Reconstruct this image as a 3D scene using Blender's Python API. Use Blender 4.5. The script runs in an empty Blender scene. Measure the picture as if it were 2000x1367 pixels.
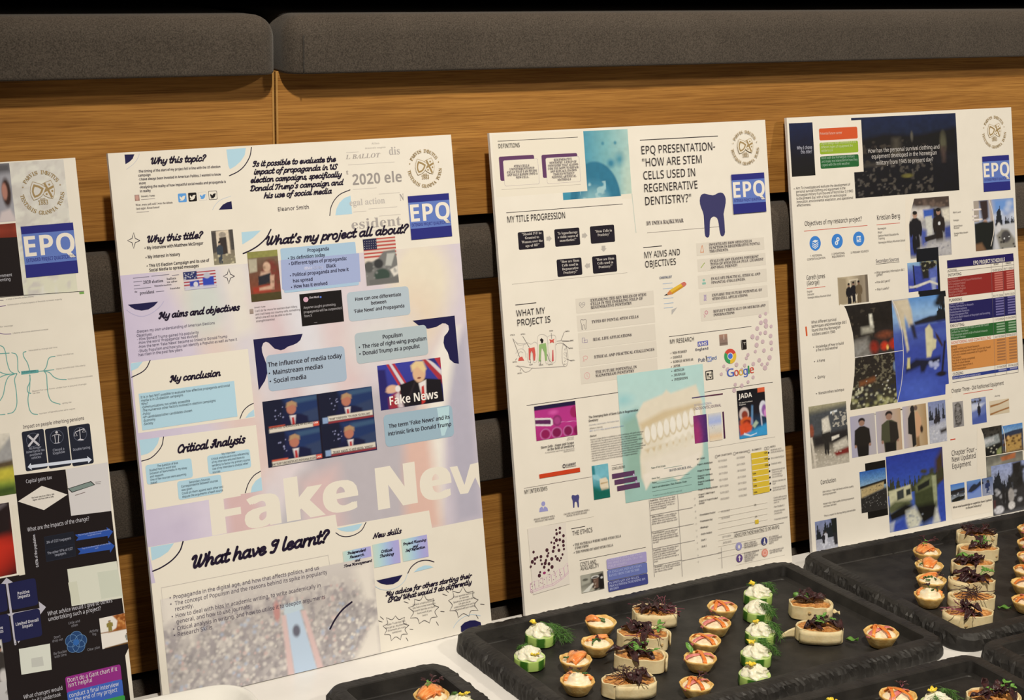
import bpy, bmesh, math, random, os
import numpy as np
from mathutils import Vector, Matrix
from mathutils.geometry import tessellate_polygon

SC = bpy.context.scene
COL = SC.collection
R = math.radians

# ------------------------------------------------------------------ camera
def make_camera():
    cam = bpy.data.cameras.new('camera')
    cam.sensor_width = 36.0
    cam.lens = 59.166
    cam.clip_start = 0.05
    ob = bpy.data.objects.new('camera', cam)
    COL.objects.link(ob)
    fw = Vector((0.4834, 0.8418, -0.2401)); rt = Vector((0.8694, -0.4937, 0.0196))
    up = rt.cross(fw)
    m = Matrix((rt, up, -fw)).transposed().to_4x4()
    m.translation = Vector((-0.7341, -1.6558, 1.5572))
    ob.matrix_world = m
    SC.camera = ob
make_camera()

# ------------------------------------------------------------------ light
world = bpy.data.worlds.new('room_ambient'); SC.world = world; world.use_nodes = True
world.node_tree.nodes['Background'].inputs[0].default_value = (1.0, 0.86, 0.70, 1)
world.node_tree.nodes['Background'].inputs[1].default_value = 0.10
def downlight(loc, aim, power, size, cone=110, blend=1.0, col=(1.0, 0.90, 0.755)):
    li = bpy.data.lights.new('ceiling_downlight', 'SPOT')
    li.energy = power; li.shadow_soft_size = size; li.color = col
    li.spot_size = R(cone); li.spot_blend = blend
    ob = bpy.data.objects.new('ceiling_downlight', li); COL.objects.link(ob)
    ob.location = loc
    ob.rotation_euler = (Vector(aim) - Vector(loc)).to_track_quat('-Z', 'Y').to_euler()
downlight((-0.55, -1.75, 3.30), (0.80, -0.20, 0.75), 370, 0.07, 68)
downlight((2.7, -2.5, 3.20), (0.9, -0.1, 0.9), 190, 0.10, 70)
SC.view_settings.view_transform = 'Standard'
SC.view_settings.look = 'None'
SC.view_settings.exposure = 0.0
SC.view_settings.gamma = 1.0
SC.view_settings.use_curve_mapping = False

# ------------------------------------------------------------------ materials
def lin(h):
    v = [x / 255 for x in h] if not isinstance(h, str) else [int(h[i:i+2], 16) / 255 for i in (1, 3, 5)]
    return tuple(x / 12.92 if x <= 0.04045 else ((x + 0.055) / 1.055) ** 2.4 for x in v)
MATS = {}
def nt_new(name):
    m = bpy.data.materials.new(name); m.use_nodes = True
    t = m.node_tree; b = t.nodes['Principled BSDF']
    MATS[name] = m
    return m, t, b
def speckle(name, ca, cb, scale=40, rough=0.6, bump=0.0, bscale=None, coords='Object', stretch=(1, 1, 1), detail=4, sss=0.0, lo=0.35, hi=0.65, spec=0.5, coat=0.0):
    """two-tone noise material"""
    m, t, b = nt_new(name)
    N, L = t.nodes, t.links
    tc = N.new('ShaderNodeTexCoord'); mp = N.new('ShaderNodeMapping'); mp.inputs['Scale'].default_value = stretch
    L.new(tc.outputs[coords], mp.inputs[0])
    nz = N.new('ShaderNodeTexNoise'); nz.inputs['Scale'].default_value = scale; nz.inputs['Detail'].default_value = detail
    L.new(mp.outputs[0], nz.inputs['Vector'])
    cr = N.new('ShaderNodeValToRGB'); cr.color_ramp.elements[0].position = lo; cr.color_ramp.elements[1].position = hi
    cr.color_ramp.elements[0].color = (*ca, 1); cr.color_ramp.elements[1].color = (*cb, 1)
    L.new(nz.outputs['Fac'], cr.inputs[0]); L.new(cr.outputs[0], b.inputs['Base Color'])
    b.inputs['Roughness'].default_value = rough
    b.inputs['Specular IOR Level'].default_value = spec
    if coat: b.inputs['Coat Weight'].default_value = coat
    if sss:
        b.inputs['Subsurface Weight'].default_value = sss
        b.inputs['Subsurface Radius'].default_value = (0.004, 0.002, 0.001)
        b.inputs['Subsurface Scale'].default_value = 1.0
    if bump:
        n2 = N.new('ShaderNodeTexNoise'); n2.inputs['Scale'].default_value = bscale or scale * 2; n2.inputs['Detail'].default_value = 5
        L.new(mp.outputs[0], n2.inputs['Vector'])
        bp = N.new('ShaderNodeBump'); bp.inputs['Strength'].default_value = bump; bp.inputs['Distance'].default_value = 0.001
        L.new(n2.outputs['Fac'], bp.inputs['Height']); L.new(bp.outputs[0], b.inputs['Normal'])
    return m

def oak(name, seed):
    m, t, b = nt_new(name)
    N, L = t.nodes, t.links
    tc = N.new('ShaderNodeTexCoord')
    mp = N.new('ShaderNodeMapping'); mp.inputs['Location'].default_value = (seed * 3.1, 0, seed * 1.7); mp.inputs['Scale'].default_value = (1.6, 1, 75)
    L.new(tc.outputs['Object'], mp.inputs[0])
    fine = N.new('ShaderNodeTexNoise'); fine.inputs['Scale'].default_value = 6.0; fine.inputs['Detail'].default_value = 6; fine.inputs['Roughness'].default_value = 0.62
    fine.inputs['Distortion'].default_value = 0.5
    L.new(mp.outputs[0], fine.inputs['Vector'])
    mp2 = N.new('ShaderNodeMapping'); mp2.inputs['Location'].default_value = (seed * 1.3, 0, seed); mp2.inputs['Scale'].default_value = (.55, 1, 9)
    L.new(tc.outputs['Object'], mp2.inputs[0])
    band = N.new('ShaderNodeTexNoise'); band.inputs['Scale'].default_value = 2.6; band.inputs['Detail'].default_value = 3; band.inputs['Distortion'].default_value = 1.0
    L.new(mp2.outputs[0], band.inputs['Vector'])
    mp3 = N.new('ShaderNodeMapping'); mp3.inputs['Scale'].default_value = (9, 1, 520)
    L.new(tc.outputs['Object'], mp3.inputs[0])
    pore = N.new('ShaderNodeTexNoise'); pore.inputs['Scale'].default_value = 2.0; pore.inputs['Detail'].default_value = 3
    L.new(mp3.outputs[0], pore.inputs['Vector'])
    c1 = N.new('ShaderNodeValToRGB')
    e = c1.color_ramp.elements
    e[0].position = 0.32; e[0].color = (0.31, 0.140, 0.030, 1); e[1].position = 0.66; e[1].color = (0.50, 0.250, 0.060, 1)
    L.new(fine.outputs['Fac'], c1.inputs[0])
    c2 = N.new('ShaderNodeValToRGB')
    e = c2.color_ramp.elements
    e[0].position = 0.36; e[0].color = (0.72, 0.66, 0.60, 1); e[1].position = 0.6; e[1].color = (1, 1, 1, 1)
    L.new(band.outputs['Fac'], c2.inputs[0])
    mx = N.new('ShaderNodeMixRGB'); mx.blend_type = 'MULTIPLY'; mx.inputs[0].default_value = 0.65
    L.new(c1.outputs[0], mx.inputs[1]); L.new(c2.outputs[0], mx.inputs[2])
    c3 = N.new('ShaderNodeValToRGB')
    e = c3.color_ramp.elements
    e[0].position = 0.36; e[0].color = (0.62, 0.55, 0.5, 1); e[1].position = 0.5; e[1].color = (1, 1, 1, 1)
    L.new(pore.outputs['Fac'], c3.inputs[0])
    m2 = N.new('ShaderNodeMixRGB'); m2.blend_type = 'MULTIPLY'; m2.inputs[0].default_value = 0.7
    L.new(mx.outputs[0], m2.inputs[1]); L.new(c3.outputs[0], m2.inputs[2])
    L.new(m2.outputs[0], b.inputs['Base Color'])
    b.inputs['Roughness'].default_value = 0.55; b.inputs['Specular IOR Level'].default_value = 0.25
    bp = N.new('ShaderNodeBump'); bp.inputs['Strength'].default_value = 0.15; bp.inputs['Distance'].default_value = 0.0005
    L.new(pore.outputs['Fac'], bp.inputs['Height']); L.new(bp.outputs[0], b.inputs['Normal'])
    return m
OAK = [oak('oak_veneer', 1), oak('oak_veneer_paler', 4)]
speckle('oak_edge_band', (0.42, 0.22, 0.055), (0.50, 0.28, 0.08), 30, 0.55)
def fabric():
    m, t, b = nt_new('grey_wool_fabric')
    N, L = t.nodes, t.links
    tc = N.new('ShaderNodeTexCoord')
    n1 = N.new('ShaderNodeTexNoise'); n1.inputs['Scale'].default_value = 700; n1.inputs['Detail'].default_value = 3
    n2 = N.new('ShaderNodeTexNoise'); n2.inputs['Scale'].default_value = 14; n2.inputs['Detail'].default_value = 4
    L.new(tc.outputs['Object'], n1.inputs['Vector']); L.new(tc.outputs['Object'], n2.inputs['Vector'])
    c1 = N.new('ShaderNodeValToRGB'); e = c1.color_ramp.elements
    e[0].position = 0.3; e[0].color = (0.040, 0.033, 0.027, 1); e[1].position = 0.7; e[1].color = (0.108, 0.090, 0.074, 1)
    L.new(n1.outputs['Fac'], c1.inputs[0])
    c2 = N.new('ShaderNodeValToRGB'); e = c2.color_ramp.elements
    e[0].position = 0.3; e[0].color = (0.85, 0.85, 0.85, 1); e[1].position = 0.7; e[1].color = (1, 1, 1, 1)
    L.new(n2.outputs['Fac'], c2.inputs[0])
    mx = N.new('ShaderNodeMixRGB'); mx.blend_type = 'MULTIPLY'; mx.inputs[0].default_value = 1
    L.new(c1.outputs[0], mx.inputs[1]); L.new(c2.outputs[0], mx.inputs[2]); L.new(mx.outputs[0], b.inputs['Base Color'])
    b.inputs['Roughness'].default_value = 0.95; b.inputs['Specular IOR Level'].default_value = 0.1
    b.inputs['Sheen Weight'].default_value = 0.15
    bp = N.new('ShaderNodeBump'); bp.inputs['Strength'].default_value = 0.35; bp.inputs['Distance'].default_value = 0.0006
    L.new(n1.outputs['Fac'], bp.inputs['Height']); L.new(bp.outputs[0], b.inputs['Normal'])
fabric()
speckle('recess_shade_black', (0.012, 0.010, 0.009), (0.018, 0.015, 0.013), 20, 0.9)  # near-black colour puts the shade of the recesses between tiers into the surface
speckle('charcoal_piping', (0.03, 0.026, 0.023), (0.05, 0.044, 0.038), 300, 0.9)
speckle('white_laminate', (0.78, 0.77, 0.75), (0.83, 0.82, 0.80), 25, 0.35)
speckle('grey_steel', (0.35, 0.35, 0.35), (0.45, 0.45, 0.45), 60, 0.4)
speckle('dark_carpet', (0.02, 0.018, 0.017), (0.04, 0.036, 0.034), 250, 0.95, 0.4)
speckle('porcelain', (0.80, 0.80, 0.77), (0.84, 0.84, 0.81), 12, 0.12, coat=0.4)
speckle('black_slate_melamine', (0.013, 0.012, 0.0115), (0.027, 0.025, 0.023), 38, 0.52, 0.5, 90, detail=8, spec=0.35)
speckle('foam_core', (0.70, 0.68, 0.66), (0.78, 0.76, 0.74), 300, 0.8)
speckle('board_face', (0.775, 0.75, 0.69), (0.80, 0.775, 0.715), 30, 0.45)
# food
speckle('baked_pastry', (0.64, 0.38, 0.10), (0.83, 0.59, 0.23), 140, 0.6, 0.25, 700, sss=0.15)
speckle('piped_cream', (0.86, 0.74, 0.50), (0.92, 0.83, 0.62), 220, 0.4, 0.2, 500, sss=0.25)
speckle('herb_cream', (0.72, 0.71, 0.54), (0.88, 0.87, 0.72), 260, 0.4, 0.2, 500, sss=0.25)
speckle('smoked_salmon', (0.80, 0.20, 0.035), (0.92, 0.42, 0.14), 130, 0.28, 0.15, 300, sss=0.2, stretch=(1, 4, 1), coat=0.3)
speckle('cooked_ham', (0.62, 0.14, 0.15), (0.78, 0.29, 0.26), 220, 0.38, 0.15, 300, sss=0.2)
speckle('carrot_strip', (0.72, 0.16, 0.02), (0.84, 0.28, 0.05), 150, 0.35, sss=0.15)
speckle('chive_green', (0.022, 0.075, 0.014), (0.06, 0.16, 0.03), 300, 0.4)
speckle('cress_leaf', (0.09, 0.25, 0.035), (0.18, 0.38, 0.08), 200, 0.42)
speckle('purple_leaf', (0.018, 0.006, 0.008), (0.06, 0.018, 0.020), 240, 0.4, 0.4, 500)
speckle('purple_stem', (0.16, 0.03, 0.06), (0.26, 0.07, 0.10), 240, 0.4)
speckle('dill_green', (0.06, 0.18, 0.03), (0.13, 0.30, 0.06), 300, 0.5)
speckle('lemon_yellow', (0.80, 0.58, 0.02), (0.90, 0.72, 0.08), 200, 0.4)
speckle('flour_tortilla', (0.64, 0.50, 0.26), (0.78, 0.66, 0.40), 70, 0.65, 0.3, 220, sss=0.1, lo=0.3, hi=0.6)
speckle('toasted_spot', (0.56, 0.38, 0.16), (0.66, 0.48, 0.24), 200, 0.7)
speckle('spiced_filling', (0.36, 0.12, 0.022), (0.70, 0.35, 0.105), 210, 0.42, 0.8, 420, detail=6)
def cucumber_skin():
    m, t, b = nt_new('cucumber_peel')
    N, L = t.nodes, t.links
    at = N.new('ShaderNodeAttribute'); at.attribute_name = 'stripe'
    nz = N.new('ShaderNodeTexNoise'); nz.inputs['Scale'].default_value = 260; nz.inputs['Detail'].default_value = 3
    tc = N.new('ShaderNodeTexCoord'); L.new(tc.outputs['Object'], nz.inputs['Vector'])
    ad = N.new('ShaderNodeMath'); ad.operation = 'MULTIPLY_ADD'; ad.inputs[1].default_value = 0.25
    L.new(nz.outputs['Fac'], ad.inputs[0]); L.new(at.outputs['Fac'], ad.inputs[2])
    cr = N.new('ShaderNodeValToRGB'); e = cr.color_ramp.elements
    e[0].position = 0.55; e[0].color = (0.40, 0.58, 0.15, 1); e[1].position = 0.85; e[1].color = (0.04, 0.14, 0.015, 1)
    L.new(ad.outputs[0], cr.inputs[0]); L.new(cr.outputs[0], b.inputs['Base Color'])
    b.inputs['Roughness'].default_value = 0.3
cucumber_skin()
speckle('cucumber_flesh', (0.42, 0.58, 0.18), (0.60, 0.72, 0.34), 150, 0.25, sss=0.3)
def ink():
    m, t, b = nt_new('printed_ink')
    a = t.nodes.new('ShaderNodeAttribute'); a.attribute_name = 'ink'
    t.links.new(a.outputs['Color'], b.inputs['Base Color'])
    b.inputs['Roughness'].default_value = 0.5; b.inputs['Specular IOR Level'].default_value = 0.3
ink()

# ------------------------------------------------------------------ object helpers
def put(name, me, mat, parent=None, loc=None, rot=None):
    ob = bpy.data.objects.new(name, me); COL.objects.link(ob)
    for k in (mat if isinstance(mat, (list, tuple)) else [mat]):
        me.materials.append(MATS[k] if isinstance(k, str) else k)
    if parent: ob.parent = parent
    if loc is not None: ob.location = loc
    if rot is not None: ob.rotation_euler = rot
    return ob
def mesh(name, vs, fs, smooth=False):
    me = bpy.data.meshes.new(name); me.from_pydata([tuple(v) for v in vs], [], [tuple(f) for f in fs]); me.validate(); me.update()
    if smooth:
        me.polygons.foreach_set('use_smooth', [True] * len(me.polygons))
    return me
def bm_mesh(name, bm, smooth=False):
    bmesh.ops.recalc_face_normals(bm, faces=bm.faces[:])
    me = bpy.data.meshes.new(name); bm.to_mesh(me); bm.free()
    if smooth: me.polygons.foreach_set('use_smooth', [True] * len(me.polygons))
    return me
def thing(name, label, cat, loc=(0, 0, 0), rotz=0.0, group=None):
    o = bpy.data.objects.new(name, None); COL.objects.link(o)
    o.empty_display_size = 0.03; o.location = loc; o.rotation_euler = (0, 0, rotz)
    o['label'] = label; o['category'] = cat
    if group: o['group'] = group
    return o
def box_bm(x0, x1, y0, y1, z0, z1, bev=0.0, seg=2):
    bm = bmesh.new(); bmesh.ops.create_cube(bm, size=1)
    for v in bm.verts:
        v.co = Vector((x0 + (v.co.x + .5) * (x1 - x0), y0 + (v.co.y + .5) * (y1 - y0), z0 + (v.co.z + .5) * (z1 - z0)))
    if bev: bmesh.ops.bevel(bm, geom=bm.edges[:], offset=bev, segments=seg, affect='EDGES', profile=0.5)
    return bm
def tube(name, pts, r, n=6, taper=None):
    """round tube along points; taper(t) scales the radius"""
    pts = [Vector(p) for p in pts]; vs = []; fs = []
    ref = Vector((0.31, 0.17, 0.93)).normalized()
    for i, p in enumerate(pts):
        d = (pts[min(i + 1, len(pts) - 1)] - pts[max(i - 1, 0)]).normalized()
        a = d.cross(ref)
        if a.length < 1e-4: a = d.orthogonal()
        a.normalize(); b = d.cross(a)
        rr = r * (taper(i / (len(pts) - 1)) if taper else 1)
        for k in range(n):
            an = 2 * math.pi * k / n
            vs.append(p + a * (rr * math.cos(an)) + b * (rr * math.sin(an)))
    for i in range(len(pts) - 1):
        for k in range(n):
            fs.append((i * n + k, i * n + (k + 1) % n, (i + 1) * n + (k + 1) % n, (i + 1) * n + k))
    fs.append(tuple(range(n - 1, -1, -1))); o = (len(pts) - 1) * n; fs.append(tuple(range(o, o + n)))
    return vs, fs
def merge(parts):
    V = []; F = []
    for vs, fs in parts:
        o = len(V); V += list(vs); F += [tuple(i + o for i in f) for f in fs]
    return V, F

# ------------------------------------------------------------------ the room
def structure(name, bm, mat):
    o = put(name, bm_mesh(name, bm), mat); o['kind'] = 'structure'; return o
structure('floor', box_bm(-4, 5, -4, 1.2, -0.05, 0.0), 'dark_carpet')
structure('wall_back', box_bm(-4, 5, 0.62, 0.72, 0.0, 2.9), 'recess_shade_black')
structure('unseen_upper_riser', box_bm(-4, 5, 0.14, 0.60, 1.481, 1.66), [OAK[0]])  # unseen riser of the next tier up, added to shade the top recess

# ------------------------------------------------------------------ stowed tiered seating
SEAM = -0.0185
TIERS = [(1.2220, 1.4015, 1.4652, 'topmost'), (0.9672, 1.1468, 1.2085, 'second from top'), (0.7064, 0.8845, 0.9545, 'third from top'), (0.455, 0.628, 0.694, 'lowest')]
def bench(x0, x1, tier, side, k):
    wz, cz, ct, word = tier
    t = thing('tiered_bench', '%s oak and grey cushion bench, %s of the vertical panel seam' % (word, side), 'bench', (0, 0, 0), 0, 'stowed tiered benches')
    r = put('riser_panel', bm_mesh('riser_panel', box_bm(x0 + .0012, x1 - .0012, 0.140, 0.158, wz, cz, 0.0006, 1)), [OAK[k % 2]], t)
    e = x1 - .0012 if side == 'left' else x0 + .0012
    s = -1 if side == 'left' else 1
    put('edge_band', bm_mesh('edge_band', box_bm(min(e, e + s * .0022), max(e, e + s * .0022), 0.1392, 0.1401, wz, cz)), 'oak_edge_band', t)
    # cushion: rounded upper edges, tight lower edges
    cx0, cx1 = (x0, x1 - .006) if side == 'left' else (x0 + .004, x1)
    fy = 0.108 if word == 'topmost' else 0.117
    bm = box_bm(cx0, cx1, fy, 0.46, cz - .0015, ct)
    top = [e for e in bm.edges if all(v.co.z > ct - 1e-4 for v in e.verts)] + [e for e in bm.edges if abs(e.verts[0].co.z - e.verts[1].co.z) > .01]
    bmesh.ops.bevel(bm, geom=top, offset=0.024, segments=7, affect='EDGES', profile=0.5)
    low = [e for e in bm.edges if all(v.co.z < cz - .0014 for v in e.verts)]
    bmesh.ops.bevel(bm, geom=low, offset=0.004, segments=3, affect='EDGES', profile=0.5)
    cu = put('cushion', bm_mesh('cushion', bm, True), 'grey_wool_fabric', t)
    # piping down the end of the cushion
    px = cx1 - .018 if side == 'left' else cx0 + .018
    if side == 'right':
        pts = [(px, fy - .0005, cz + (ct - .022 - cz) * i / 8) for i in range(9)]
        vs, fs = tube('p', pts, 0.0009)
        put('piping', mesh('piping', vs, fs, True), 'charcoal_piping', cu)
    # carcass behind the riser
    put('carcass', bm_mesh('carcass', box_bm(x0 + .002, x1 - .002, 0.158, 0.56, wz + .004, cz - .002)), 'recess_shade_black', t)
for k, tier in enumerate(TIERS):
    bench(-2.6, SEAM, tier, 'left', k)
    bench(SEAM, 3.0, tier, 'right', k + 1)

# ------------------------------------------------------------------ table
def table():
    t = thing('buffet_table', 'long white buffet table under the food trays and display boards', 'table', (0, 0, 0), 0)
    bm = box_bm(-1.6, 2.2, -0.78, 0.0, 0.715, 0.74, 0.002, 2)
    a = 0.0205
    for v in bm.verts:
        x, y = v.co.x, v.co.y
        v.co.y = y + 0.0125 + a * (x + 0.22) * 1.0
    put('tabletop', bm_mesh('tabletop', bm), 'white_laminate', t)
    for x in (-1.5, 2.1):
        for y in (-0.70, -0.07):
            bmm = bmesh.new(); bmesh.ops.create_cone(bmm, segments=20, radius1=.02, radius2=.02, depth=.715, cap_ends=True)
            put('leg', bm_mesh('leg', bmm, False), 'grey_steel', t, (x, y + 0.0125 + a * (x + .22), .3575))
table()

# ------------------------------------------------------------------ printed artwork on the display boards
LAYER = 0.000022          # each printed layer sits this far in front of the one below
FONTS = {}
def get_font(fn):
    if fn not in FONTS:
        f = None
        try:
            d = bpy.utils.system_resource('DATAFILES', path='fonts')
            f = bpy.data.fonts.load(os.path.join(d, fn), check_existing=True)
        except Exception:
            f = None
        FONTS[fn] = f
    return FONTS[fn]
def math_letters(s, up, lo, digit=None):
    r = ''
    for ch in s:
        if 'A' <= ch <= 'Z': r += chr(up + ord(ch) - 65)
        elif 'a' <= ch <= 'z': r += chr(lo + ord(ch) - 97)
        elif digit and '0' <= ch <= '9': r += chr(digit + ord(ch) - 48)
        else: r += ch
    return r
# style: file, letter mapping, extra weight (the letters are laid down again a little to each side), shear
STYLE = {
    'n': ('NotoSansMath-Regular.woff2', (0x1D5A0, 0x1D5BA, 0x1D7E2), 0.0, 0.0),
    'm': ('NotoSansMath-Regular.woff2', (0x1D5A0, 0x1D5BA, 0x1D7E2), 0.013, 0.0),
    'x': ('NotoSansMath-Regular.woff2', (0x1D5D4, 0x1D5EE, 0x1D7EC), 0.028, 0.0),
    'b': ('NotoSansMath-Regular.woff2', (0x1D5D4, 0x1D5EE, 0x1D7EC), 0.0, 0.0),
    'bi': ('NotoSansMath-Regular.woff2', (0x1D5D4, 0x1D5EE, 0x1D7EC), 0.0, 0.22),
    's': ('NotoSansMath-Regular.woff2', (0x1D400, 0x1D41A, 0x1D7CE), 0.0, 0.0),
    'sb': ('NotoSansMath-Regular.woff2', (0x1D400, 0x1D41A, 0x1D7CE), 0.0, 0.0),
    'si': ('NotoSansMath-Regular.woff2', (0x1D468, 0x1D482, 0x1D7CE), 0.0, 0.0),
}
# brush-script letters: strokes as control points, x-height 0.5
GL = {
'a': (.56, [(.42,.42,.28,.5,.1,.38,.06,.2,.14,.03,.27,.04,.4,.2), (.44,.5,.42,.2,.46,.03,.56,.05)]),
'b': (.50, [(.1,.85,.06,.4,.08,.1,.2,0,.36,.08,.42,.28,.34,.45,.2,.44,.1,.3)]),
'c': (.47, [(.4,.4,.28,.5,.12,.42,.06,.22,.14,.03,.28,.02,.44,.12)]),
'd': (.58, [(.42,.42,.28,.5,.1,.38,.06,.2,.14,.03,.27,.04,.42,.2), (.5,.88,.45,.4,.43,.15,.49,.02,.58,.05)]),
'e': (.47, [(.08,.22,.26,.26,.38,.38,.28,.5,.12,.42,.06,.2,.16,.02,.3,.02,.46,.14)]),
'f': (.36, [(.42,.8,.32,.88,.22,.76,.18,.4,.14,0,.08,-.22,-.02,-.2), (.03,.46,.36,.49)]),
'g': (.53, [(.42,.42,.28,.5,.1,.38,.06,.2,.14,.05,.27,.06,.41,.22), (.45,.5,.42,.1,.36,-.2,.2,-.28,.06,-.18)]),
'h': (.54, [(.12,.86,.08,.4,.05,0), (.08,.2,.2,.44,.34,.48,.4,.34,.38,.1,.44,.02,.54,.06)]),
'i': (.27, [(.1,.5,.07,.18,.12,.02,.26,.07), (.14,.73,.15,.74)]),
'j': (.26, [(.16,.5,.13,.05,.06,-.22,-.08,-.26), (.2,.73,.21,.74)]),
'k': (.48, [(.12,.86,.05,0), (.4,.48,.22,.34,.1,.24), (.18,.28,.32,.08,.48,.03)]),
'l': (.28, [(.13,.88,.07,.4,.08,.06,.18,.02,.28,.1)]),
'm': (.67, [(.08,.48,.05,0), (.07,.25,.18,.46,.28,.46,.3,.3,.27,0), (.29,.25,.4,.46,.52,.46,.54,.3,.52,.08,.58,.02,.67,.06)]),
'n': (.52, [(.08,.48,.05,0), (.07,.25,.2,.46,.33,.47,.38,.32,.36,.08,.42,.02,.52,.06)]),
'o': (.48, [(.24,.5,.1,.42,.05,.22,.14,.02,.28,.01,.4,.14,.42,.34,.34,.48,.22,.5)]),
'p': (.49, [(.1,.5,.06,.1,.01,-.28), (.08,.3,.2,.46,.34,.48,.43,.32,.38,.1,.24,0,.1,.08)]),
'r': (.37, [(.08,.48,.05,0), (.07,.26,.16,.42,.27,.5,.37,.42)]),
's': (.39, [(.34,.44,.22,.5,.1,.4,.2,.27,.32,.16,.26,.02,.12,0,.02,.08)]),
't': (.33, [(.17,.8,.1,.3,.12,.05,.22,.01,.33,.09), (.0,.5,.31,.52)]),
'u': (.52, [(.08,.5,.06,.15,.14,.01,.28,.06,.38,.22), (.43,.5,.39,.15,.43,.02,.52,.05)]),
'v': (.45, [(.06,.48,.14,.2,.18,.02,.32,.18,.42,.4,.37,.5)]),
'w': (.62, [(.08,.5,.06,.15,.14,.01,.26,.1,.33,.42), (.33,.45,.31,.15,.38,.01,.5,.1,.57,.35,.53,.48)]),
'y': (.51, [(.08,.5,.06,.18,.14,.04,.28,.08,.38,.24), (.45,.5,.41,.1,.34,-.18,.2,-.28,.06,-.2)]),
'W': (.80, [(-.04,.62,.02,.76,.14,.78,.16,.6,.12,.2,.2,.02,.34,.2,.42,.6), (.44,.78,.4,.3,.46,.03,.62,.2,.74,.55,.72,.78)]),
'I': (.50, [(.4,.72,.22,.8,.06,.66,.14,.48,.32,.52), (.42,.78,.34,.3,.24,.03,.06,.03)]),
'M': (.72, [(0,.1,.06,.02,.14,.1,.18,.5,.24,.78), (.24,.76,.34,.3,.38,.2,.56,.78), (.57,.76,.54,.3,.58,.03,.7,.06), (.2,.78,.06,.74,0,.6)]),
'C': (.56, [(.52,.6,.44,.78,.24,.74,.08,.5,.08,.2,.22,.01,.4,.04,.54,.2)]),
'A': (.64, [(.02,.12,.1,0,.22,.1,.34,.5,.46,.8), (.47,.8,.46,.3,.52,.03,.62,.06), (.14,.36,.48,.36), (.46,.8,.3,.78,.2,.66)]),
'N': (.66, [(.02,.04,.1,.02,.14,.3,.2,.76), (.2,.76,.34,.3,.44,.03), (.44,.03,.52,.5,.6,.78,.7,.74)]),
'D': (.60, [(.2,.74,.14,.3,.12,.05), (0,.66,.12,.8,.34,.78,.52,.6,.5,.25,.34,.03,.12,.03,.02,.1)]),
'T': (.48, [(-.02,.6,.04,.76,.2,.74,.4,.72,.56,.8), (.3,.74,.24,.3,.18,.05,.06,.02)]),
'U': (.62, [(0,.64,.06,.78,.16,.72,.12,.3,.2,.04,.36,.1,.46,.4), (.52,.78,.46,.3,.52,.03,.62,.08)]),
'S': (.46, [(.42,.66,.34,.8,.16,.76,.12,.6,.26,.44,.36,.26,.26,.04,.08,.02,0,.14)]),
'E': (.48, [(.42,.7,.26,.8,.12,.68,.2,.46,.32,.44), (.22,.45,.06,.3,.08,.06,.26,0,.44,.12)]),
'P': (.50, [(.2,.74,.14,.3,.08,0), (0,.62,.12,.78,.34,.8,.48,.64,.4,.42,.2,.36)]),
'Q': (.60, [(.3,.8,.12,.66,.06,.34,.18,.03,.36,.03,.52,.24,.52,.6,.38,.78,.28,.8), (.28,.2,.44,.04,.58,-.06)]),
'R': (.54, [(.2,.74,.14,.3,.08,0), (0,.62,.12,.78,.34,.8,.48,.64,.4,.42,.2,.36), (.24,.38,.36,.1,.52,.03)]),
'?': (.44, [(.06,.64,.14,.8,.3,.8,.38,.64,.26,.46,.18,.3,.16,.22), (.13,.02,.14,.03)]),
',': (.22, [(.08,.05,.1,-.04,.02,-.14)]), "'": (.20, [(.12,.84,.07,.66)]), '/': (.32, [(0,-.05,.3,.85)]), ' ': (.26, []),
}
def smooth_pts(pts, n=6, closed=False):
    """Catmull-Rom through the points"""
    P = [np.array(p, float) for p in pts]
    if len(P) < 3: return P
    out = []
    m = len(P)
    for i in range(m if closed else m - 1):
        p0 = P[(i - 1) % m] if closed or i > 0 else 2 * P[0] - P[1]
        p1 = P[i]; p2 = P[(i + 1) % m]
        p3 = P[(i + 2) % m] if closed or i + 2 < m else 2 * P[-1] - P[-2]
        for k in range(n):
            t = k / n
            out.append(.5 * ((2 * p1) + (p2 - p0) * t + (2 * p0 - 5 * p1 + 4 * p2 - p3) * t * t + (3 * p1 - p0 - 3 * p2 + p3) * t ** 3))
    if not closed: out.append(P[-1])
    return out
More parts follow.
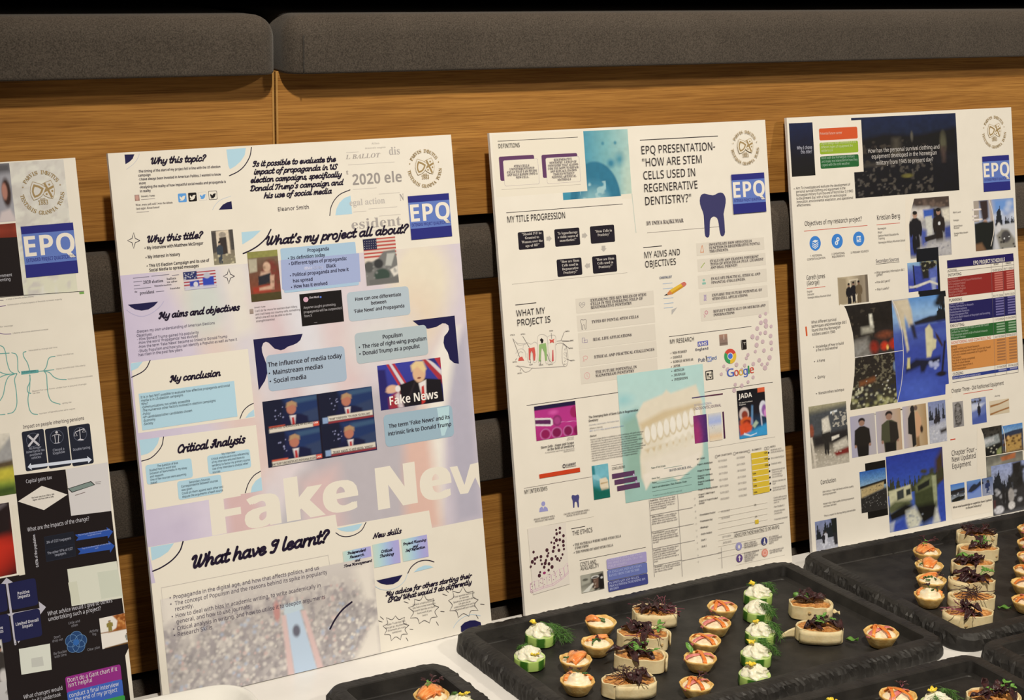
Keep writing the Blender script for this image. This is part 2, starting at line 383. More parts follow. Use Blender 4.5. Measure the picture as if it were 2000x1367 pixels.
class Sheet:
    """gathers flat shapes (millimetres on the board) for one printed part"""
    def __init__(s): s.v = []; s.f = []; s.c = []; s.n = 0
    def add(s, pts, faces, col, layer):
        pts = np.asarray(pts, float)
        a = np.empty((len(pts), 3)); a[:, 0] = pts[:, 0]; a[:, 1] = pts[:, 1]; a[:, 2] = layer
        s.v.append(a); s.f += [tuple(i + s.n for i in f) for f in faces]
        c = np.ones((len(pts), 4)); c[:, :3] = col
        s.c.append(c); s.n += len(pts)
    def poly(s, pts, col, layer):
        if len(pts) < 3: return
        tri = tessellate_polygon([[Vector((p[0], p[1], 0)) for p in pts]])
        s.add(pts, tri, col, layer)
    def rect(s, u0, v0, u1, v1, r, col, layer):
        u0, u1 = min(u0, u1), max(u0, u1); v0, v1 = min(v0, v1), max(v0, v1)
        if r <= 0:
            s.add([(u0, v0), (u1, v0), (u1, v1), (u0, v1)], [(0, 1, 2, 3)], col, layer); return
        pts = []
        for cx, cy, a in ((u1 - r, v0 + r, -90), (u1 - r, v1 - r, 0), (u0 + r, v1 - r, 90), (u0 + r, v0 + r, 180)):
            for k in range(6):
                an = R(a + 18 * k); pts.append((cx + r * math.cos(an), cy + r * math.sin(an)))
        s.add(pts, [tuple(range(len(pts)))], col, layer)
    def ell(s, cu, cv, ru, rv, col, layer, n=28):
        pts = [(cu + ru * math.cos(2 * math.pi * k / n), cv + rv * math.sin(2 * math.pi * k / n)) for k in range(n)]
        s.add(pts, [tuple(range(n))], col, layer)
    def ring(s, cu, cv, r, w, col, layer, n=40):
        pts = []
        for k in range(n):
            a = 2 * math.pi * k / n
            for q in (r - w / 2, r + w / 2): pts.append((cu + q * math.cos(a), cv + q * math.sin(a)))
        s.add(pts, [(2 * k, 2 * k + 1, (2 * k + 3) % (2 * n), (2 * k + 2) % (2 * n)) for k in range(n)], col, layer)
    def stroke(s, pts, w, col, layer, caps=True):
        P = [np.array(p, float) for p in pts]; V = []; n = len(P)
        for i, p in enumerate(P):
            d = P[min(i + 1, n - 1)] - P[max(i - 1, 0)]; l = np.hypot(*d) or 1
            nn = np.array((-d[1], d[0])) / l * w / 2
            V += [p + nn, p - nn]
        s.add(V, [(2 * i, 2 * i + 1, 2 * i + 3, 2 * i + 2) for i in range(n - 1)], col, layer)
        if caps:
            for p in (P[0], P[-1]): s.ell(p[0], p[1], w / 2, w / 2, col, layer, 10)
    def text(s, st, lines, u, v, em, width, align, spacing, ang, col, layer):
        if st == 'script': return s.script(lines, u, v, em, width, align, spacing, col, layer)
        fn, mp, off, shear = STYLE[st]
        body = '\n'.join(lines)
        if mp: body = math_letters(body, *mp)
        cu = bpy.data.curves.new('lettering', 'FONT')
        f = get_font(fn)
        if f: cu.font = f
        cu.body = body; cu.size = 1; cu.resolution_u = 2 if em > 9 else 1
        cu.align_x = {'l': 'LEFT', 'c': 'CENTER', 'r': 'RIGHT'}[align]
        cu.shear = shear
        cu.space_line = 1.0
        ob = bpy.data.objects.new('lettering', cu)
        COL.objects.link(ob)
        me = bpy.data.meshes.new_from_object(ob)
        n = len(me.vertices)
        if n:
            co = np.empty(n * 3); me.vertices.foreach_get('co', co); co = co.reshape(-1, 3)
            faces = [tuple(p.vertices) for p in me.polygons]
            w = co[:, 0].max() - co[:, 0].min()
            sx = width / w if width > 0 else em
            x = co[:, 0] * sx; y = co[:, 1] * em
            if len(lines) > 1:
                # re-space the lines: the font's own pitch is 1 em per line
                k = np.round(np.clip(0.17 - co[:, 1], 0, None))
                y = (co[:, 1] + k) * em - k * spacing
            if align == 'l': x = x - co[:, 0].min() * sx
            ca, sa = math.cos(ang), math.sin(ang)
            for li, dx in enumerate((0,) if not off else (-off * em, off * em) if off < .02 else (-off * em, 0, off * em)):
                s.add(np.stack([u + (x + dx) * ca - y * sa, v + (x + dx) * sa + y * ca], 1), faces, col, layer + .04 * li)
        bpy.data.objects.remove(ob); bpy.data.meshes.remove(me); bpy.data.curves.remove(cu)
    def script(s, lines, u, v, em, width, align, spacing, col, layer):
        for li, (ln, wd, off) in enumerate(lines):
            adv = sum(GL[c][0] for c in ln if c in GL)
            sx = wd / adv
            x = u + off
            for c in ln:
                if c not in GL: continue
                a, strokes = GL[c]
                for k, st in enumerate(strokes):
                    pts = [(st[i], st[i + 1]) for i in range(0, len(st), 2)]
                    pp = smooth_pts(pts, 5)
                    q = [(x + (p[0] + .26 * (p[1] - .25)) * sx, v - li * spacing + p[1] * em) for p in pp]
                    s.stroke(q, em * (.195 if len(pts) > 2 else .21), col, layer)
                x += a * sx
    def image(s, cv, u0, v0, u1, v1, layer):
        ny, nx = cv.shape[:2]
        X, Y = np.meshgrid(np.linspace(u0, u1, nx), np.linspace(v1, v0, ny))
        a = np.stack([X.ravel(), Y.ravel(), np.full(nx * ny, layer)], 1)
        idx = np.arange(nx * ny).reshape(ny, nx)
        q = np.stack([idx[1:, :-1], idx[1:, 1:], idx[:-1, 1:], idx[:-1, :-1]], -1).reshape(-1, 4) + s.n
        s.v.append(a); s.f += [tuple(r) for r in q.tolist()]
        c = np.ones((nx * ny, 4)); c[:, :3] = cv.reshape(-1, 3); s.c.append(c); s.n += nx * ny
    def build(s, name, parent):
        v = np.concatenate(s.v); c = np.concatenate(s.c)
        me = bpy.data.meshes.new(name)
        co = np.stack([v[:, 0] / 1000, -v[:, 2] * LAYER, v[:, 1] / 1000], 1)
        me.from_pydata(co.tolist(), [], s.f)
        at = me.color_attributes.new('ink', 'FLOAT_COLOR', 'POINT')
        at.data.foreach_set('color', c.astype(np.float32).ravel())
        me.update()
        return put(name, me, 'printed_ink', parent)

# small painter for the printed photographs: every picture is mixed from soft shapes and noise
def vnoise(rng, ny, nx, cells):
    gy = max(2, int(cells * ny / nx) + 2); gx = int(cells) + 2
    g = rng.random((gy, gx))
    y = np.linspace(0, gy - 1.001, ny); x = np.linspace(0, gx - 1.001, nx)
    iy = y.astype(int); ix = x.astype(int); fy = (y - iy)[:, None]; fx = (x - ix)[None, :]
    fy = fy * fy * (3 - 2 * fy); fx = fx * fx * (3 - 2 * fx)
    a = g[np.ix_(iy, ix)]; b = g[np.ix_(iy, ix + 1)]; c = g[np.ix_(iy + 1, ix)]; d = g[np.ix_(iy + 1, ix + 1)]
    return (a * (1 - fx) + b * fx) * (1 - fy) + (c * (1 - fx) + d * fx) * fy
def paint(nx, ny, ops, seed=1):
    rng = np.random.default_rng(seed)
    X, Y = np.meshgrid((np.arange(nx) + .5) / nx, (np.arange(ny) + .5) / ny)
    A = np.zeros((ny, nx, 3))
    def mixin(m, col): A[:] = A * (1 - m[..., None]) + np.array(lin(col)) * m[..., None]
    for op in ops:
        k = op[0]
        if k == 'g':                     # vertical blend through colours
            cs = [np.array(lin(c)) for c in op[1:]]; t = Y * (len(cs) - 1); i = np.clip(t.astype(int), 0, len(cs) - 2); f = (t - i)[..., None]
            C = np.array(cs); A[:] = C[i] * (1 - f) + C[i + 1] * f
        elif k == 'h':                   # horizontal blend
            cs = [np.array(lin(c)) for c in op[1:]]; t = X * (len(cs) - 1); i = np.clip(t.astype(int), 0, len(cs) - 2); f = (t - i)[..., None]
            C = np.array(cs); A[:] = C[i] * (1 - f) + C[i + 1] * f
        elif k == 'e':                   # ellipse col cx cy rx ry soft
            _, c, cx, cy, rx, ry, so = op
            d = np.sqrt(((X - cx) / rx) ** 2 + ((Y - cy) / ry) ** 2)
            mixin(np.clip((1 + so - d) / max(2 * so, .02), 0, 1), c)
        elif k == 'p':                   # polygon col pts soft
            _, c, pt, so = op
            P = np.array(pt, float).reshape(-1, 2); ins = np.zeros((ny, nx), bool); D = np.full((ny, nx), 9.)
            for i in range(len(P)):
                x0, y0 = P[i]; x1, y1 = P[(i + 1) % len(P)]
                if y0 != y1:
                    cr = ((Y >= min(y0, y1)) & (Y < max(y0, y1))) & (X < x0 + (Y - y0) * (x1 - x0) / (y1 - y0)); ins ^= cr
                dx, dy = x1 - x0, y1 - y0; L = dx * dx + dy * dy or 1e-9
                t = np.clip(((X - x0) * dx + (Y - y0) * dy) / L, 0, 1)
                D = np.minimum(D, np.hypot(X - x0 - t * dx, Y - y0 - t * dy))
            sd = np.where(ins, D, -D); mixin(np.clip(.5 + sd / max(2 * so, .012), 0, 1), c)
        elif k == 'b':                   # scattered blobs: col count rmin rmax x0 y0 x1 y1 [alpha]
            _, c, n, r0, r1, x0, y0, x1, y1 = op[:9]; al = op[9] if len(op) > 9 else 1
            for _i in range(n):
                cx = x0 + rng.random() * (x1 - x0); cy = y0 + rng.random() * (y1 - y0); r = r0 + rng.random() * (r1 - r0)
                d = np.hypot(X - cx, (Y - cy) * ny / nx) / r
                mixin(np.clip(1.3 - d, 0, 1) * al, c)
        elif k == 'n':                   # brightness noise: amount cells
            A *= (1 + op[1] * (vnoise(rng, ny, nx, op[2]) * 2 - 1))[..., None]
        elif k == 'm':                   # patches of a colour where noise is high: col cells threshold x0 y0 x1 y1
            _, c, ce, th, x0, y0, x1, y1 = op
            z = .65 * vnoise(rng, ny, nx, ce) + .35 * vnoise(rng, ny, nx, ce * 2.3)
            w = (X >= x0) & (X <= x1) & (Y >= y0) & (Y <= y1)
            mixin(np.clip((z - th) * 9, 0, 1) * w, c)
        elif k == 't':                   # row of conifers: col base height count x0 x1
            _, c, ba, hh, n, x0, x1 = op
            for _i in range(n):
                cx = x0 + rng.random() * (x1 - x0); h = hh * (.5 + .6 * rng.random()); w = h * .22
                mm = (Y < ba) & (Y > ba - h) & (np.abs(X - cx) < w * (Y - ba + h) / h * (.7 + .5 * rng.random()))
                mixin(mm.astype(float), c)
        elif k == 'q':                   # standing figure: coat colour, skin, cx, top, height, width
            _, c, sk, cx, ty, h, w = op
            for (cc, ex, ey, rx, ry) in ((c, cx, ty + h * .38, w * .5, h * .24), (c, cx - w * .16, ty + h * .78, w * .17, h * .26), (c, cx + w * .16, ty + h * .78, w * .17, h * .26), (c, cx - w * .42, ty + h * .42, w * .14, h * .2), (c, cx + w * .42, ty + h * .42, w * .14, h * .2), (sk, cx, ty + h * .08, w * .2, h * .085)):
                d = np.sqrt(((X - ex) / rx) ** 2 + ((Y - ey) / ry) ** 2); mixin(np.clip((1.1 - d) * 5, 0, 1), cc)
            d = np.sqrt(((X - cx) / (w * .2)) ** 2 + ((Y - ty - h * .03) / (h * .05)) ** 2); mixin(np.clip((1.1 - d) * 5, 0, 1), '#1c1816')
    return np.clip(A, 0.004, 0.95)

def crest(s, cu, cv, r, col, paper, L):
    """round school emblem: ring lettering around two tilted shields"""
    top, bot = 'PARVIS IMBUTUS', 'TENTABIS GRANDIA TUTUS'
    h = r * .17
    def ringtext(txt, a0, a1, rr, flip):
        n = len(txt)
        for i, ch in enumerate(txt):
            if ch == ' ': continue
            a = R(a0 + (a1 - a0) * i / (n - 1))
            rot = a - math.pi / 2 if not flip else a + math.pi / 2
            w = h * (.5 if ch == 'I' else 1.15 if ch == 'M' else .82)
            ca, sa = math.cos(rot), math.sin(rot)
            px, py = cu + rr * math.cos(a), cv + rr * math.sin(a)
            s.text('sb', [ch], px - ca * w / 2, py - sa * w / 2, h / .455, w, 'l', 0, rot, col, L)
    ringtext(top, 146, 34, r * .78, False)
    ringtext(bot, 188, 352, r * 1.0, True)
    for a in (163, 17): s.ell(cu + r * .88 * math.cos(R(a)), cv + r * .88 * math.sin(R(a)), r * .03, r * .03, col, L, 10)
    def shield(cx, cy, sc, rot, c, lay):
        P = [(-.5, .5), (-.25, .53), (0, .56), (.25, .53), (.5, .5), (.5, .1), (.42, -.2), (.25, -.45), (0, -.66), (-.25, -.45), (-.42, -.2), (-.5, .1)]
        ca, sa = math.cos(rot), math.sin(rot)
        pts = [(cx + sc * (x * ca - y * sa), cy + sc * (x * sa + y * ca)) for x, y in P]
        s.poly(pts, c, lay); return pts
    for (cx, cy, rot, kind) in ((cu + r * .27, cv + r * .06, R(24), 1), (cu - r * .24, cv + r * .04, R(-26), 0)):
        b = L if kind else L + .4
        shield(cx, cy, r * .66, rot, col, b); shield(cx, cy, r * .62, rot, paper, b + .08)
        ca, sa = math.cos(rot), math.sin(rot)
        if kind == 0:
            shield(cx, cy, r * .48, rot, col, b + .16); shield(cx, cy, r * .31, rot, paper, b + .24)
        else:
            def P(x, y): return (cx + r * .62 * (x * ca - y * sa), cy + r * .62 * (x * sa + y * ca))
            s.stroke([P(0, .55), P(0, -.6)], r * .1, col, b + .16, False); s.stroke([P(-.48, .05), P(.48, .05)], r * .1, col, b + .18, False)
            for qx, qy in ((-.27, .3), (.27, .3), (-.24, -.2), (.24, -.2)):
                q = P(qx, qy); s.ell(q[0], q[1], r * .05, r * .05, col, b + .16, 8)
    s.text('sb', ['1883'], cu - r * .23, cv - r * .56, r * .44, r * .44, 'l', 0, 0, col, L)
    s.text('s', ['ESTD'], cu - r * .13, cv - r * .38, r * .22, r * .24, 'l', 0, 0, col, L)
def logo(s, u0, v0, u1, v1, cd, cm, cw, L):
    """square blue project-qualification mark"""
    w = u1 - u0; h = v1 - v0
    s.rect(u0, v0, u1, v1, 0, cd, L); s.rect(u0, v0 + .25 * h, u1, v0 + .85 * h, 0, cm, L + .1)
    s.text('b', ['EPQ'], u0 + .03 * w, v0 + .41 * h, .82 * h, .96 * w, 'l', 0, 0, cw, L + .2)
    s.text('b', ['EXTENDED PROJECT QUALIFICATION'], u0 + .04 * w, v0 + .30 * h, .15 * h, .94 * w, 'l', 0, 0, cd, L + .2)

def display_board(spec):
    t = thing('display_board', spec['label'], 'display board', group=None)
    yaw, lean = spec['yaw'], 0.1844
    ex = Vector((math.cos(yaw), math.sin(yaw), 0)); n = Vector((-math.sin(yaw), math.cos(yaw), 0))
    ez = Vector((0, 0, 1)) * math.cos(lean) + n * math.sin(lean); ey = ez.cross(ex)
    m = Matrix((ex, ey, ez)).transposed().to_4x4(); m.translation = Vector((spec['x'], spec['y'], 0.7412))
    t.matrix_world = m
    bm = box_bm(0, .42, 0, .005, 0, .594)
    b = put('foam_board', bm_mesh('foam_board', bm), ['foam_core', 'board_face'], t)
    for p in b.data.polygons:
        if abs(p.normal.y) > .9: p.material_index = 1
    sheets = {}; single = []; each = False
    for op in spec['ops']:
        k = op[0]
        if k == 'part':
            cur = op[1]; each = len(op) > 2; continue
        if k == 'img':
            s = Sheet(); _, name, u0, v0, u1, v1, nx, ny, seed, lay, pops = op
            s.image(paint(nx, ny, pops, seed), u0, v0, u1, v1, lay)
            s.build(name, t); continue
        if each:
            s = Sheet(); single.append((cur, s))
        else:
            if cur not in sheets: sheets[cur] = Sheet()
            s = sheets[cur]
        c = lin(op[1])
        if k == 'r': s.rect(op[3], op[4], op[5], op[6], op[7], c, op[2])
        elif k == 'p': s.poly([(op[3][i], op[3][i + 1]) for i in range(0, len(op[3]), 2)], c, op[2])
        elif k == 's':
            P = [(op[4][i], op[4][i + 1]) for i in range(0, len(op[4]), 2)]
            s.stroke(smooth_pts(P) if op[5] else P, op[3], c, op[2])
        elif k == 'e': s.ell(op[3], op[4], op[5], op[6], c, op[2])
        elif k == 'o': s.ring(op[3], op[4], op[5], op[6], c, op[2])
        elif k == 't': s.text(op[3], op[4], op[5], op[6], op[7], op[8], op[9], op[10], op[11], c, op[2])
        elif k == 'crest': crest(s, op[3], op[4], op[5], c, lin(op[6]), op[2])
        elif k == 'logo': logo(s, op[3], op[4], op[5], op[6], c, lin(op[7]), lin(op[8]), op[2])
    for name, s in list(sheets.items()) + single: s.build(name.split('/')[0], t)
    return t

# ------------------------------------------------------------------ artwork of the four boards (millimetres from the lower left corner)
display_board({'label':'leftmost white display board with teal mind map above black slides, cut by the frame','x':-0.6769,'y':-0.0831,'yaw':0.0907,'ops':[
('img','pale_backing',351.2,457,407.3,593,21,52,1,1.12,[('g',(208,208,207),(211,212,210),(212,213,203),(216,219,203)),('m',(200,199,198),6,.55,0,0,1,1),('m',(219,221,217),7,.6,0,0,1,1),('n',.02,10)]),
('img','printed_photo',306,534.3,351.1,592.6,44,57,2,1.24,[('h',(135,135,147),(140,142,155),(151,153,167),(157,159,171)),('p',(87,87,94),[0,0,1,0,1,.16,0,.2],.05),('e',(54,34,30),.86,.5,.1,.24,.2),('e',(173,124,112),.82,.48,.06,.14,.2),('p',(202,193,199),[.7,.82,.9,.78,1,.95,1,1,.6,1],.03)]),
('img','red_band',299.1,518.1,350.8,532.4,40,11,3,1.36,[('g',(119,41,25),(135,52,36),(106,34,19)),('n',.12,9)]),
('part','dark_panel',1),
('p',(21,12,16),1.48,[297.8,520.3,350.8,518.2,351,459.5,291,460.9]),
('s',(39,32,38),1.6,.61,[295.9,460.1,350.7,459.2,413.9,456.9],0),
('p',(119,166,90),1.72,[408.7,456.6,413.8,456.5,413.9,454.2,408.9,454.3]),
('part','printed_text'),
('t',(198,200,215),1.84,'n',['the government'],315,479.6,6.34,26.4,'l',0,0),
('t',(198,200,215),1.96,'n',['is presenting'],318.2,475.5,6.35,21,'l',0,0),
('part','mind_map'),
('s',(103,74,135),2.08,.71,[316.4,449,322.2,450.1,325.6,450.5,331.4,450.8],1),
('s',(103,74,135),2.2,.71,[316.3,428.6,320.5,425.3,322.6,423.9,327,422.5,333.6,421.9],1),
('s',(87,80,96),2.32,.61,[319.6,457,329.7,456.4],0),
('s',(103,168,167),2.44,.87,[314.8,415.2,321.2,411.6,324.4,409.5,326,403.6,326.6,393.3,328.5,385.1,332.7,381.6],1),
('s',(103,168,167),2.56,.87,[332.2,402.9,336.6,400.6,337.3,394.2,336.5,385.2,337.9,381.8],1),
('s',(103,168,167),2.68,.87,[311.9,389.5,318.2,385.2,324.7,382.1,335,381.6],1),
('s',(103,168,167),2.8,.87,[310.5,377.2,317.6,379.9,324.6,381.6,335,381.5],1),
('s',(103,168,167),2.92,.87,[311.3,354.3,314.9,356.6,319,362.3,322.6,373.3,326.7,379.6,332.6,381.3],1),
('s',(103,168,167),3.04,.87,[321.3,342.4,327.2,343.5,331.4,350.3,332.4,363.9,332,375.4,334.9,380.8],1),
('s',(103,168,167),3.16,.88,[346.8,402.4,343.9,401.4,344.2,396.8,347,390.7,348.4,382.5],1),
('s',(103,168,167),3.28,.88,[347.9,378.5,347.6,372.2,344.2,365.8,344.2,361.2,346.9,359.6],1),
('s',(103,168,167),3.4,.88,[348.2,377.9,346.4,365.5,343.4,354.4,343.7,344,346.4,339,351.4,337.3],1),
('s',(103,168,167),3.52,.88,[357.2,380.8,362.8,380.6,373.3,380.4],1),
('s',(103,168,167),3.64,.88,[362.8,380.6,366.2,384.8,368,390.3,370.7,393.5,376.1,394],1),
('s',(103,168,167),3.76,.88,[362.7,380.4,368.4,378.1,372.5,373,378.1,369.9,385.1,368.6],1),
('s',(103,168,167),3.88,.88,[363.3,380,365.1,375.7,364.6,365.3,364.7,356.1,367.4,348.7,375.8,344.4],1),
('s',(103,168,167),4,.87,[313.5,404,320.3,403.5,329.6,402.9],1),
('s',(103,168,167),4.12,.87,[308.8,342.6,318.4,342.2],0),
('p',(92,162,166),4.24,[339.6,383.3,357.4,382.5,357.2,379.5,339.4,379.7]),
('part','printed_text'),
('t',(135,132,135),4.36,'n',['Separated by change over time'],349.5,402.3,3.01,29.9,'l',0,0),
('t',(135,132,135),4.48,'n',['Salary sacrifice tax'],377.8,393.7,3.04,17.9,'l',0,0),
('t',(135,132,135),4.6,'n',['Impact benefits over 70% elderly'],375.7,380.1,3.04,31.1,'l',0,0),
('t',(135,132,135),4.72,'n',['Need to become transferable'],386.8,368.2,3.05,26.5,'l',0,0),
('t',(135,132,135),4.84,'n',['Based for use from under tax a pound change'],348.8,360.8,3.02,56.9,'l',0,0),
('t',(135,132,135),4.96,'n',['tax rate'],348.8,358.7,3.02,7.36,'l',0,0),
('t',(135,132,135),5.08,'n',['number of beneficiaries who regret'],353.1,337.1,3.03,37.9,'l',0,0),
('t',(135,132,135),5.2,'n',['spring rise'],378.1,344.3,3.05,9.78,'l',0,0),
('t',(135,132,135),5.32,'n',['a range of benefits before income'],332.6,456.3,2.98,28.2,'l',0,0),
('t',(135,132,135),5.44,'n',['Continuation of future aspects of finances increases majority'],333.4,450.6,2.98,56.5,'l',0,0),
('t',(135,132,135),5.56,'n',['for savings'],323.3,429.5,2.98,13.1,'l',0,0),
('t',(135,132,135),5.68,'n',['Lifetime allowance abolished increase'],335.5,421.6,2.99,36.6,'l',0,0),
('t',(43,91,92),5.8,'n',['changes'],340.5,381.2,3.22,14.2,'l',0,0),
('img','printed_photo',270.1,260.9,320.7,323.2,55,67,4,5.92,[('g',(212,210,203),(204,202,197),(166,169,161),(103,101,87),(176,172,62),(135,157,60),(71,91,43)),('p',(157,159,164),[.5,.5,.8,.24,1,.06,1,.5],.03),('p',(87,74,55),[0,.5,1,.44,1,.56,0,.58],.03),('p',(191,184,67),[0,.6,1,.56,1,.72,0,.76],.05),('p',(59,82,33),[0,.86,1,.84,1,1,0,1],.06),('n',.1,16)]),
('img','printed_photo',262.1,180.1,312.1,253.4,49,71,5,6.04,[('g',(37,19,22),(39,22,25),(103,22,16),(181,39,25),(135,22,12),(71,10,9)),('e',(198,46,28),.4,.66,.42,.3,.6),('p',(30,17,20),[.5,0,1,0,1,.42,.7,.45],.06),('p',(103,97,105),[.7,.05,.9,0,.94,.03,.74,.1],.03)]),
('part','dark_panel',1),
('p',(21,12,16),6.16,[320.8,279.5,373.9,276.9,374.4,228.3,417.6,225.8,417.9,172.7,420,78.1,415.6,71.2,416,11.4,415.8,0,173.9,4.6,233.5,179.3,314.4,178.1,320.3,177.4]),
('p',(226,223,213),6.28,[314.9,249.8,320,249.4,320.4,177.4,314.4,177.3]),
('part','text_card',1),
('r',(26,31,49),6.4,333,281.4,355.9,322.1,2.07),
('r',(26,31,49),6.52,357,280.2,380.6,321.3,2.11),
('r',(26,31,49),6.64,381.7,278.6,404.6,320.5,2.14),
('o',(106,115,141),6.76,343.9,312.4,6.79,.31),
('o',(106,115,141),6.88,368.6,311.5,6.9,.32),
('o',(106,115,141),7,393.3,310.7,7.01,.32),
('p',(208,219,241),7.12,[335.2,285.6,338.8,289.2,339,287.1,398.4,284.9,398.1,286.9,402.7,282.5,398.6,279.4,398.4,281.7,339.1,283.9,339.2,282]),
('s',(198,200,215),7.24,2.17,[339.6,317,349,306.3],0),
('s',(198,200,215),7.36,2.18,[349.4,316.8,338.9,306.8],0),
('e',(198,200,215),7.48,368.9,316.3,1.38,1.36),
('s',(198,200,215),7.6,.52,[363.9,313,366.2,314,371,313.8,373,312.2],0),
('s',(198,200,215),7.72,.63,[366.6,313.1,366.6,305.7],0),
('s',(198,200,215),7.84,.63,[370.7,313.1,369.5,305.3],0),
('s',(198,200,215),7.96,.52,[365,305.4,370.9,305.3],0),
('s',(198,200,215),8.08,.74,[393.4,316.3,393,305.4],0),
('s',(198,200,215),8.2,.74,[388.4,313.6,398,315.9],0),
('s',(198,200,215),8.32,.53,[388.4,313.6,386.6,309.6,390.1,309.3,388.4,313.6],0),
('s',(198,200,215),8.44,.53,[398,315.9,395.9,312.2,399.2,312,398,315.9],0),
('p',(198,200,215),8.56,[389.6,304.8,392.5,306.3,396.2,304.9,396.4,303.8]),
('p',(223,221,219),8.68,[321.4,252.6,347.5,264.2,373.1,250.8,346.9,239.2]),
('p',(208,208,215),8.8,[374.4,277,419.2,277,417.6,225.8,374.4,228.3]),
('p',(37,37,38),8.92,[373.8,256.9,399.3,260.5,403.4,255.8,377.8,251.9]),
('p',(122,141,141),9.04,[375.2,256.5,398.9,259.7,402.1,256,378.3,252.8]),
('s',(106,91,92),9.16,.63,[381.1,248.6,391.7,250],0),
('s',(87,80,83),9.28,.42,[403.7,258.7,409.8,258],0),
('s',(87,80,83),9.4,.42,[404.1,256.8,409,256],0),
('r',(22,28,45),9.52,333.9,182,334.9,217.8,0),
('r',(31,39,60),9.64,343.9,197.3,374.9,211.8,0),
('r',(18,23,39),9.76,344.1,197.7,374.8,211.5,0),
('r',(31,39,60),9.88,343.5,185.9,374.9,198.9,0),
('r',(18,23,39),10,343.7,186.3,374.7,198.6,0),
('p',(39,80,172),10.1,[376.1,208.1,410.8,207.2,410.4,209.8,416.9,204,410.8,197.5,410.6,200.5,376.6,201.8,379.3,204.6]),
('p',(39,80,172),10.2,[376.9,193.6,410.8,192.4,410.8,195.3,417,188.9,411.5,182.4,411.3,185.7,377.3,187.1,380,189.8]),
('p',(212,217,209),10.4,[364.1,174.2,417.4,172.4,420,132.5,364.5,135.1]),
('p',(200,208,199),10.5,[395.4,164.6,417.7,163.4,420,134.9,396.6,136]),
('p',(204,209,197),10.6,[363.5,160.2,372.8,159.9,373.9,135.8,365.1,136.1]),
('s',(186,187,206),10.7,2.27,[300.9,175.5,302.5,108.9],0),
('s',(186,187,206),10.8,2.25,[269.7,141,334.6,139],0),
('p',(186,187,206),11,[294.5,172.1,301.2,177.9,307.5,171.6]),
('p',(186,187,206),11.1,[331,147.2,337.8,139.9,331.1,133.6]),
('p',(186,187,206),11.2,[305,112.4,308.4,112.4,305.6,109]),
('r',(22,26,75),11.3,302.9,143.9,330.3,172,3.07),
('r',(22,26,75),11.4,302.9,111.3,330.9,140.3,3.08),
('r',(22,26,75),11.6,270.2,144.4,299.1,172.8,3.01),
('r',(22,26,75),11.7,269.8,112.8,299.2,141.5,3.01),
('p',(216,223,219),11.8,[305.4,103.2,337.6,101.7,336.5,74.5,305.1,76.5]),
('p',(194,199,198),11.9,[316.8,90.7,328.5,90.2,329,80.4,316.3,81.5]),
('r',(140,39,135),12,349.3,45.9,409.2,63.5,2.12),
('r',(59,99,195),12.2,349.5,29.1,409.3,47.5,2.13),
('r',(59,157,81),12.3,351.6,11.7,410.3,30.1,2.13),
('e',(28,64,117),12.4,365.5,102,6.43,6.35),
('e',(28,64,117),12.5,360.2,99.6,6.41,6.34),
('e',(28,64,117),12.6,361.4,93.5,6.41,6.35),
('e',(28,64,117),12.8,367.4,92.2,6.44,6.36),
('e',(28,64,117),12.9,369.9,97.4,6.45,6.36),
('o',(108,150,200),13,365.5,102,6.43,.37),
('o',(108,150,200),13.1,360.2,99.6,6.41,.37),
('o',(108,150,200),13.2,361.4,93.5,6.41,.37),
('o',(108,150,200),13.4,367.4,92.2,6.44,.38),
('o',(108,150,200),13.5,369.9,97.4,6.45,.38),
('e',(43,99,177),13.6,364.9,96.9,3.21,3.18),
('img','printed_picture',391.9,83.5,420,116.2,42,50,6,13.7,[('g',(226,225,224),(226,225,224)),('p',(166,101,45),[.5,0,1,0,1,.52,.3,.52,.62,.42,.68,.2],.02),('b',(135,74,25),14,.05,.08,.66,.02,1,.46),('b',(198,141,81),9,.03,.05,.7,.05,1,.4),('p',(135,91,45),[0,.47,1,.5,1,.53,0,.5],.01),('q',(135,124,62),(178,141,99),.38,.14,.34,.22),('p',(106,74,33),[.1,.97,1,.94,1,1,.1,1],.01),('q',(135,141,141),(178,141,117),.98,.66,.22,.14)]),
('img','printed_photo',261.8,66.7,289.5,117,27,48,7,13.8,[('g',(37,32,33),(54,48,50),(71,67,69),(37,34,36)),('p',(212,213,217),[.3,.1,.96,0,1,.5,.5,.6],.03),('q',(54,50,50),(157,124,110),.86,.14,.7,.4),('e',(204,204,209),.9,.75,.16,.14,.3)]),
('img','printed_photo',256.9,37.5,289.1,74,21,23,8,14,[('g',(198,200,207),(178,180,186)),('m',(135,135,138),5,.6,0,0,1,1)]),
('part','printed_text'),
('t',(71,63,74),14.1,'n',['Impact on people inheriting pensions'],335.2,325,7.53,64,'l',0,0),
('t',(166,173,197),14.2,'n',['No longer','inheritance tax','avoidance','vehicles'],345,302.8,5.17,18.9,'c',3.31,0),
('t',(166,173,197),14.3,'n',['Closed a','loophole'],368.9,297.3,5.44,12.4,'c',3.24,0),
('t',(166,173,197),14.4,'n',['Double taxing'],384.1,294.5,5.48,18.1,'l',0,0),
('t',(198,200,215),14.6,'n',['Capital gains tax'],331.8,269.5,7.77,26.9,'l',0,0),
('t',(54,48,53),14.7,'m',['The basic rate from 10% to 18%','higher rate from 20% to 24%'],347.4,252.9,3.32,23.8,'c',2.39,0),
('t',(198,200,215),14.8,'n',['What are the impacts of the change?'],327.6,220.3,8.86,65.3,'l',0,0),
('t',(198,200,215),14.9,'m',['0.65% of the population'],334.9,182.5,5.65,33.4,'l',0,1.57),
('t',(166,173,197),15,'n',['3% of CGT taxpayers'],345.7,204.3,5.66,26,'l',0,0),
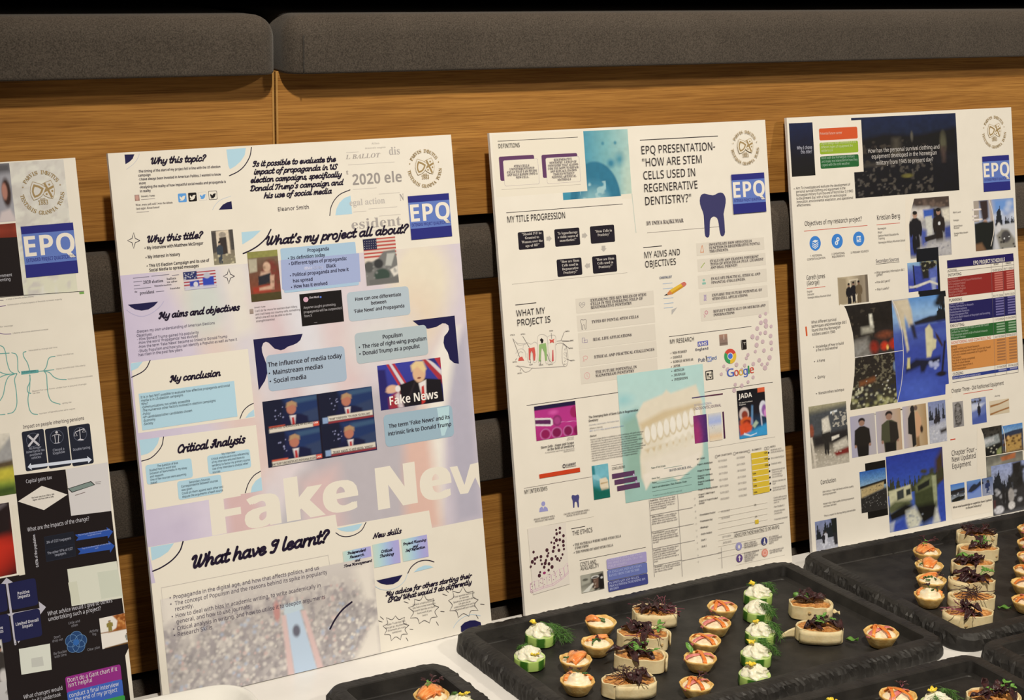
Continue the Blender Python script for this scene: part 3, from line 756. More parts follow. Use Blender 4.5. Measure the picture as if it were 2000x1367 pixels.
('t',(166,173,197),15.2,'n',['The other 97% of CGT','taxpayers'],358.8,193.2,5.45,27.1,'c',3.24,0),
('t',(166,185,237),15.3,'n',['They are hugely affected by the changes and would','struggle with it heavily'],396.6,206.3,3.08,33.9,'c',2.22,0),
('t',(166,185,237),15.4,'n',['They are not affected much as it does change','much'],397.4,191.7,3.09,31.1,'c',2.33,0),
('t',(205,208,226),15.5,'b',['Positive','Impacts'],316.5,158,6.69,12.7,'c',3.73,0),
('t',(205,208,226),15.6,'b',['Limited Overall','Impact'],316.8,127.2,6.69,23.4,'c',3.84,0),
('t',(205,208,226),15.8,'b',['Negative','Impacts'],292,127.2,6.64,12,'r',3.7,0),
('t',(198,200,215),15.9,'n',['What advice would I give to others'],338.5,130.5,8.95,69.5,'l',0,0),
('t',(198,200,215),16,'n',['undertaking such a project?'],338.9,124.8,8.95,55.9,'l',0,0),
('t',(138,139,152),16.1,'n',['Little and','often'],365.2,117,5.5,12.1,'c',3.48,0),
('t',(138,139,152),16.2,'n',["Don't",'drop out'],345.8,105.6,5.47,11.1,'c',3.36,0),
('t',(138,139,152),16.4,'n',['Be flexible','with time'],347.1,88.9,5.48,13.8,'c',3.36,0),
('t',(138,139,152),16.5,'n',['Clear plan'],375.9,85.1,5.54,13.3,'l',0,0),
('t',(138,139,152),16.6,'n',['Activity','log'],384.9,103.5,5.54,9.45,'c',3.4,0),
('t',(220,219,226),16.7,'n',["Don't do a Gant chart if it"],351.5,57.4,9.25,53.7,'l',0,0),
('t',(220,219,226),16.8,'n',["isn't helpful"],351.8,52.1,9.26,25.1,'l',0,0),
('t',(216,221,234),17,'n',['conduct a final interview'],351.4,41.2,9.26,53.7,'l',0,0),
('t',(216,221,234),17.1,'n',['at the end of my project'],351.9,35.7,9.27,50.9,'l',0,0),
('t',(198,200,215),17.2,'n',['What changes would'],304.4,51.2,8.68,40.7,'l',0,0),
('t',(198,200,215),17.3,'n',['I make if I undertook'],304.8,45.2,8.69,38.1,'l',0,0),
('part','school_crest'),
('crest',(157,135,94),17.4,381.6,561.6,23,(208,208,207)),
('part','project_logo'),
('logo',(36,40,128),19,355.4,476.4,410,528.3,(95,122,199),(232,228,221))]})
display_board({'label':'white display board with large pale lettering FAKE NEWS and many script headings','x':-0.2216,'y':-0.0234,'yaw':0.0603,'ops':[
('img','faded_picture',0,133.7,420,465.3,111,96,11,1.12,[('h',(200,193,224),(208,202,226),(213,210,223),(216,213,221),(212,205,219),(211,204,221),(210,204,221)),('p',(222,216,211),[.12,0,.22,0,.33,.45,.3,.62,.22,.3],.03),('p',(219,200,201),[.22,.2,.34,.45,.4,.7,.3,.75,.2,.4],.04),('p',(223,221,219),[.27,0,.34,0,.36,.22,.29,.25],.02),('e',(204,213,215),.22,.12,.05,.1,.4),('p',(213,195,206),[.36,.12,.44,.18,.5,.55,.44,.62],.04),('p',(217,219,233),[.44,.1,.52,.1,.56,.5,.49,.5],.03),('p',(216,199,207),[.55,.2,.63,.2,.66,.45,.58,.5],.03),('e',(226,220,206),.86,.12,.1,.16,.35),('e',(223,210,195),.83,.26,.08,.12,.5),('e',(217,216,221),.72,.3,.1,.1,.6),('p',(185,182,195),[.42,.6,.6,.5,.75,.46,.84,.55,.86,1,.44,1],.03),('p',(178,177,199),[.9,.4,1,.3,1,1,.9,1],.025),('p',(232,231,229),[.82,.5,.93,.3,.97,.3,.9,.6,.86,1,.83,1],.015),('p',(219,187,180),[.77,.6,.84,.56,.86,1,.74,1],.02),('p',(211,183,189),[.16,.72,.3,.7,.38,1,.2,1],.03),('p',(219,212,223),[.36,.7,.46,.66,.5,1,.4,1],.03),('p',(182,183,195),[.36,.9,.44,.72,.48,.72,.42,1,.36,1],.02),('p',(213,189,195),[.44,.75,.55,.72,.56,1,.46,1],.03),('p',(198,191,221),[0,.82,.2,.78,.2,1,0,1],.02),('p',(211,205,230),[.12,.6,.2,.55,.22,1,.15,1],.03),('n',.02,60)]),
('part','giant_letters',1),
('t',(229,226,218),1.24,'x',['Fake'],76.8,172.8,96.4,176.4,'l',0,0),
('t',(229,226,218),1.36,'x',['Ne'],282.8,166.7,102.2,95,'l',0,0),
('p',(229,226,218),1.48,[379.9,201.9,390.5,201.5,398.2,177.4,408.4,200.7,420,201.4,420,168.8,414,184.2,402.2,166.8,391.4,167.3]),
('part','white_panel',1),
('p',(229,226,218),1.6,[2.35,372.1,136.8,371.6,137.6,295.1,2.43,296.7]),
('p',(229,226,218),1.72,[2.5,289.3,137.9,286.5,138.4,212.7,2.86,213.2]),
('p',(229,226,218),1.84,[223.3,156.7,347,155.1,349.7,125.5,224.9,127.2]),
('p',(229,226,218),1.96,[.41,173.3,224.7,170.8,229.5,107.3,7.07,109.8]),
('part','printed_shape',1),
('p',(24,22,74),2.08,[18.1,591.8,29,591.5,26.6,587,22.9,584,18.1,581.6]),
('s',(192,196,212),2.2,.48,[34.4,591.5,31.6,586.2,26.5,581.1,18.7,576.2],1),
('p',(175,213,237),2.32,[133.8,591.2,156.9,591.7,154.8,584,149.3,577.5,142.1,572.4,135.8,569.6,134.4,573.4]),
('s',(30,19,48),2.44,1.12,[163.6,592,160.8,582.5,153.7,572.8,145.2,566.6,134.4,562.5],1),
('p',(24,22,74),2.56,[118.1,526.4,134.1,526.1,134,534.8,129.1,534,123.4,531.6]),
('s',(181,199,221),2.68,.44,[111,526.9,114.5,531.7,121,536.8,134,540.4],1),
('s',(30,19,48),2.8,1.04,[251.7,510.5,253.9,519.1,259.3,527.4,267.7,533.8,280.2,537.7],1),
('p',(175,213,237),2.92,[258.9,510.3,260.9,517.4,265.4,524.1,271.8,528.9,280.2,531.2,280.2,510.2]),
('p',(175,213,237),3.04,[142.3,500.1,165.3,500.2,155.3,492.9,142,486.6]),
('s',(30,19,48),3.16,1.58,[177.7,500.3,171.2,491.6,161.2,484.2,150.9,479.4,142,476.6],1),
('r',(92,158,230),3.28,72.9,537.5,82.5,546.9,1.16),
('p',(229,226,218),3.4,[75,544.3,77.1,542.2,78,543.8,79.7,544.3,81.4,544.1,80.6,542.8,80.1,540.9,78,539.3,75.8,539.2,74.3,540,76,540.4,74.8,541.5,74.6,542.8]),
('r',(21,15,19),3.52,84.6,537.5,94.2,547,1.17),
('p',(229,226,218),3.64,[86.7,544.4,88.8,542.3,89.7,543.9,91.4,544.4,93.2,544.2,92.3,542.9,91.8,541,89.7,539.3,87.6,539.2,86,540,87.7,540.4,86.5,541.5,86.3,542.8]),
('r',(204,204,206),3.76,96.4,537.8,105.8,547,1.17),
('r',(229,226,218),3.88,96.8,538.2,105.5,546.6,1.17),
('p',(92,158,230),4,[98.4,544.4,100.5,542.3,101.4,543.9,103.1,544.4,104.9,544.2,104,542.9,103.5,541,101.4,539.3,99.3,539.3,97.7,540.1,99.4,540.5,98.2,541.5,98,542.9]),
('r',(54,49,55),4.12,108,537.8,118,547.4,1.18),
('r',(229,226,218),4.24,108.4,538.3,117.5,546.9,1.18),
('p',(21,15,19),4.36,[110.2,544.5,112.4,542.4,113.3,544,115,544.5,116.8,544.3,115.9,543,115.4,541.1,113.3,539.4,111.1,539.3,109.5,540.1,111.2,540.5,110,541.6,109.8,542.9]),
('img','profile_picture',24.5,542.4,29.8,548.8,7,9,12,4.48,[('g',(166,146,145),(151,114,105)),('e',(196,155,146),.5,.5,.3,.38,.2)]),
('part','printed_shape',1),
('s',(30,19,48),4.6,.7,[25.4,500.3,22.1,502.3,20.6,502.9,20.4,504.9,19.6,509.4,17.8,505.1,17.2,503.2,15.6,502.8,11.9,501.4,15.3,499.4,16.7,498.8,16.9,496.9,17.8,492.4,19.6,496.7,20.2,498.6,21.8,498.9,25.4,500.3],0),
('s',(30,19,48),4.72,.73,[129.1,452.8,125.8,454.8,124.4,455.4,124.2,457.3,123.4,461.7,121.6,457.5,121,455.7,119.5,455.3,115.9,454,119.2,452,120.6,451.4,120.8,449.5,121.6,445,123.4,449.2,124,451.1,125.5,451.4,129.1,452.8],0),
('img','printed_photo',106.8,466.9,132.2,504.1,32,51,13,4.84,[('g',(103,98,94),(122,114,104),(138,134,114)),('p',(213,202,186),[.22,.03,.78,0,.8,.7,.22,.72],.015),('p',(55,48,48),[.34,.22,.66,.2,.68,.7,.34,.72],.015),('e',(153,146,138),.5,.14,.16,.08,.1),('p',(71,67,68),[0,.05,.2,.04,.22,.62,0,.66],.02),('p',(72,69,68),[.82,0,1,0,1,.6,.84,.6],.02),('q',(55,64,78),(162,141,128),.33,.33,.62,.26),('b',(198,193,166),8,.03,.06,0,.72,1,1),('n',.12,14)]),
('part','printed_shape',1),
('p',(175,213,237),4.96,[1.74,371.6,15.4,372.1,9.08,365.8,1.46,363.5]),
('s',(30,19,48),5.08,1.09,[23.5,372.3,19.1,365.3,13.1,360.9,1.33,356.9],1),
('p',(175,213,237),5.2,[137,304.1,130.7,300.7,125.9,295.9,137.1,296.4]),
('s',(30,19,48),5.32,1.02,[137.2,310.9,130.7,308.6,124.3,303.9,119.6,296.3],1),
('p',(175,213,237),5.44,[2.61,289.2,25.3,288.9,22.6,282.3,17.3,276.6,10.8,273.5,2.92,272.5]),
('s',(30,19,48),5.56,1.04,[30,288.7,27,279.6,19.9,272.2,12.2,267.8,3.04,266.5],1),
('p',(175,213,237),5.68,[138.2,227.9,131.2,224.9,126.2,219.5,123.9,212.6,138.1,212.9]),
('s',(30,19,48),5.8,1.02,[138,234.5,129.6,230.9,122.2,223.2,117.5,213.5],1),
('p',(175,213,237),5.92,[3.24,172.9,29.7,172.5,22.1,164.5,12.9,160.4,3.16,158.3]),
('s',(30,19,48),6.04,1.55,[40.1,172.4,35.4,163,25.6,154.6,13.2,149.1,2.99,146.7],1),
('p',(175,213,237),6.16,[225,154.5,258.1,154.9,252.2,149.1,245.2,147.8,237.2,148.7,230,151.2]),
('s',(30,19,48),6.28,1.05,[223.2,149.9,228.7,145.5,236.6,143.1,246.2,143.4,256.1,147.2,262.7,155.3],1),
('p',(24,22,74),6.4,[5.32,433.9,39,433.9,33.8,429.5,27.1,426.6,19.8,426.1,12.7,428.1,8.36,431]),
('s',(178,177,217),6.52,.49,[3.41,428.6,8.91,423.9,18.2,420.1,28.6,421.5,39.9,427.8,45.2,433.3],1),
('p',(24,22,74),6.64,[144.2,381.2,204.6,380.9,201.1,374.3,196.6,371.3,192.4,370,185,368.6,180.3,366.2,175.8,365.6,168.6,368.4,162.2,375.6,158.9,377,155.7,375.9,153.4,371.5,153.4,365.9,154.8,360.6,157.5,350.9,157.9,345.9,157,341.6,153.5,334,145,324.3]),
('p',(24,22,74),6.76,[346.6,380.6,404.2,380.6,404.5,322.9,398.2,324.4,392.4,329.7,390.7,337.8,386.8,344.8,385.9,350.5,387.5,357.5,392.7,361.8,394.9,365.2,394.5,369.9,390.9,372.6,386.6,373.2,378,369.9,366.5,368.9,355.5,373.2]),
('part','newspaper_snippet',1),
('t',(165,160,159),6.88,'si',['L BALLOT'],278.2,572.7,10.8,45.1,'l',0,0),
('t',(178,175,175),7,'s',['dis'],334.9,574.7,19.4,14.2,'l',0,0),
('t',(165,160,159),7.12,'s',['t'],277.1,555.4,11.4,3.28,'l',0,0),
('t',(154,150,150),7.24,'b',['2020 ele'],284.4,542.9,25.4,64.3,'l',0,0),
('t',(189,186,186),7.36,'s',['egal action'],278.1,519.7,15.3,45.9,'l',0,0),
('t',(164,160,162),7.48,'s',['N'],343.8,521.1,16.9,5.46,'l',0,0),
('t',(168,164,165),7.6,'sb',['esident'],278,492.8,24.3,65,'l',0,0),
('t',(195,192,189),7.72,'s',['democratic congress'],304.2,583,4.48,26.7,'l',0,0),
('t',(195,192,189),7.84,'s',['Allan'],312.7,587.9,4.49,10.7,'l',0,0),
('s',(204,201,199),7.96,.46,[279.6,580.2,295.4,580.2],0),
('s',(204,201,199),8.08,.46,[280.8,566.2,340.8,566.2],0),
('s',(204,201,199),8.2,.46,[284.5,538,314.4,538],0),
('s',(204,201,199),8.32,.47,[317,530.6,344.1,530.6],0),
('s',(204,201,199),8.44,.47,[302.1,514.5,339.1,514.5],0),
('s',(204,201,199),8.56,.46,[282,512.4,298.5,512.4],0),
('s',(204,201,199),8.68,.47,[314.5,505.4,342.9,505.4],0),
('s',(204,201,199),8.8,.47,[286.3,489.2,340,489.2],0),
('t',(37,32,50),8.92,'sb',['2020 election'],24.5,454.2,7.14,22.4,'l',0,0),
('t',(37,32,50),9.04,'sb',['president'],19.5,443.3,7.49,16.4,'l',0,0),
('t',(37,32,50),9.16,'sb',['ballots'],51.1,455.8,5.4,10.5,'l',0,0),
('t',(37,32,50),9.28,'sb',['we after'],50.9,452.7,4.2,11.9,'l',0,0),
('t',(37,32,50),9.4,'sb',['Misinformation'],36.4,449.9,3.82,19.3,'l',0,0),
('t',(37,32,50),9.52,'sb',['Found after'],53.6,445.4,4.09,11.7,'l',0,0),
('t',(37,32,50),9.64,'sb',['the'],14.1,445.8,4.04,2.84,'l',0,0),
('s',(116,114,135),9.76,.54,[14,461.3,31.6,461.3],0),
('s',(116,114,135),9.88,.54,[34.5,461.6,54.1,461.6],0),
('s',(116,114,135),10,.55,[57.5,460.3,65.1,460.3],0),
('s',(116,114,135),10.1,.54,[14.1,457.2,23.2,457.2],0),
('s',(116,114,135),10.2,.54,[14.3,453.3,20.5,453.3],0),
('s',(116,114,135),10.4,.54,[13.9,449.8,32.7,449.8],0),
('s',(116,114,135),10.5,.54,[37.9,444.5,46.6,444.5],0),
('part','text_panel',1),
('r',(166,198,229),10.6,186.7,428.7,280.9,478.4,1.86),
('p',(160,176,222),10.7,[186.2,465.6,284.5,465,283.2,432.4,187.5,431.1,184.7,433.6]),
('r',(177,195,212),10.8,264.1,388.1,345,421.6,4.55),
('r',(165,186,212),11,157.1,321.2,254.8,361.7,4.91),
('r',(174,191,203),11.1,269.3,338.6,364.3,374.1,4.58),
('r',(153,182,205),11.2,297,237.9,389.9,275.5,5.33),
('p',(181,215,230),11.3,[369.3,274.2,386.2,274.3,383.6,254.4,376.6,240.6,372.3,240.6]),
('r',(175,213,237),11.4,7.14,299,116.9,338.5,.56),
('r',(175,213,237),11.6,6.38,240.3,58.7,261.3,2.82),
('r',(175,213,237),11.7,77,240.5,127.5,261.1,2.94),
('r',(175,213,237),11.8,40,218,90.9,238.4,2.88),
('r',(14,9,12),11.9,204.8,389.3,257.6,425.4,0),
('e',(212,172,199),12,212.3,418.8,3.16,2.87),
('img','printed_picture',146.4,422.4,182.9,477.6,49,81,14,12.2,[('g',(122,108,90),(104,77,64),(120,70,53),(135,59,45)),('p',(140,141,81),[0,0,1,0,1,.13,0,.13],.01),('p',(73,65,38),[0,.84,1,.84,1,1,0,1],.01),('p',(178,173,156),[.03,.15,.3,.15,.28,.4,.03,.42],.02),('e',(119,57,50),.72,.5,.28,.3,.2),('e',(204,173,152),.6,.33,.12,.1,.2),('p',(198,167,150),[.4,.42,.7,.42,.72,.6,.3,.6],.03),('p',(39,39,50),[.3,.5,.7,.45,.72,.66,.28,.68],.02),('p',(159,57,43),[.1,.72,.7,.68,.66,.82,.1,.82],.03),('p',(196,162,144),[.68,.5,.82,.5,.78,.78,.3,.78,.3,.73,.66,.7],.02),('b',(88,70,50),12,.03,.08,0,.2,1,.8,.5),('n',.1,12)]),
('img','printed_picture',290.7,426.7,333.1,480.3,53,75,15,12.3,[('g',(216,208,201),(216,208,201)),('p',(181,67,62),[0,0,1,0,1,.035,0,.035],.004),('p',(181,67,62),[0,.075,1,.075,1,.11,0,.11],.004),('p',(181,67,62),[0,.15,1,.15,1,.185,0,.185],.004),('p',(181,67,62),[0,.225,1,.225,1,.26,0,.26],.004),('p',(181,67,62),[0,.3,1,.3,1,.335,0,.335],.004),('p',(181,67,62),[0,.375,1,.375,1,.41,0,.41],.004),('p',(39,40,74),[0,0,.42,0,.42,.24,0,.24],.006),('p',(116,118,120),[0,.55,.4,.45,.6,.3,.95,.28,1,.5,1,1,0,1],.02),('e',(54,56,60),.42,.55,.14,.1,.2),('e',(82,84,86),.12,.6,.14,.12,.2),('p',(182,186,186),[.7,.35,.95,.35,.8,.62,.62,.6],.02),('e',(56,74,69),.5,.8,.24,.14,.15),('p',(217,215,211),[.75,.7,1,.62,1,.8,.85,.85],.02),('b',(140,143,146),14,.03,.06,0,.5,1,1,.7),('p',(106,107,109),[.1,.88,1,.86,1,.97,.1,.99],.01)]),
('part','printed_shape',1),
('e',(204,202,207),12.4,293,477.5,.4,.35),
('e',(204,202,207),12.5,295.9,477.5,.4,.35),
('e',(204,202,207),12.6,298.8,477.5,.4,.35),
('e',(204,202,207),12.8,301.6,477.5,.4,.35),
('e',(204,202,207),12.9,304.5,477.5,.4,.35),
('e',(204,202,207),13,307.4,477.5,.4,.35),
('e',(204,202,207),13.1,292.8,474.8,.4,.35),
('e',(204,202,207),13.2,295.6,474.8,.4,.35),
('e',(204,202,207),13.4,298.5,474.8,.4,.35),
('e',(204,202,207),13.5,301.4,474.8,.4,.35),
('e',(204,202,207),13.6,304.2,474.8,.4,.35),
('e',(204,202,207),13.7,307.1,474.9,.4,.35),
('e',(204,202,207),13.8,292.5,472.1,.4,.35),
('e',(204,202,207),14,295.4,472.1,.4,.35),
('e',(204,202,207),14.1,298.2,472.1,.4,.35),
('e',(204,202,207),14.2,301.1,472.1,.4,.35),
('e',(204,202,207),14.3,304,472.1,.4,.35),
('e',(204,202,207),14.4,306.9,472.1,.4,.35),
('e',(204,202,207),14.6,292.2,469.5,.4,.35),
('e',(204,202,207),14.7,295.1,469.5,.4,.35),
('e',(204,202,207),14.8,298,469.5,.4,.35),
('e',(204,202,207),14.9,300.8,469.4,.4,.35),
('e',(204,202,207),15,303.7,469.4,.4,.35),
('e',(204,202,207),15.2,306.6,469.4,.4,.35),
('img','printed_photo',70,442.8,107.3,462.5,63,35,16,15.3,[('g',(213,212,224),(204,201,219)),('p',(165,55,67),[0,.05,1,.05,1,.12,0,.12],.006),('p',(165,55,67),[0,.21,1,.21,1,.28,0,.28],.006),('p',(165,55,67),[0,.37,1,.37,1,.44,0,.44],.006),('p',(165,55,67),[0,.53,1,.53,1,.6,0,.6],.006),('p',(165,55,67),[0,.69,1,.69,1,.76,0,.76],.006),('p',(165,55,67),[0,.85,1,.85,1,.92,0,.92],.006),('p',(38,48,105),[0,0,.42,0,.42,.44,0,.44],.01),('b',(212,216,232),26,.012,.018,.02,.03,.4,.42),('p',(50,70,177),[.18,.55,.46,.5,.48,1,.18,1],.01),('p',(49,72,186),[.58,.42,.92,.36,.92,.98,.58,1],.01),('e',(212,213,227),.36,.72,.07,.14,.1),('e',(182,187,205),.72,.3,.1,.16,.2),('p',(198,200,221),[0,.82,1,.84,1,1,0,1],.05)]),
('img','printed_photo',294.9,281.4,379.6,333.6,108,75,17,15.4,[('g',(55,62,164),(48,51,135)),('p',(178,52,64),[.14,0,.18,0,.36,.55,.32,.55],.006),('p',(178,52,64),[.23,0,.27,0,.46,.55,.42,.55],.006),('p',(212,209,219),[.185,0,.225,0,.41,.5,.37,.55],.006),('p',(165,48,62),[.7,0,.78,0,1,.4,1,.62],.01),('p',(212,209,219),[.76,0,.82,0,1,.3,1,.42],.01),('p',(39,46,123),[.78,0,1,0,1,.2,.9,.12],.01),('p',(178,52,64),[.9,0,1,0,1,.28],.01),('p',(19,15,25),[.3,.5,.55,.42,.64,.5,.7,.42,.98,.5,1,1,.3,1,.3,.62],.015),('p',(37,33,105),[0,.1,.12,.12,.16,1,0,1],.02),('p',(157,46,60),[.14,.75,.3,.6,.34,1,.14,1],.03),('p',(204,196,208),[.24,.7,.3,.64,.36,1,.28,1],.02),('e',(216,178,146),.64,.3,.1,.2,.12),('p',(223,199,152),[.52,.1,.6,.02,.72,.04,.76,.22,.72,.3,.62,.14,.53,.24],.02),('p',(228,226,230),[.62,.52,.74,.46,.72,.9,.66,.9],.012),('p',(189,50,49),[.66,.6,.7,.58,.7,.95,.64,1],.01),('e',(216,178,155),.2,.56,.09,.09,.2),('p',(216,178,155),[.1,.6,.2,.54,.3,.5,.32,.62,.14,.64],.02),('e',(226,225,232),.29,.57,.04,.07,.2),('p',(37,30,38),[.38,.95,.56,.44,.58,.46,.42,1],.01),('e',(119,57,55),.635,.4,.03,.02,.2)]),
('img','printed_photo',147.8,236.8,285.3,311.1,172,102,18,15.5,[('g',(19,27,60),(26,34,81)),('p',(18,23,50),[0,0,.17,0,.17,.5,0,.5],.01),('p',(30,52,103),[.18,0,.5,0,.5,.3,.25,.25],.02),('p',(56,85,123),[.275,.025,.5,.015,.5,.08,.275,.1],.02),('p',(47,63,101),[.35,.25,.5,.2,.5,.4,.36,.4],.02),('b',(140,146,192),9,.004,.009,.1,.1,.18,.3),('p',(19,23,62),[.15,.31,.22,.26,.3,.26,.39,.31,.4,.475,.13,.475],.012),('e',(178,116,99),.25,.17,.043,.08,.15),('p',(173,141,108),[.205,.14,.215,.07,.26,.05,.3,.09,.3,.15,.265,.11],.01),('p',(217,215,226),[.23,.27,.285,.27,.27,.42,.245,.42],.008),('p',(173,46,50),[.247,.3,.268,.3,.273,.42,.245,.42],.006),('p',(212,208,201),[.04,.415,.43,.415,.43,.485,.04,.485],.006),('p',(211,91,74),[.435,.415,.495,.415,.495,.48,.435,.48],.006),('p',(198,89,68),[.04,.39,.18,.39,.18,.415,.04,.415],.004),('p',(18,23,50),[.5,0,.67,0,.67,.5,.5,.5],.01),('p',(30,52,103),[.68,0,1,0,1,.3,.75,.25],.02),('p',(56,85,123),[.775,.025,1,.015,1,.08,.775,.1],.02),('p',(47,63,101),[.85,.25,1,.2,1,.4,.86,.4],.02),('b',(140,146,192),9,.004,.009,.6,.1,.68,.3),('p',(19,23,62),[.65,.31,.72,.26,.8,.26,.89,.31,.9,.475,.63,.475],.012),('e',(178,116,99),.75,.17,.043,.08,.15),('p',(173,141,108),[.705,.14,.715,.07,.76,.05,.8,.09,.8,.15,.765,.11],.01),('p',(217,215,226),[.73,.27,.785,.27,.77,.42,.745,.42],.008),('p',(173,46,50),[.748,.3,.768,.3,.772,.42,.745,.42],.006),('p',(212,208,201),[.57,.37,.985,.37,.985,.445,.57,.445],.006),('p',(136,163,209),[.52,.38,.57,.38,.57,.47,.52,.47],.006),('p',(137,49,60),[.57,.45,.99,.45,.99,.48,.57,.48],.006),('p',(18,23,50),[0,.5,.17,.5,.17,1,0,1],.01),('p',(30,52,103),[.18,.5,.5,.5,.5,.8,.25,.75],.02),('p',(56,85,123),[.275,.525,.5,.515,.5,.58,.275,.6],.02),('p',(47,63,101),[.35,.75,.5,.7,.5,.9,.36,.9],.02),('b',(140,146,192),9,.004,.009,.1,.6,.18,.8),('p',(19,23,62),[.15,.81,.22,.76,.3,.76,.39,.81,.4,.975,.13,.975],.012),('e',(178,116,99),.25,.67,.043,.08,.15),('p',(173,141,108),[.205,.64,.215,.57,.26,.55,.3,.59,.3,.65,.265,.61],.01),('p',(217,215,226),[.23,.77,.285,.77,.27,.92,.245,.92],.008),('p',(173,46,50),[.247,.8,.268,.8,.273,.92,.245,.92],.006),('p',(212,208,201),[.04,.915,.43,.915,.43,.985,.04,.985],.006),('p',(211,91,74),[.435,.915,.495,.915,.495,.98,.435,.98],.006),('p',(198,89,68),[.04,.89,.18,.89,.18,.915,.04,.915],.004),('p',(18,23,50),[.5,.5,.67,.5,.67,1,.5,1],.01),('p',(30,52,103),[.68,.5,1,.5,1,.8,.75,.75],.02),('p',(56,85,123),[.775,.525,1,.515,1,.58,.775,.6],.02),('p',(47,63,101),[.85,.75,1,.7,1,.9,.86,.9],.02),('b',(140,146,192),9,.004,.009,.6,.6,.68,.8),('p',(19,23,62),[.65,.81,.72,.76,.8,.76,.89,.81,.9,.975,.63,.975],.012),('e',(178,116,99),.75,.67,.043,.08,.15),('p',(173,141,108),[.705,.64,.715,.57,.76,.55,.8,.59,.8,.65,.765,.61],.01),('p',(217,215,226),[.73,.77,.785,.77,.77,.92,.745,.92],.008),('p',(173,46,50),[.748,.8,.768,.8,.772,.92,.745,.92],.006),('p',(212,208,201),[.57,.87,.985,.87,.985,.945,.57,.945],.006),('p',(136,163,209),[.52,.88,.57,.88,.57,.97,.52,.97],.006),('p',(137,49,60),[.57,.95,.99,.95,.99,.98,.57,.98],.006),('p',(18,14,36),[.485,0,.505,0,.505,1,.485,1],.004)]),
('part','printed_text'),
('t',(38,30,38),15.6,'b',['TRUMP REFUSES TO ACKNOWLEDGE WH MISTAKES'],150.6,278.6,6.16,55.8,'l',0,0),
('t',(236,231,230),15.8,'b',['CNN'],207.7,278.1,4.33,5.47,'l',0,0),
('t',(38,30,38),15.9,'b',['TRUMP TO REPORTER: "YOU KNOW YOU\'RE A FAKE"'],227.8,279,5.32,52.8,'l',0,0),
('t',(38,30,38),16,'b',['WHAT TRUMP TURNS BRIEFING INTO PROPAGANDA SESSION'],151.9,238.3,5.46,54.3,'l',0,0),
('t',(236,231,230),16.1,'b',['CNN'],207.9,239.1,4.34,5.49,'l',0,0),
('t',(38,30,38),16.2,'b',['TRUMP: WANTS TO KEEP MEDIA "HONEST"'],228.5,240.5,5.82,52.3,'l',0,0),
('img','gradient_card',229.5,99.8,265.7,126.8,18,15,19,16.4,[('h',(195,216,209),(178,215,226),(166,196,237),(166,172,232),(175,169,229))]),
('img','gradient_card',268.1,100.6,303,127.8,17,15,20,16.5,[('h',(195,216,209),(178,215,226),(166,196,237),(166,172,232),(175,169,229))]),
('img','gradient_card',306.3,100.8,341,127.2,16,14,21,16.6,[('h',(195,216,209),(178,215,226),(166,196,237),(166,172,232),(175,169,229))]),
('img','faded_crowd_picture',8.16,0,266.9,114.6,210,99,22,16.7,[('g',(207,204,205),(192,188,189),(186,183,186),(185,182,186)),('m',(167,163,169),30,.5,0,.2,1,1),('b',(162,158,165),380,.008,.02,0,.25,1,1,.6),('b',(144,142,147),260,.006,.014,0,.3,1,1,.55),('b',(211,208,207),420,.005,.011,0,.12,1,1,.7),('b',(224,221,219),110,.007,.013,0,.45,1,1,.75),('b',(209,185,186),90,.005,.011,0,.2,1,1,.7),('b',(176,191,217),70,.006,.012,0,.3,1,1,.7),('p',(223,220,217),[0,0,.3,0,.16,.3,.12,.5,.08,.2,0,.25],.03),('p',(188,210,237),[.55,.36,.62,.35,.68,1,.57,1],.004),('p',(216,192,195),[.63,.4,.65,.4,.71,1,.68,1],.004),('p',(216,192,195),[.535,.4,.555,.4,.57,1,.54,1],.004),('e',(106,108,126),.598,.58,.018,.06,.3),('p',(193,213,230),[.55,.3,.63,.29,.64,.38,.55,.4],.004),('e',(194,146,146),.515,.35,.015,.1,.3),('p',(226,223,219),[.9,.1,1,0,1,.45,.93,.42],.03),('p',(226,223,219),[.86,1,.95,.72,1,.62,1,1],.02),('b',(226,223,219),16,.006,.01,.8,.55,.98,.98)]),
('part','printed_shape',1),
('p',(204,201,200),16.8,[10.5,127.4,210.8,126.6,210.7,126.1,10.6,127]),
('s',(204,201,200),17,.44,[10.5,127.4,10.3,107.4],0),
('s',(204,201,200),17.1,.47,[210.8,126.6,211.8,114.2],0),
('s',(30,19,48),17.2,2.24,[235.1,66.8,222.9,60.6,212.6,51.6,204.7,41.6],1),
('p',(24,22,74),17.3,[269.1,85.5,304,85.7,297.8,79.4,290.6,77.2,282.1,78,274.3,81.2]),
('s',(182,209,234),17.4,.54,[266.7,79.1,273,74.8,282.9,71.7,295.3,72.6,305.4,77.7,311,85.8],1),
('s',(30,19,48),17.6,1.08,[311.1,86.2,316,92.2,323.5,96.4,332.2,97.6,340.5,96.2,347.5,93],1),
('p',(175,213,237),17.7,[319.3,85.9,325.7,89.8,334.4,91.3,341.3,89.7,346.2,86.9]),
('p',(24,22,74),17.8,[376.4,9.12,381.9,12.5,389.4,13.5,396.6,12.4,404.4,8.23,405.1,3.04,393.8,0,376.1,2.16]),
('s',(182,209,234),17.9,.55,[366,9.27,372.3,15.5,382.1,19.7,392.9,20.1,404.9,16.3],1),
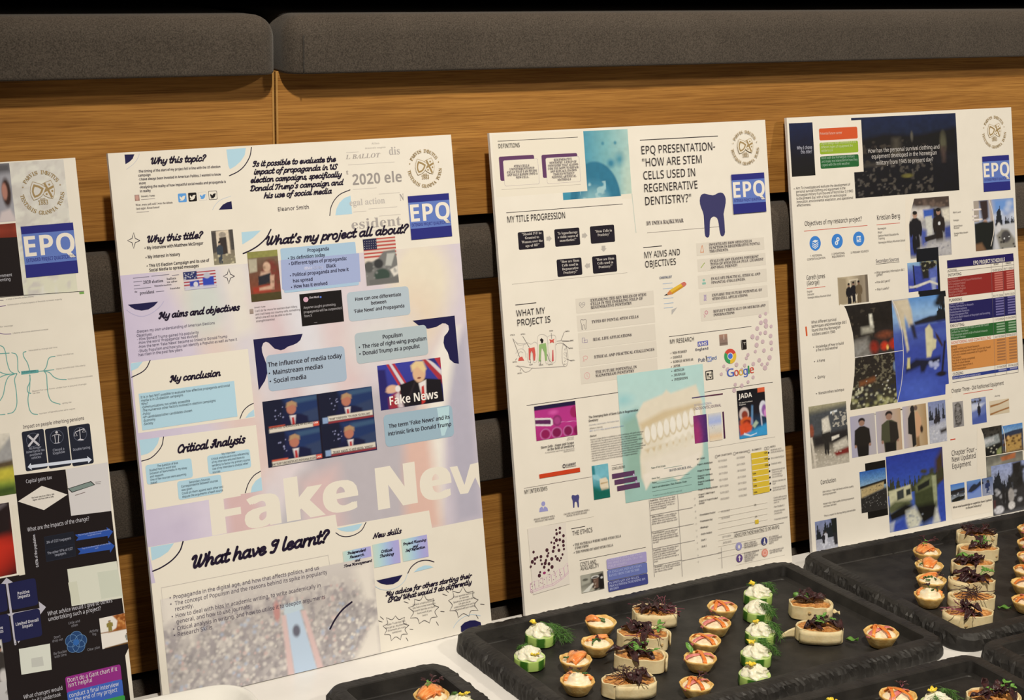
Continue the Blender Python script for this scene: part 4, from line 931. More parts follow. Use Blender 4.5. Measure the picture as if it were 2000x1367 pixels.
('s',(54,48,57),18,.6,[306.6,24.7,301.4,27.2,299.9,28.6,299.7,30.3,302,35.5,295.7,34.1,293.8,34.4,292.4,35.8,289.9,39.5,287,36.8,285.4,36,283.5,36.3,277.7,39.9,279.2,34.1,278.7,32.5,277.2,31.7,272.4,30.9,275.9,27.3,276.8,25.7,276.3,24.1,273.4,20.6,278.8,19.6,280.5,18.7,281.4,17.1,281.6,11.5,286.4,14.5,288.2,14.7,290,13.8,293.9,10.1,295.2,14.5,296.3,15.7,298.1,15.9,303.8,14.8,301.1,19.5,300.9,21.2,302,22.5,306.6,24.7],0),
('s',(54,48,57),18.2,.6,[270.2,42.5,273.9,38.5],0),
('s',(54,48,57),18.3,.6,[267.3,38.2,272,35.8],0),
('s',(54,48,57),18.4,.6,[307.4,20,311.5,18.9],0),
('s',(54,48,57),18.5,.6,[301.5,10.7,303.6,6.66],0),
('s',(54,48,57),18.6,.61,[348.7,38.1,343.4,41.1,341.7,42.7,341.4,44.7,342.6,49.7,336.7,49.1,334.4,49.6,332.7,51.1,329.9,57.6,326.2,52.3,324.4,51.3,322.1,51.7,316.9,53.7,316.9,49,316.4,47.2,314.6,46.2,307.9,45.6,313.1,41,314.1,39.1,313.6,37.2,309.2,32.8,316.5,31.9,318.6,30.8,319.6,28.9,320.7,23.9,325.5,25.9,327.7,26.2,329.9,25.1,334.2,21.9,336.1,25.9,337.4,27.4,339.6,27.7,345.6,26.9,343.1,31.9,342.9,33.9,344.1,35.4,348.7,38.1],0),
('s',(54,48,57),18.8,.6,[306.3,58.9,310.7,54.3],0),
('s',(54,48,57),18.9,.6,[302.9,53.8,308.4,51.1],0),
('s',(54,48,57),19,.61,[350.6,32.6,355.5,31.2],0),
('s',(54,48,57),19.1,.61,[343.6,21.4,346.1,16.7],0),
('s',(54,48,57),19.2,.62,[403.6,36.1,398.6,39.2,396.8,40.9,396.5,43,397.5,48.2,391.4,47.7,389,48.2,387.2,49.8,384.1,56.5,380.3,51,378.3,50,375.9,50.4,369.3,53.9,370.4,47.6,369.8,45.7,367.9,44.7,362.6,43.4,366.3,39.2,367.4,37.2,366.8,35.2,363.1,30.8,369.9,29.6,372.1,28.4,373.2,26.4,374,20.4,379.6,23.3,381.9,23.6,384.2,22.4,388.9,18.7,390.8,23.3,392.2,24.8,394.5,25.1,402.4,23.3,398.3,29.6,398.1,31.7,399.4,33.3,403.6,36.1],0),
('s',(54,48,57),19.4,.61,[359,58,363.6,53.1],0),
('s',(54,48,57),19.5,.61,[355.4,52.6,361.2,49.7],0),
('s',(54,48,57),19.6,.62,[406.3,30.3,411.5,28.9],0),
('s',(54,48,57),19.7,.62,[398.9,18.5,401.5,13.6],0),
('part','heading',1),
('t',(30,19,48),19.8,'script',[['Why this topic?',62.4,0]],46.4,580.3,7.77,0,'l',0,0),
('t',(30,19,48),20,'script',[['Why this title?',62.9,0]],33.7,497.7,8.12,0,'l',0,0),
('t',(30,19,48),20.1,'script',[['Is it possible to evaluate the',102.5,0]],163.1,571,6.93,0,'l',0,0),
('t',(30,19,48),20.2,'script',[['impact of propaganda in US',102.7,0]],163.7,562.3,6.93,0,'l',0,0),
('t',(30,19,48),20.3,'script',[['election campaigns, specifically',112.2,0]],158.8,553.4,6.93,0,'l',0,0),
('t',(30,19,48),20.4,'script',[["Donald Trump's campaign and",114.2,0]],157.8,544.3,6.93,0,'l',0,0),
('t',(30,19,48),20.6,'script',[['his use of social media',83.6,0]],173.2,535.5,6.96,0,'l',0,0),
('t',(30,19,48),20.7,'script',[["What's my project all about?",181,0]],170.1,483.8,11.3,0,'l',0,0),
('t',(30,19,48),20.8,'script',[['My aims and objectives',93.1,0]],38.4,415.5,8.18,0,'l',0,0),
('t',(30,19,48),20.9,'script',[['My conclusion',58,0]],43.9,346.4,8.23,0,'l',0,0),
('t',(30,19,48),21,'script',[['Critical Analysis',79.1,0]],44.1,269.2,10.1,0,'l',0,0),
('t',(30,19,48),21.2,'script',[['What have I learnt?',165.4,0]],48,141.7,16,0,'l',0,0),
('t',(30,19,48),21.3,'script',[['New skills',37.4,0]],270.2,135.1,6.82,0,'l',0,0),
('t',(30,19,48),21.4,'script',[['My advice for others starting their',117.1,0]],280.2,64.8,6.5,0,'l',0,0),
('t',(30,19,48),21.5,'script',[['EPQs/ What would I do differently',114.7,0]],281.8,57.1,6.5,0,'l',0,0),
('t',(30,19,48),21.6,'script',[['Independent',23.6,0]],235.3,122.4,3.67,0,'l',0,0),
('t',(30,19,48),21.8,'script',[['Research',18.6,0]],237.8,117.4,3.68,0,'l',0,0),
('t',(30,19,48),21.9,'script',[['and',6.65,0]],243.9,112.4,3.69,0,'l',0,0),
('t',(30,19,48),22,'script',[['Time Management',36.3,0]],229.3,108.5,3.67,0,'l',0,0),
('t',(30,19,48),22.1,'script',[['Critical',14.9,0]],278.5,116.3,4.09,0,'l',0,0),
('t',(30,19,48),22.2,'script',[['Thinking',18.4,0]],276.6,111.2,4.09,0,'l',0,0),
('t',(30,19,48),22.4,'script',[['Project Planning',31.2,0]],308.2,120,3.6,0,'l',0,0),
('t',(30,19,48),22.5,'script',[['and',6.94,0]],320.8,115,3.61,0,'l',0,0),
('t',(30,19,48),22.6,'script',[['Self Reflection',26.4,0]],310.8,111.8,3.6,0,'l',0,0),
('part','printed_text'),
('t',(57,50,69),22.7,'m',['-The timing of the start of my project fell in line with the US election','campaign','-I have always been invested in American Politics, I wanted to know','more','-Analysing the reality of how impactful social media and propaganda is','in reality'],30.9,572,5.39,98.5,'l',4.17,0),
('t',(49,41,54),22.8,'m',['Donald J. Trump'],31.9,546,3.45,14.9,'l',0,0),
('s',(200,196,197),23,.54,[31.7,543.7,46.5,543.7],0),
('t',(87,80,87),23.1,'s',['Wow, every poll said I won the debate','last night. Great honor!'],24.8,537.2,4.5,41.3,'l',3.93,0),
('s',(200,196,197),23.2,.54,[25.2,530.5,38.3,530.5],0),
('t',(71,63,74),23.3,'n',['Eleanor Smith'],188.4,520,8.96,37.9,'l',0,0),
('e',(49,41,54),23.4,30.3,492,.57,.54),
('e',(49,41,54),23.6,30.4,481.9,.57,.54),
('e',(49,41,54),23.7,30.6,472.9,.57,.54),
('t',(49,41,54),23.8,'m',['My interview with Matthew McGregor'],32.5,490.4,6.72,63.9,'l',0,0),
('t',(49,41,54),23.9,'m',['My interest in history'],32.5,480.8,6.72,36.3,'l',0,0),
('t',(49,41,54),24,'m',['This US Election Campaign and its use of'],32.7,471.4,6.73,68.8,'l',0,0),
('t',(49,41,54),24.2,'m',['Social Media to spread messages'],32.6,466.6,6.73,56.1,'l',0,0),
('t',(41,39,69),24.3,'m',['Propaganda'],220,471.7,8.25,26.5,'l',0,0),
('t',(41,39,69),24.4,'m',['Its definition today'],198.4,465.1,7.97,42.6,'l',0,0),
('t',(41,39,69),24.5,'m',['Different types of propaganda:'],198.7,458.8,7.97,69.1,'l',0,0),
('t',(41,39,69),24.6,'m',['Black'],241.6,452.1,8.08,11.9,'l',0,0),
('t',(213,218,243),24.8,'m',['White'],213.7,452,7.44,9.58,'l',0,0),
('t',(185,192,224),24.9,'m',['Grey'],225.2,452.1,7.46,12.2,'l',0,0),
('t',(41,39,69),25,'m',['Political propaganda and how it'],199,446.1,7.98,70.2,'l',0,0),
('t',(41,39,69),25.1,'m',['has spread'],198.8,439.3,7.98,24,'l',0,0),
('t',(41,39,69),25.2,'m',['How has it evolved'],199.1,433,7.99,41.6,'l',0,0),
('e',(41,39,69),25.4,195.6,466.8,.69,.63),
('e',(41,39,69),25.5,195.9,460.5,.69,.63),
('e',(41,39,69),25.6,196.1,447.3,.69,.63),
('e',(41,39,69),25.7,196.1,434.3,.69,.63),
('img','profile_picture',143.1,409.9,147.4,415,6,6,23,25.8,[('g',(165,155,152),(149,130,121))]),
('part','printed_text'),
('t',(49,41,54),26,'n',['Donald J. Trump'],149.2,415.5,3.05,13,'l',0,0),
('t',(87,80,90),26.1,'n',['I will do far more for women than Hillary,','and I will keep our country safe, something','which she will not be able to do-no','strength/stamina!'],149.4,411.3,4.46,54.4,'l',3.77,0),
('t',(204,202,215),26.2,'m',['Elon Musk'],216.8,419.4,4.36,12.2,'l',0,0),
('e',(88,124,230),26.3,230.8,419.8,1.15,1.04),
('t',(181,180,190),26.4,'n',['Anyone caught promoting'],208.3,408.5,5.73,40.1,'l',0,0),
('t',(181,180,190),26.6,'n',['propaganda will be suspended'],208.2,403.6,5.73,47.4,'l',0,0),
('t',(181,180,190),26.7,'n',['from X'],208.3,399,5.73,9.59,'l',0,0),
('s',(138,135,144),26.8,.46,[219.8,391.9,223.6,391.9],0),
('t',(49,41,54),26.9,'m',['How can one differentiate'],274.3,411.1,8.17,59.9,'l',0,0),
('t',(49,41,54),27,'m',['between'],294.4,404.7,8.22,19.5,'l',0,0),
('t',(49,41,54),27.2,'m',["'Fake News' and Propaganda"],271.5,397.5,8.17,65.6,'l',0,0),
('t',(87,82,109),27.3,'n',['-Deepen my own understanding of American Elections'],11.1,403.2,5.98,89.7,'l',0,0),
('t',(87,82,109),27.4,'n',['Objectives:'],11.4,398.9,5.98,17.1,'l',0,0),
('t',(87,82,109),27.5,'n',['- How Donald Trump gained his popularity'],11.6,395.1,5.98,69.7,'l',0,0),
('t',(87,82,109),27.6,'n',["-How the word 'Propaganda' has evolved"],12,391.2,5.98,67.7,'l',0,0),
('t',(87,82,109),27.8,'n',["-How the term 'Fake News' became so linked to Donald Trump"],11.8,386.9,5.99,102,'l',0,0),
('t',(87,82,109),27.9,'n',['-Study Populism and how you can identify a Populist as well as how it'],11.7,382.5,5.99,113.3,'l',0,0),
('t',(87,82,109),28,'n',['has risen in the past few years'],11.4,378.4,5.99,49.3,'l',0,0),
('t',(71,82,95),28.1,'n',['It is in fact NOT possible to evaluate how effective propaganda and social','media is in US election campaigns','Why?','-Communications not widely accessible','-The numerous other factors involved in election campaigns','-Policy','-VP candidates/other candidates chosen','-Economy','-Society'],8.87,333.2,5.32,102.3,'l',3.61,0),
('t',(66,80,99),28.2,'n',['The question of bias'],19.5,257.5,5.02,23.6,'l',0,0),
('t',(66,80,99),28.4,'n',['Studied how to avoid bias','Inclusion of fears/media in my essay','and research','One of few sources were assuming','stated'],10.3,254.2,4.78,42.5,'l',3.44,0),
('t',(66,80,99),28.5,'n',['My interview'],94.2,259.4,4.9,15.8,'l',0,0),
('t',(66,80,99),28.6,'n',['Critical analysis and cross-referencing','of my interview ensured there no','tendency to favour my primary source','Use of my interview to analyse other','sources'],81.5,255.7,5,44.6,'l',3.68,0),
('t',(66,80,99),28.7,'n',['Secondary Sources'],53.4,234.3,5.08,24.1,'l',0,0),
('t',(66,80,99),28.8,'n',['Correspondence between sources','was given','Could pit them against each other and','dispute the arguments of each source'],44,231.1,5.07,47.9,'l',3.76,0),
('t',(43,40,54),29,'m',['The influence of media today'],158.7,348.7,10.4,91.9,'l',0,0),
('t',(43,40,54),29.1,'m',['Mainstream medias'],164.1,339.5,10.5,61.5,'l',0,0),
('t',(43,40,54),29.2,'m',['Social media'],164.1,330.2,10.5,39.6,'l',0,0),
('e',(43,40,54),29.3,159.5,341.7,.86,.79),
('e',(43,40,54),29.4,159.7,332.6,.86,.8),
('t',(43,40,54),29.6,'m',['Populism'],305.5,363.9,9.45,25.8,'l',0,0),
('t',(43,40,54),29.7,'m',['The rise of right-wing populism'],277.9,356,9.38,84.8,'l',0,0),
('t',(43,40,54),29.8,'m',['Donald Trump as a populist'],277.9,348.1,9.38,75.2,'l',0,0),
('e',(43,40,54),29.9,274.1,357.7,.85,.76),
('e',(43,40,54),30,274,350,.85,.76),
('t',(43,40,54),30.2,'m',["The term 'Fake News' and its"],302.9,259.6,9.5,82.5,'l',0,0),
('t',(43,40,54),30.3,'m',['intrinsic link to Donald Trump'],301.4,250.9,9.5,85.2,'l',0,0),
('t',(235,233,232),30.4,'b',['Fake News'],306.9,285.9,21,65,'l',0,0),
('t',(88,82,99),30.5,'n',['Propaganda in the digital age, and how that affects politics, and us'],23,112.2,9.23,174.7,'l',0,0),
('t',(88,82,99),30.6,'n',['The concept of Populism and the reasons behind its spike in popularity'],23.8,105.3,9.24,183.9,'l',0,0),
('t',(88,82,99),30.8,'n',['recently.'],23.5,99,9.24,21.1,'l',0,0),
('t',(88,82,99),30.9,'n',['How to deal with bias in academic writing, to write academically in'],23.3,91.8,9.24,174.4,'l',0,0),
('t',(88,82,99),31,'n',['general, and how to use journals'],23.6,85,9.25,85.6,'l',0,0),
('t',(88,82,99),31.1,'n',['Critical analysis in writing, and how to utilise it to deepen arguments'],23.6,77.6,9.25,178.6,'l',0,0),
('t',(88,82,99),31.2,'n',['Research Skills'],23.5,70.9,9.26,39.9,'l',0,0),
('e',(88,82,99),31.4,19.2,114.5,.74,.72),
('e',(88,82,99),31.5,19.3,107.6,.74,.72),
('e',(88,82,99),31.6,19.4,93.7,.75,.72),
('e',(88,82,99),31.7,19.6,80,.75,.72),
('e',(88,82,99),31.8,19.8,73,.75,.72),
('t',(71,64,74),32,'n',["Make 'To-do-lists first",'the get go, big planning','documents are scary','sometimes'],289.8,30.4,4.23,27.4,'c',3.59,0),
('t',(71,64,74),32.1,'n',['Choose a topic you know','you have some interest in',"it won't feel like as much",'hard work if you','love it'],328.9,46.7,4.27,31.1,'c',3.74,0),
('t',(71,64,74),32.2,'n',['If your question want to get','an interview','Speaking to an expert who is','can give you an',"understanding that can't be",'obtained with just reading'],384.3,45.3,4.08,30.9,'c',3.18,0),
('part','school_crest'),
('crest',(157,135,94),32.3,380.2,557,23.1,(226,223,215)),
('part','project_logo'),
('logo',(36,40,128),33.9,354.2,474.6,409.8,525.5,(95,122,199),(232,228,221))]})
display_board({'label':'white dental display board with navy tooth and teal dental cast picture, cards and ruled headings','x':0.2439,'y':0.0000,'yaw':0.0178,'ops':[
('img','printed_photo',97.4,507.9,199.7,590.8,96,93,21,1.12,[('g',(59,141,174),(92,159,177),(138,185,189)),('h',(59,141,174),(71,147,177),(118,175,186),(164,199,199)),('e',(57,131,164),.72,.5,.05,.06,.6),('e',(72,141,168),.62,.2,.02,.025,.5),('e',(72,141,168),.8,.2,.02,.025,.5),('e',(76,145,170),.85,.45,.06,.08,.8),('e',(182,207,199),1,.95,.12,.5,.5),('e',(43,115,149),.47,1.02,.36,.56,.03),('e',(59,129,162),.45,1.06,.25,.34,.1),('e',(124,174,190),.45,1.12,.2,.26,.3),('m',(156,196,207),9,.6,.25,.75,.62,1),('n',.07,20)]),
('part','white_card',1),
('r',(227,223,212),1.24,2.95,517,133.5,591.4,0),
('p',(227,223,212),1.36,[183.4,509.8,183.8,504.4,200.8,503.3,200.2,509.9]),
('part','ruled_line',1),
('s',(37,30,36),1.48,.67,[10.8,583.8,124.8,583.8],0),
('s',(176,171,164),1.6,.43,[11.1,525.7,124.4,525.7],0),
('s',(37,30,36),1.72,.74,[15.5,497.7,184.5,497.7],0),
('s',(37,30,36),1.84,1.09,[217.8,576,340.1,576],0),
('s',(164,159,154),1.96,.43,[15.9,411.2,184.5,411.2],0),
('s',(104,96,96),2.08,.52,[219.2,458.9,332.8,458.9],0),
('s',(37,30,36),2.2,1.03,[211.9,440.8,240,440.8],0),
('s',(37,30,36),2.32,.99,[18.6,385.8,47.7,385.8],0),
('s',(37,30,36),2.44,.75,[23.9,262.2,210.5,262.2],0),
('s',(37,30,36),2.56,.72,[242.4,324.2,375.5,324.2],0),
('s',(37,30,36),2.68,.73,[262.7,246.6,405.3,246.6],0),
('s',(154,149,146),2.8,.46,[262,173.1,404,173.1],0),
('s',(104,96,96),2.92,.56,[11.4,161.7,109.8,161.7],0),
('s',(104,96,96),3.04,.52,[141,171.3,178.8,171.3],0),
('s',(176,171,164),3.16,.44,[13,111.3,109.1,111.3],0),
('s',(37,30,36),3.28,.89,[75,101.3,94.9,101.3],0),
('s',(37,30,36),3.4,.64,[83.7,59.8,183.9,59.8],0),
('s',(37,30,36),3.52,.61,[325,55.6,409.5,55.6],0),
('s',(176,171,164),3.64,.41,[325.6,11.8,408.2,11.8],0),
('s',(192,203,199),3.76,1.03,[199.8,509.2,200.8,484,202,460.6],1),
('part','text_card',1),
('r',(94,57,101),3.88,10.5,536.2,60,565.3,2.13),
('r',(176,168,179),4,15.9,529.6,65.1,560.6,2.13),
('r',(227,223,212),4.12,16.2,529.9,64.7,560.3,2.13),
('r',(94,57,101),4.24,70.5,536.5,122.3,564.6,2.19),
('r',(176,168,179),4.36,76,529.1,124.9,560.6,2.2),
('r',(227,223,212),4.48,76.3,529.4,124.5,560.2,2.2),
('r',(22,17,33),4.6,29,451.7,65.6,473,1.87),
('r',(22,17,33),4.72,81.1,451.6,117.6,473,1.91),
('r',(22,17,33),4.84,133.3,451.4,169.5,473,1.96),
('r',(22,17,33),4.96,133.4,414.1,169.6,435.6,1.97),
('r',(22,17,33),5.08,81.3,414.4,117.6,435.8,1.92),
('p',(181,178,175),5.2,[69.3,464.8,73,464.8,73.1,466.4,76.8,462.3,72.5,458.6,72.6,460.1,68.9,460.1]),
('p',(181,178,175),5.32,[121.2,464.8,124.9,464.9,125.1,466.4,128.9,462.3,124.4,458.5,124.5,460.1,120.8,460.1]),
('p',(181,178,175),5.44,[148.8,447.8,154.4,447.7,154.1,444.2,156,444.2,151.4,440.2,147.2,444.1,148.6,444.1]),
('p',(181,178,175),5.56,[129.8,427.6,129.3,422.5,125.5,422.5,125.6,420.9,121.6,424.9,125.7,428.5,125.9,427.2]),
('r',(217,213,205),5.68,294.2,423.8,405.6,440,0),
('r',(217,213,205),5.8,294.5,403.2,406.5,419.3,0),
('r',(217,213,205),5.92,293.7,381.2,406.8,398.2,0),
('r',(217,213,205),6.04,293.9,360.7,406.5,376.3,0),
('r',(217,213,205),6.16,294.5,338.7,406.8,355.6,0),
('r',(217,213,205),6.28,104.7,367.2,222.6,385.4,0),
('r',(217,213,205),6.4,104.8,344.9,222.2,364.4,0),
('r',(217,213,205),6.52,104.8,322.3,221.5,342.8,0),
('r',(217,213,205),6.64,104.9,300.6,221.8,321.2,0),
('r',(217,213,205),6.76,104.3,278.9,221.2,299.1,0),
('part','icon',1),
('s',(213,141,101),6.88,.79,[303.8,436.8,300.7,429.1],0),
('s',(213,141,101),7,.79,[303.8,436.8,305.6,429],0),
('s',(213,141,101),7.12,.92,[300.6,428.1,305.6,428],0),
('s',(166,184,111),7.24,1.19,[299.9,408.2,305.6,413.7],0),
('e',(138,188,179),7.36,302.9,391.7,1.97,1.59),
('r',(138,188,179),7.48,299.9,386.1,305.9,388.9,.82),
('s',(162,146,192),7.6,.66,[301.5,372.1,305.4,372.1],0),
('s',(162,146,192),7.72,.66,[301.4,370.4,305.2,370.4],0),
('s',(162,146,192),7.84,.66,[301.2,368.7,305.1,368.7],0),
('s',(162,146,192),7.96,.66,[301.1,367,305,367],0),
('s',(162,146,192),8.08,.66,[300.9,365.3,304.8,365.3],0),
('s',(162,146,192),8.2,.66,[301.5,372.5,304.9,368.8,301.3,364.8],1),
('s',(162,146,192),8.32,.66,[305.2,372.1,301.6,368.8,304.9,364.8],1),
('o',(198,130,155),8.44,303.6,349.6,2.14,.99),
('s',(198,130,155),8.56,.73,[299.5,347.3,301.3,344.5,299.6,344],1),
('s',(151,147,151),8.68,.57,[113.1,373.5,110,377,110.2,379.6,112.1,380,113.7,377.9,115.5,380,117.7,379.2,117.8,376.9,113.1,373.5],1),
('s',(151,147,151),8.8,.51,[110.4,377,112.7,377.7,113.5,375.7,115,377.8,117.2,377],0),
('s',(106,101,105),8.92,.57,[110.4,358.6,111,358.9,111.5,358.9,112.3,358.7,113,358.5,114.2,358.2,115,358.3,115.5,358.5,116.2,358.7,116.8,358.7,117.4,358.6,117.8,358.3,118.2,357.6,118.4,356.7,118.3,355.6,118,354.6,117.4,352.6,117.4,351,117.5,349.7,117.4,347.6,117.2,346.9,116.7,346.5,116.3,346.5,115.9,346.8,115.7,347.6,115.6,348.6,115.5,350.2,115.4,351.1,115.1,351.7,114.7,352.1,114.1,352.3,113.6,352.2,113.1,351.8,112.8,351.2,112.6,350.2,112.5,348.9,112.3,347.3,112,346.8,111.6,346.6,111.1,346.8,110.8,347.2,110.7,348.3,110.7,349.6,110.8,351.2,110.8,353,110.6,354.1,110.1,355.1,109.8,356.2,109.8,357.1,110,358,110.4,358.6],0),
('s',(122,107,157),9.04,.57,[110.7,336.1,110.2,330.4,113.6,330,114.1,335.9,110.7,336.1],0),
('s',(122,107,157),9.16,.57,[113.1,333,118,333.1,118.1,330.2,113.2,330.1],0),
('s',(213,157,159),9.28,.63,[109.4,306.8,110.4,309.9,109.8,311.9,112.2,313.5,115.6,312.8,116.5,310.8,114.5,308.8,111.8,308.8,110.9,306.6],1),
('o',(216,171,175),9.4,113.8,288.6,3.92,.75),
('s',(216,171,175),9.52,.57,[113.9,290.6,113.7,288.3,115.3,287.2],0),
('part','tooth_emblem'),
('p',(55,55,105),9.64,[307.4,501.6,310,502.8,312.8,503.1,316.5,502.3,320.2,501.2,326.1,500.1,329.5,500.6,332.3,501.7,335.5,502.7,338.5,503,341.5,502.4,343.7,501,345.8,497.7,346.7,493.8,346.1,488.9,344.7,484.1,341.6,474.6,342.1,467.2,342.2,461.1,342.1,451.3,341,448,338.6,446.1,336.4,446.2,334.9,447.6,333.8,451.3,333.2,455.6,332.7,463,331.9,467.3,330.6,470.2,328.4,471.8,325.8,472.7,323.1,472.1,320.7,470.5,319.1,467.6,318.3,462.8,317.7,456.7,316.8,449.5,315.5,446.9,313.5,446.1,311.3,446.9,309.6,448.8,309.2,453.7,309.3,459.7,309.4,467,309.4,475.5,308.2,480.4,306.1,485.4,304.7,490.3,304.6,494.5,305.5,498.7]),
('part','tooth_icon'),
('p',(71,72,131),9.76,[79.2,142.9,79.9,143.2,80.6,143.2,81.6,142.9,82.6,142.5,84.2,142.1,85.1,142.1,85.8,142.3,86.7,142.6,87.5,142.6,88.3,142.3,88.9,141.9,89.4,140.9,89.6,139.8,89.5,138.4,89.1,137.1,88.2,134.4,88.4,132.3,88.4,130.5,88.3,127.7,88,126.8,87.4,126.3,86.8,126.4,86.4,126.8,86.1,127.9,86,129.2,85.9,131.3,85.6,132.5,85.3,133.4,84.7,133.9,84,134.2,83.3,134.1,82.7,133.7,82.2,132.9,82,131.5,81.8,129.8,81.5,127.7,81.2,127,80.7,126.8,80.1,127.1,79.6,127.7,79.5,129.1,79.6,130.8,79.6,132.9,79.6,135.4,79.3,136.8,78.8,138.3,78.4,139.7,78.4,140.9,78.7,142.1]),
('part','icon',1),
('e',(151,154,212),9.88,37,138.8,2.85,2.9),
('p',(151,154,212),10,[30.4,129.3,31.3,134,33.9,135.5,35.4,135.4,36.4,132.2,37.9,135.2,39.8,134.9,42.5,132.6,43.1,128.9]),
('s',(156,184,221),10.1,.65,[238.1,392.6,252.5,392.6],0),
('s',(156,184,221),10.2,.65,[237.8,386.1,252.8,386.1],0),
('s',(156,184,221),10.4,.65,[237.7,373.6,252.6,373.6],0),
('s',(156,184,221),10.5,.65,[237.6,367.1,252.3,367.1],0),
('s',(156,184,221),10.6,.65,[237.2,361.5,251.2,361.5],0),
('part','pencil_picture'),
('p',(220,182,62),10.7,[247.8,383.5,265.9,390.6,269.9,385.6,251.7,378]),
('p',(198,146,36),10.8,[250,380.2,268.2,387.6,269.9,385.6,251.7,378]),
('p',(198,113,101),11,[265.9,390.6,269.5,392,272.3,392.1,274.4,390.5,274.8,388.8,273.2,387.2,269.9,385.6]),
('p',(205,130,81),11.1,[243.7,380,247.8,383.5,250.1,381.2,251.7,378,244.5,377.4]),
('p',(38,31,30),11.2,[238.5,377.4,242.9,379.5,244.5,377.4]),
('part','icon',1),
('p',(182,182,184),11.3,[248.8,358.4,257.8,360.6,248.3,351.8]),
('part','tooth_diagram'),
('s',(192,189,187),11.4,.56,[24.5,332.4,26.4,337.4,31.1,338.7,36.3,336.3,41.3,338.4,45.3,335.4,45.2,328.1,43.8,317.9,41.6,313.9,38,314.3,37.1,324.8,35.4,326.1,33.2,314.9,30.4,316.2,29.7,325.6],1),
('s',(192,189,187),11.6,.56,[45.2,334.4,46.7,344.6,52.3,346.6,58.2,344.4,60.2,339,58.5,312.1,55.4,311.9,53.9,325.1,50.8,329.1,48.2,312.7,44.6,313.1],1),
('s',(192,189,187),11.7,.56,[60.7,333.8,60.4,342.1,65.5,344.2,71.5,343.1,72.2,336.7,70.4,329.6,70.9,321.2,68.8,310.9,62.7,311.6,61.3,323.3],1),
('s',(192,189,187),11.8,.56,[13.5,342.9,18.9,337.1,28.5,337.1],1),
('s',(192,189,187),11.9,.56,[11.3,345.6,17.9,339.3,29.2,338.1],1),
('s',(192,189,187),12,.56,[13.9,327.3,17.2,331.1,22.7,332.1,27.1,328,27.7,320.7],1),
('s',(192,189,187),12.2,.56,[16.6,323.9,20,328.7,24.1,327.3],1),
('p',(205,90,83),12.3,[16.3,317.8,17.6,321.2,19.4,322.1,22.5,322.5,23.5,320.1,25,317.3]),
('p',(205,90,83),12.4,[32.3,331.8,36.5,331.6,40.8,332.2,41.3,328.5,41.5,322.3,40.2,315.7,38,315.7,37.8,324.8,35.9,328.1,34.5,325.1,33,316.8,31.5,318]),
('p',(140,178,116),12.5,[47.6,334.6,52.5,335.1,57.4,335.6,58,327.8,57.3,313.8,54.6,313.6,54.2,324,51.2,330.6,49.4,324.5,48,313.8,45.1,314.1,46.7,323.8]),
('p',(29,23,25),12.6,[49.1,340.2,51.7,342.2,54.4,339.6,53.3,336.1,50.4,335.7,50.9,337.4]),
('p',(205,90,83),12.8,[62.6,339.6,66.2,338.4,70.2,339.6,68.8,337.1,69.2,334.3,66.2,335.5,63,334.6,63.7,337.1]),
('p',(198,91,96),12.9,[66,325.9,67.4,326,66.9,312.2,64,311.9]),
('s',(87,82,85),13,.49,[11.3,345.6,18.9,322.1],0),
('s',(87,82,85),13.1,.5,[25.5,346.8,33.5,332.5],0),
('s',(87,82,85),13.2,.5,[66.3,346.7,66.3,340],0),
('s',(87,82,85),13.4,.5,[85.3,346.4,79.5,336.5],0),
('s',(87,82,85),13.5,.5,[91.7,334.2,81.2,334.5],0),
('s',(87,82,85),13.6,.51,[90.9,324.8,82.3,332.5],0),
('s',(87,82,85),13.7,.51,[90.9,310.1,85.5,312.8],0),
('s',(87,82,85),13.8,.5,[33.7,313.3,33.5,318],0),
('s',(87,82,85),14,.5,[47.7,310.1,48.2,315.3],0),
('s',(87,82,85),14.1,.5,[61.5,311.8,58.1,321.5],0),
('s',(87,82,85),14.2,.5,[12.6,319.2,14.6,321.1],0),
('s',(87,82,85),14.3,.5,[18,305.2,19.4,307.6],0),
('s',(158,154,154),14.4,.56,[12.6,312,19,309.4,24.4,303.4,30.5,303.8,36.2,307.3],1),
('s',(158,154,154),14.6,.56,[14.4,312.3,28.5,308.7,38,306.6,59.7,305.2,78,304.1,84.2,304,87.1,308.9,87.7,319.4,86.2,327.9,81.6,331.6],1),
('s',(158,154,154),14.7,.57,[71.8,331.6,74.4,333.4,81.6,332.1,80,324.4,79.2,309.8,81.7,303.7],1),
('s',(158,154,154),14.8,.57,[73.4,336.1,79.5,336,90.5,334.8],1),
('e',(138,135,138),14.9,85.7,316.9,.37,.32),
('e',(138,135,138),15,86.7,327.5,.37,.32),
('e',(138,135,138),15.2,84.5,320.4,.37,.32),
('e',(138,135,138),15.3,85.8,325.2,.37,.32),
('e',(138,135,138),15.4,85.3,316.2,.37,.32),
('e',(138,135,138),15.5,85.6,317.8,.37,.32),
('e',(138,135,138),15.6,82.9,310.4,.37,.32),
('e',(138,135,138),15.8,86.1,320.4,.37,.32),
('e',(138,135,138),15.9,84.9,306.7,.37,.32),
('e',(138,135,138),16,82.2,314.9,.37,.32),
('e',(138,135,138),16.1,83.8,306.5,.37,.32),
('e',(138,135,138),16.2,85.2,326.3,.37,.32),
('e',(138,135,138),16.4,83.8,317.6,.37,.32),
('e',(138,135,138),16.5,82.8,306.2,.37,.32),
('e',(138,135,138),16.6,83.7,324.2,.37,.32),
('e',(138,135,138),16.7,83.6,314,.37,.32),
('e',(138,135,138),16.8,85.5,315.2,.37,.32),
('e',(138,135,138),17,81.9,307,.37,.32),
('e',(138,135,138),17.1,83.4,313.1,.37,.32),
('e',(138,135,138),17.2,84.3,324.4,.37,.32),
('e',(138,135,138),17.3,84,310.7,.37,.32),
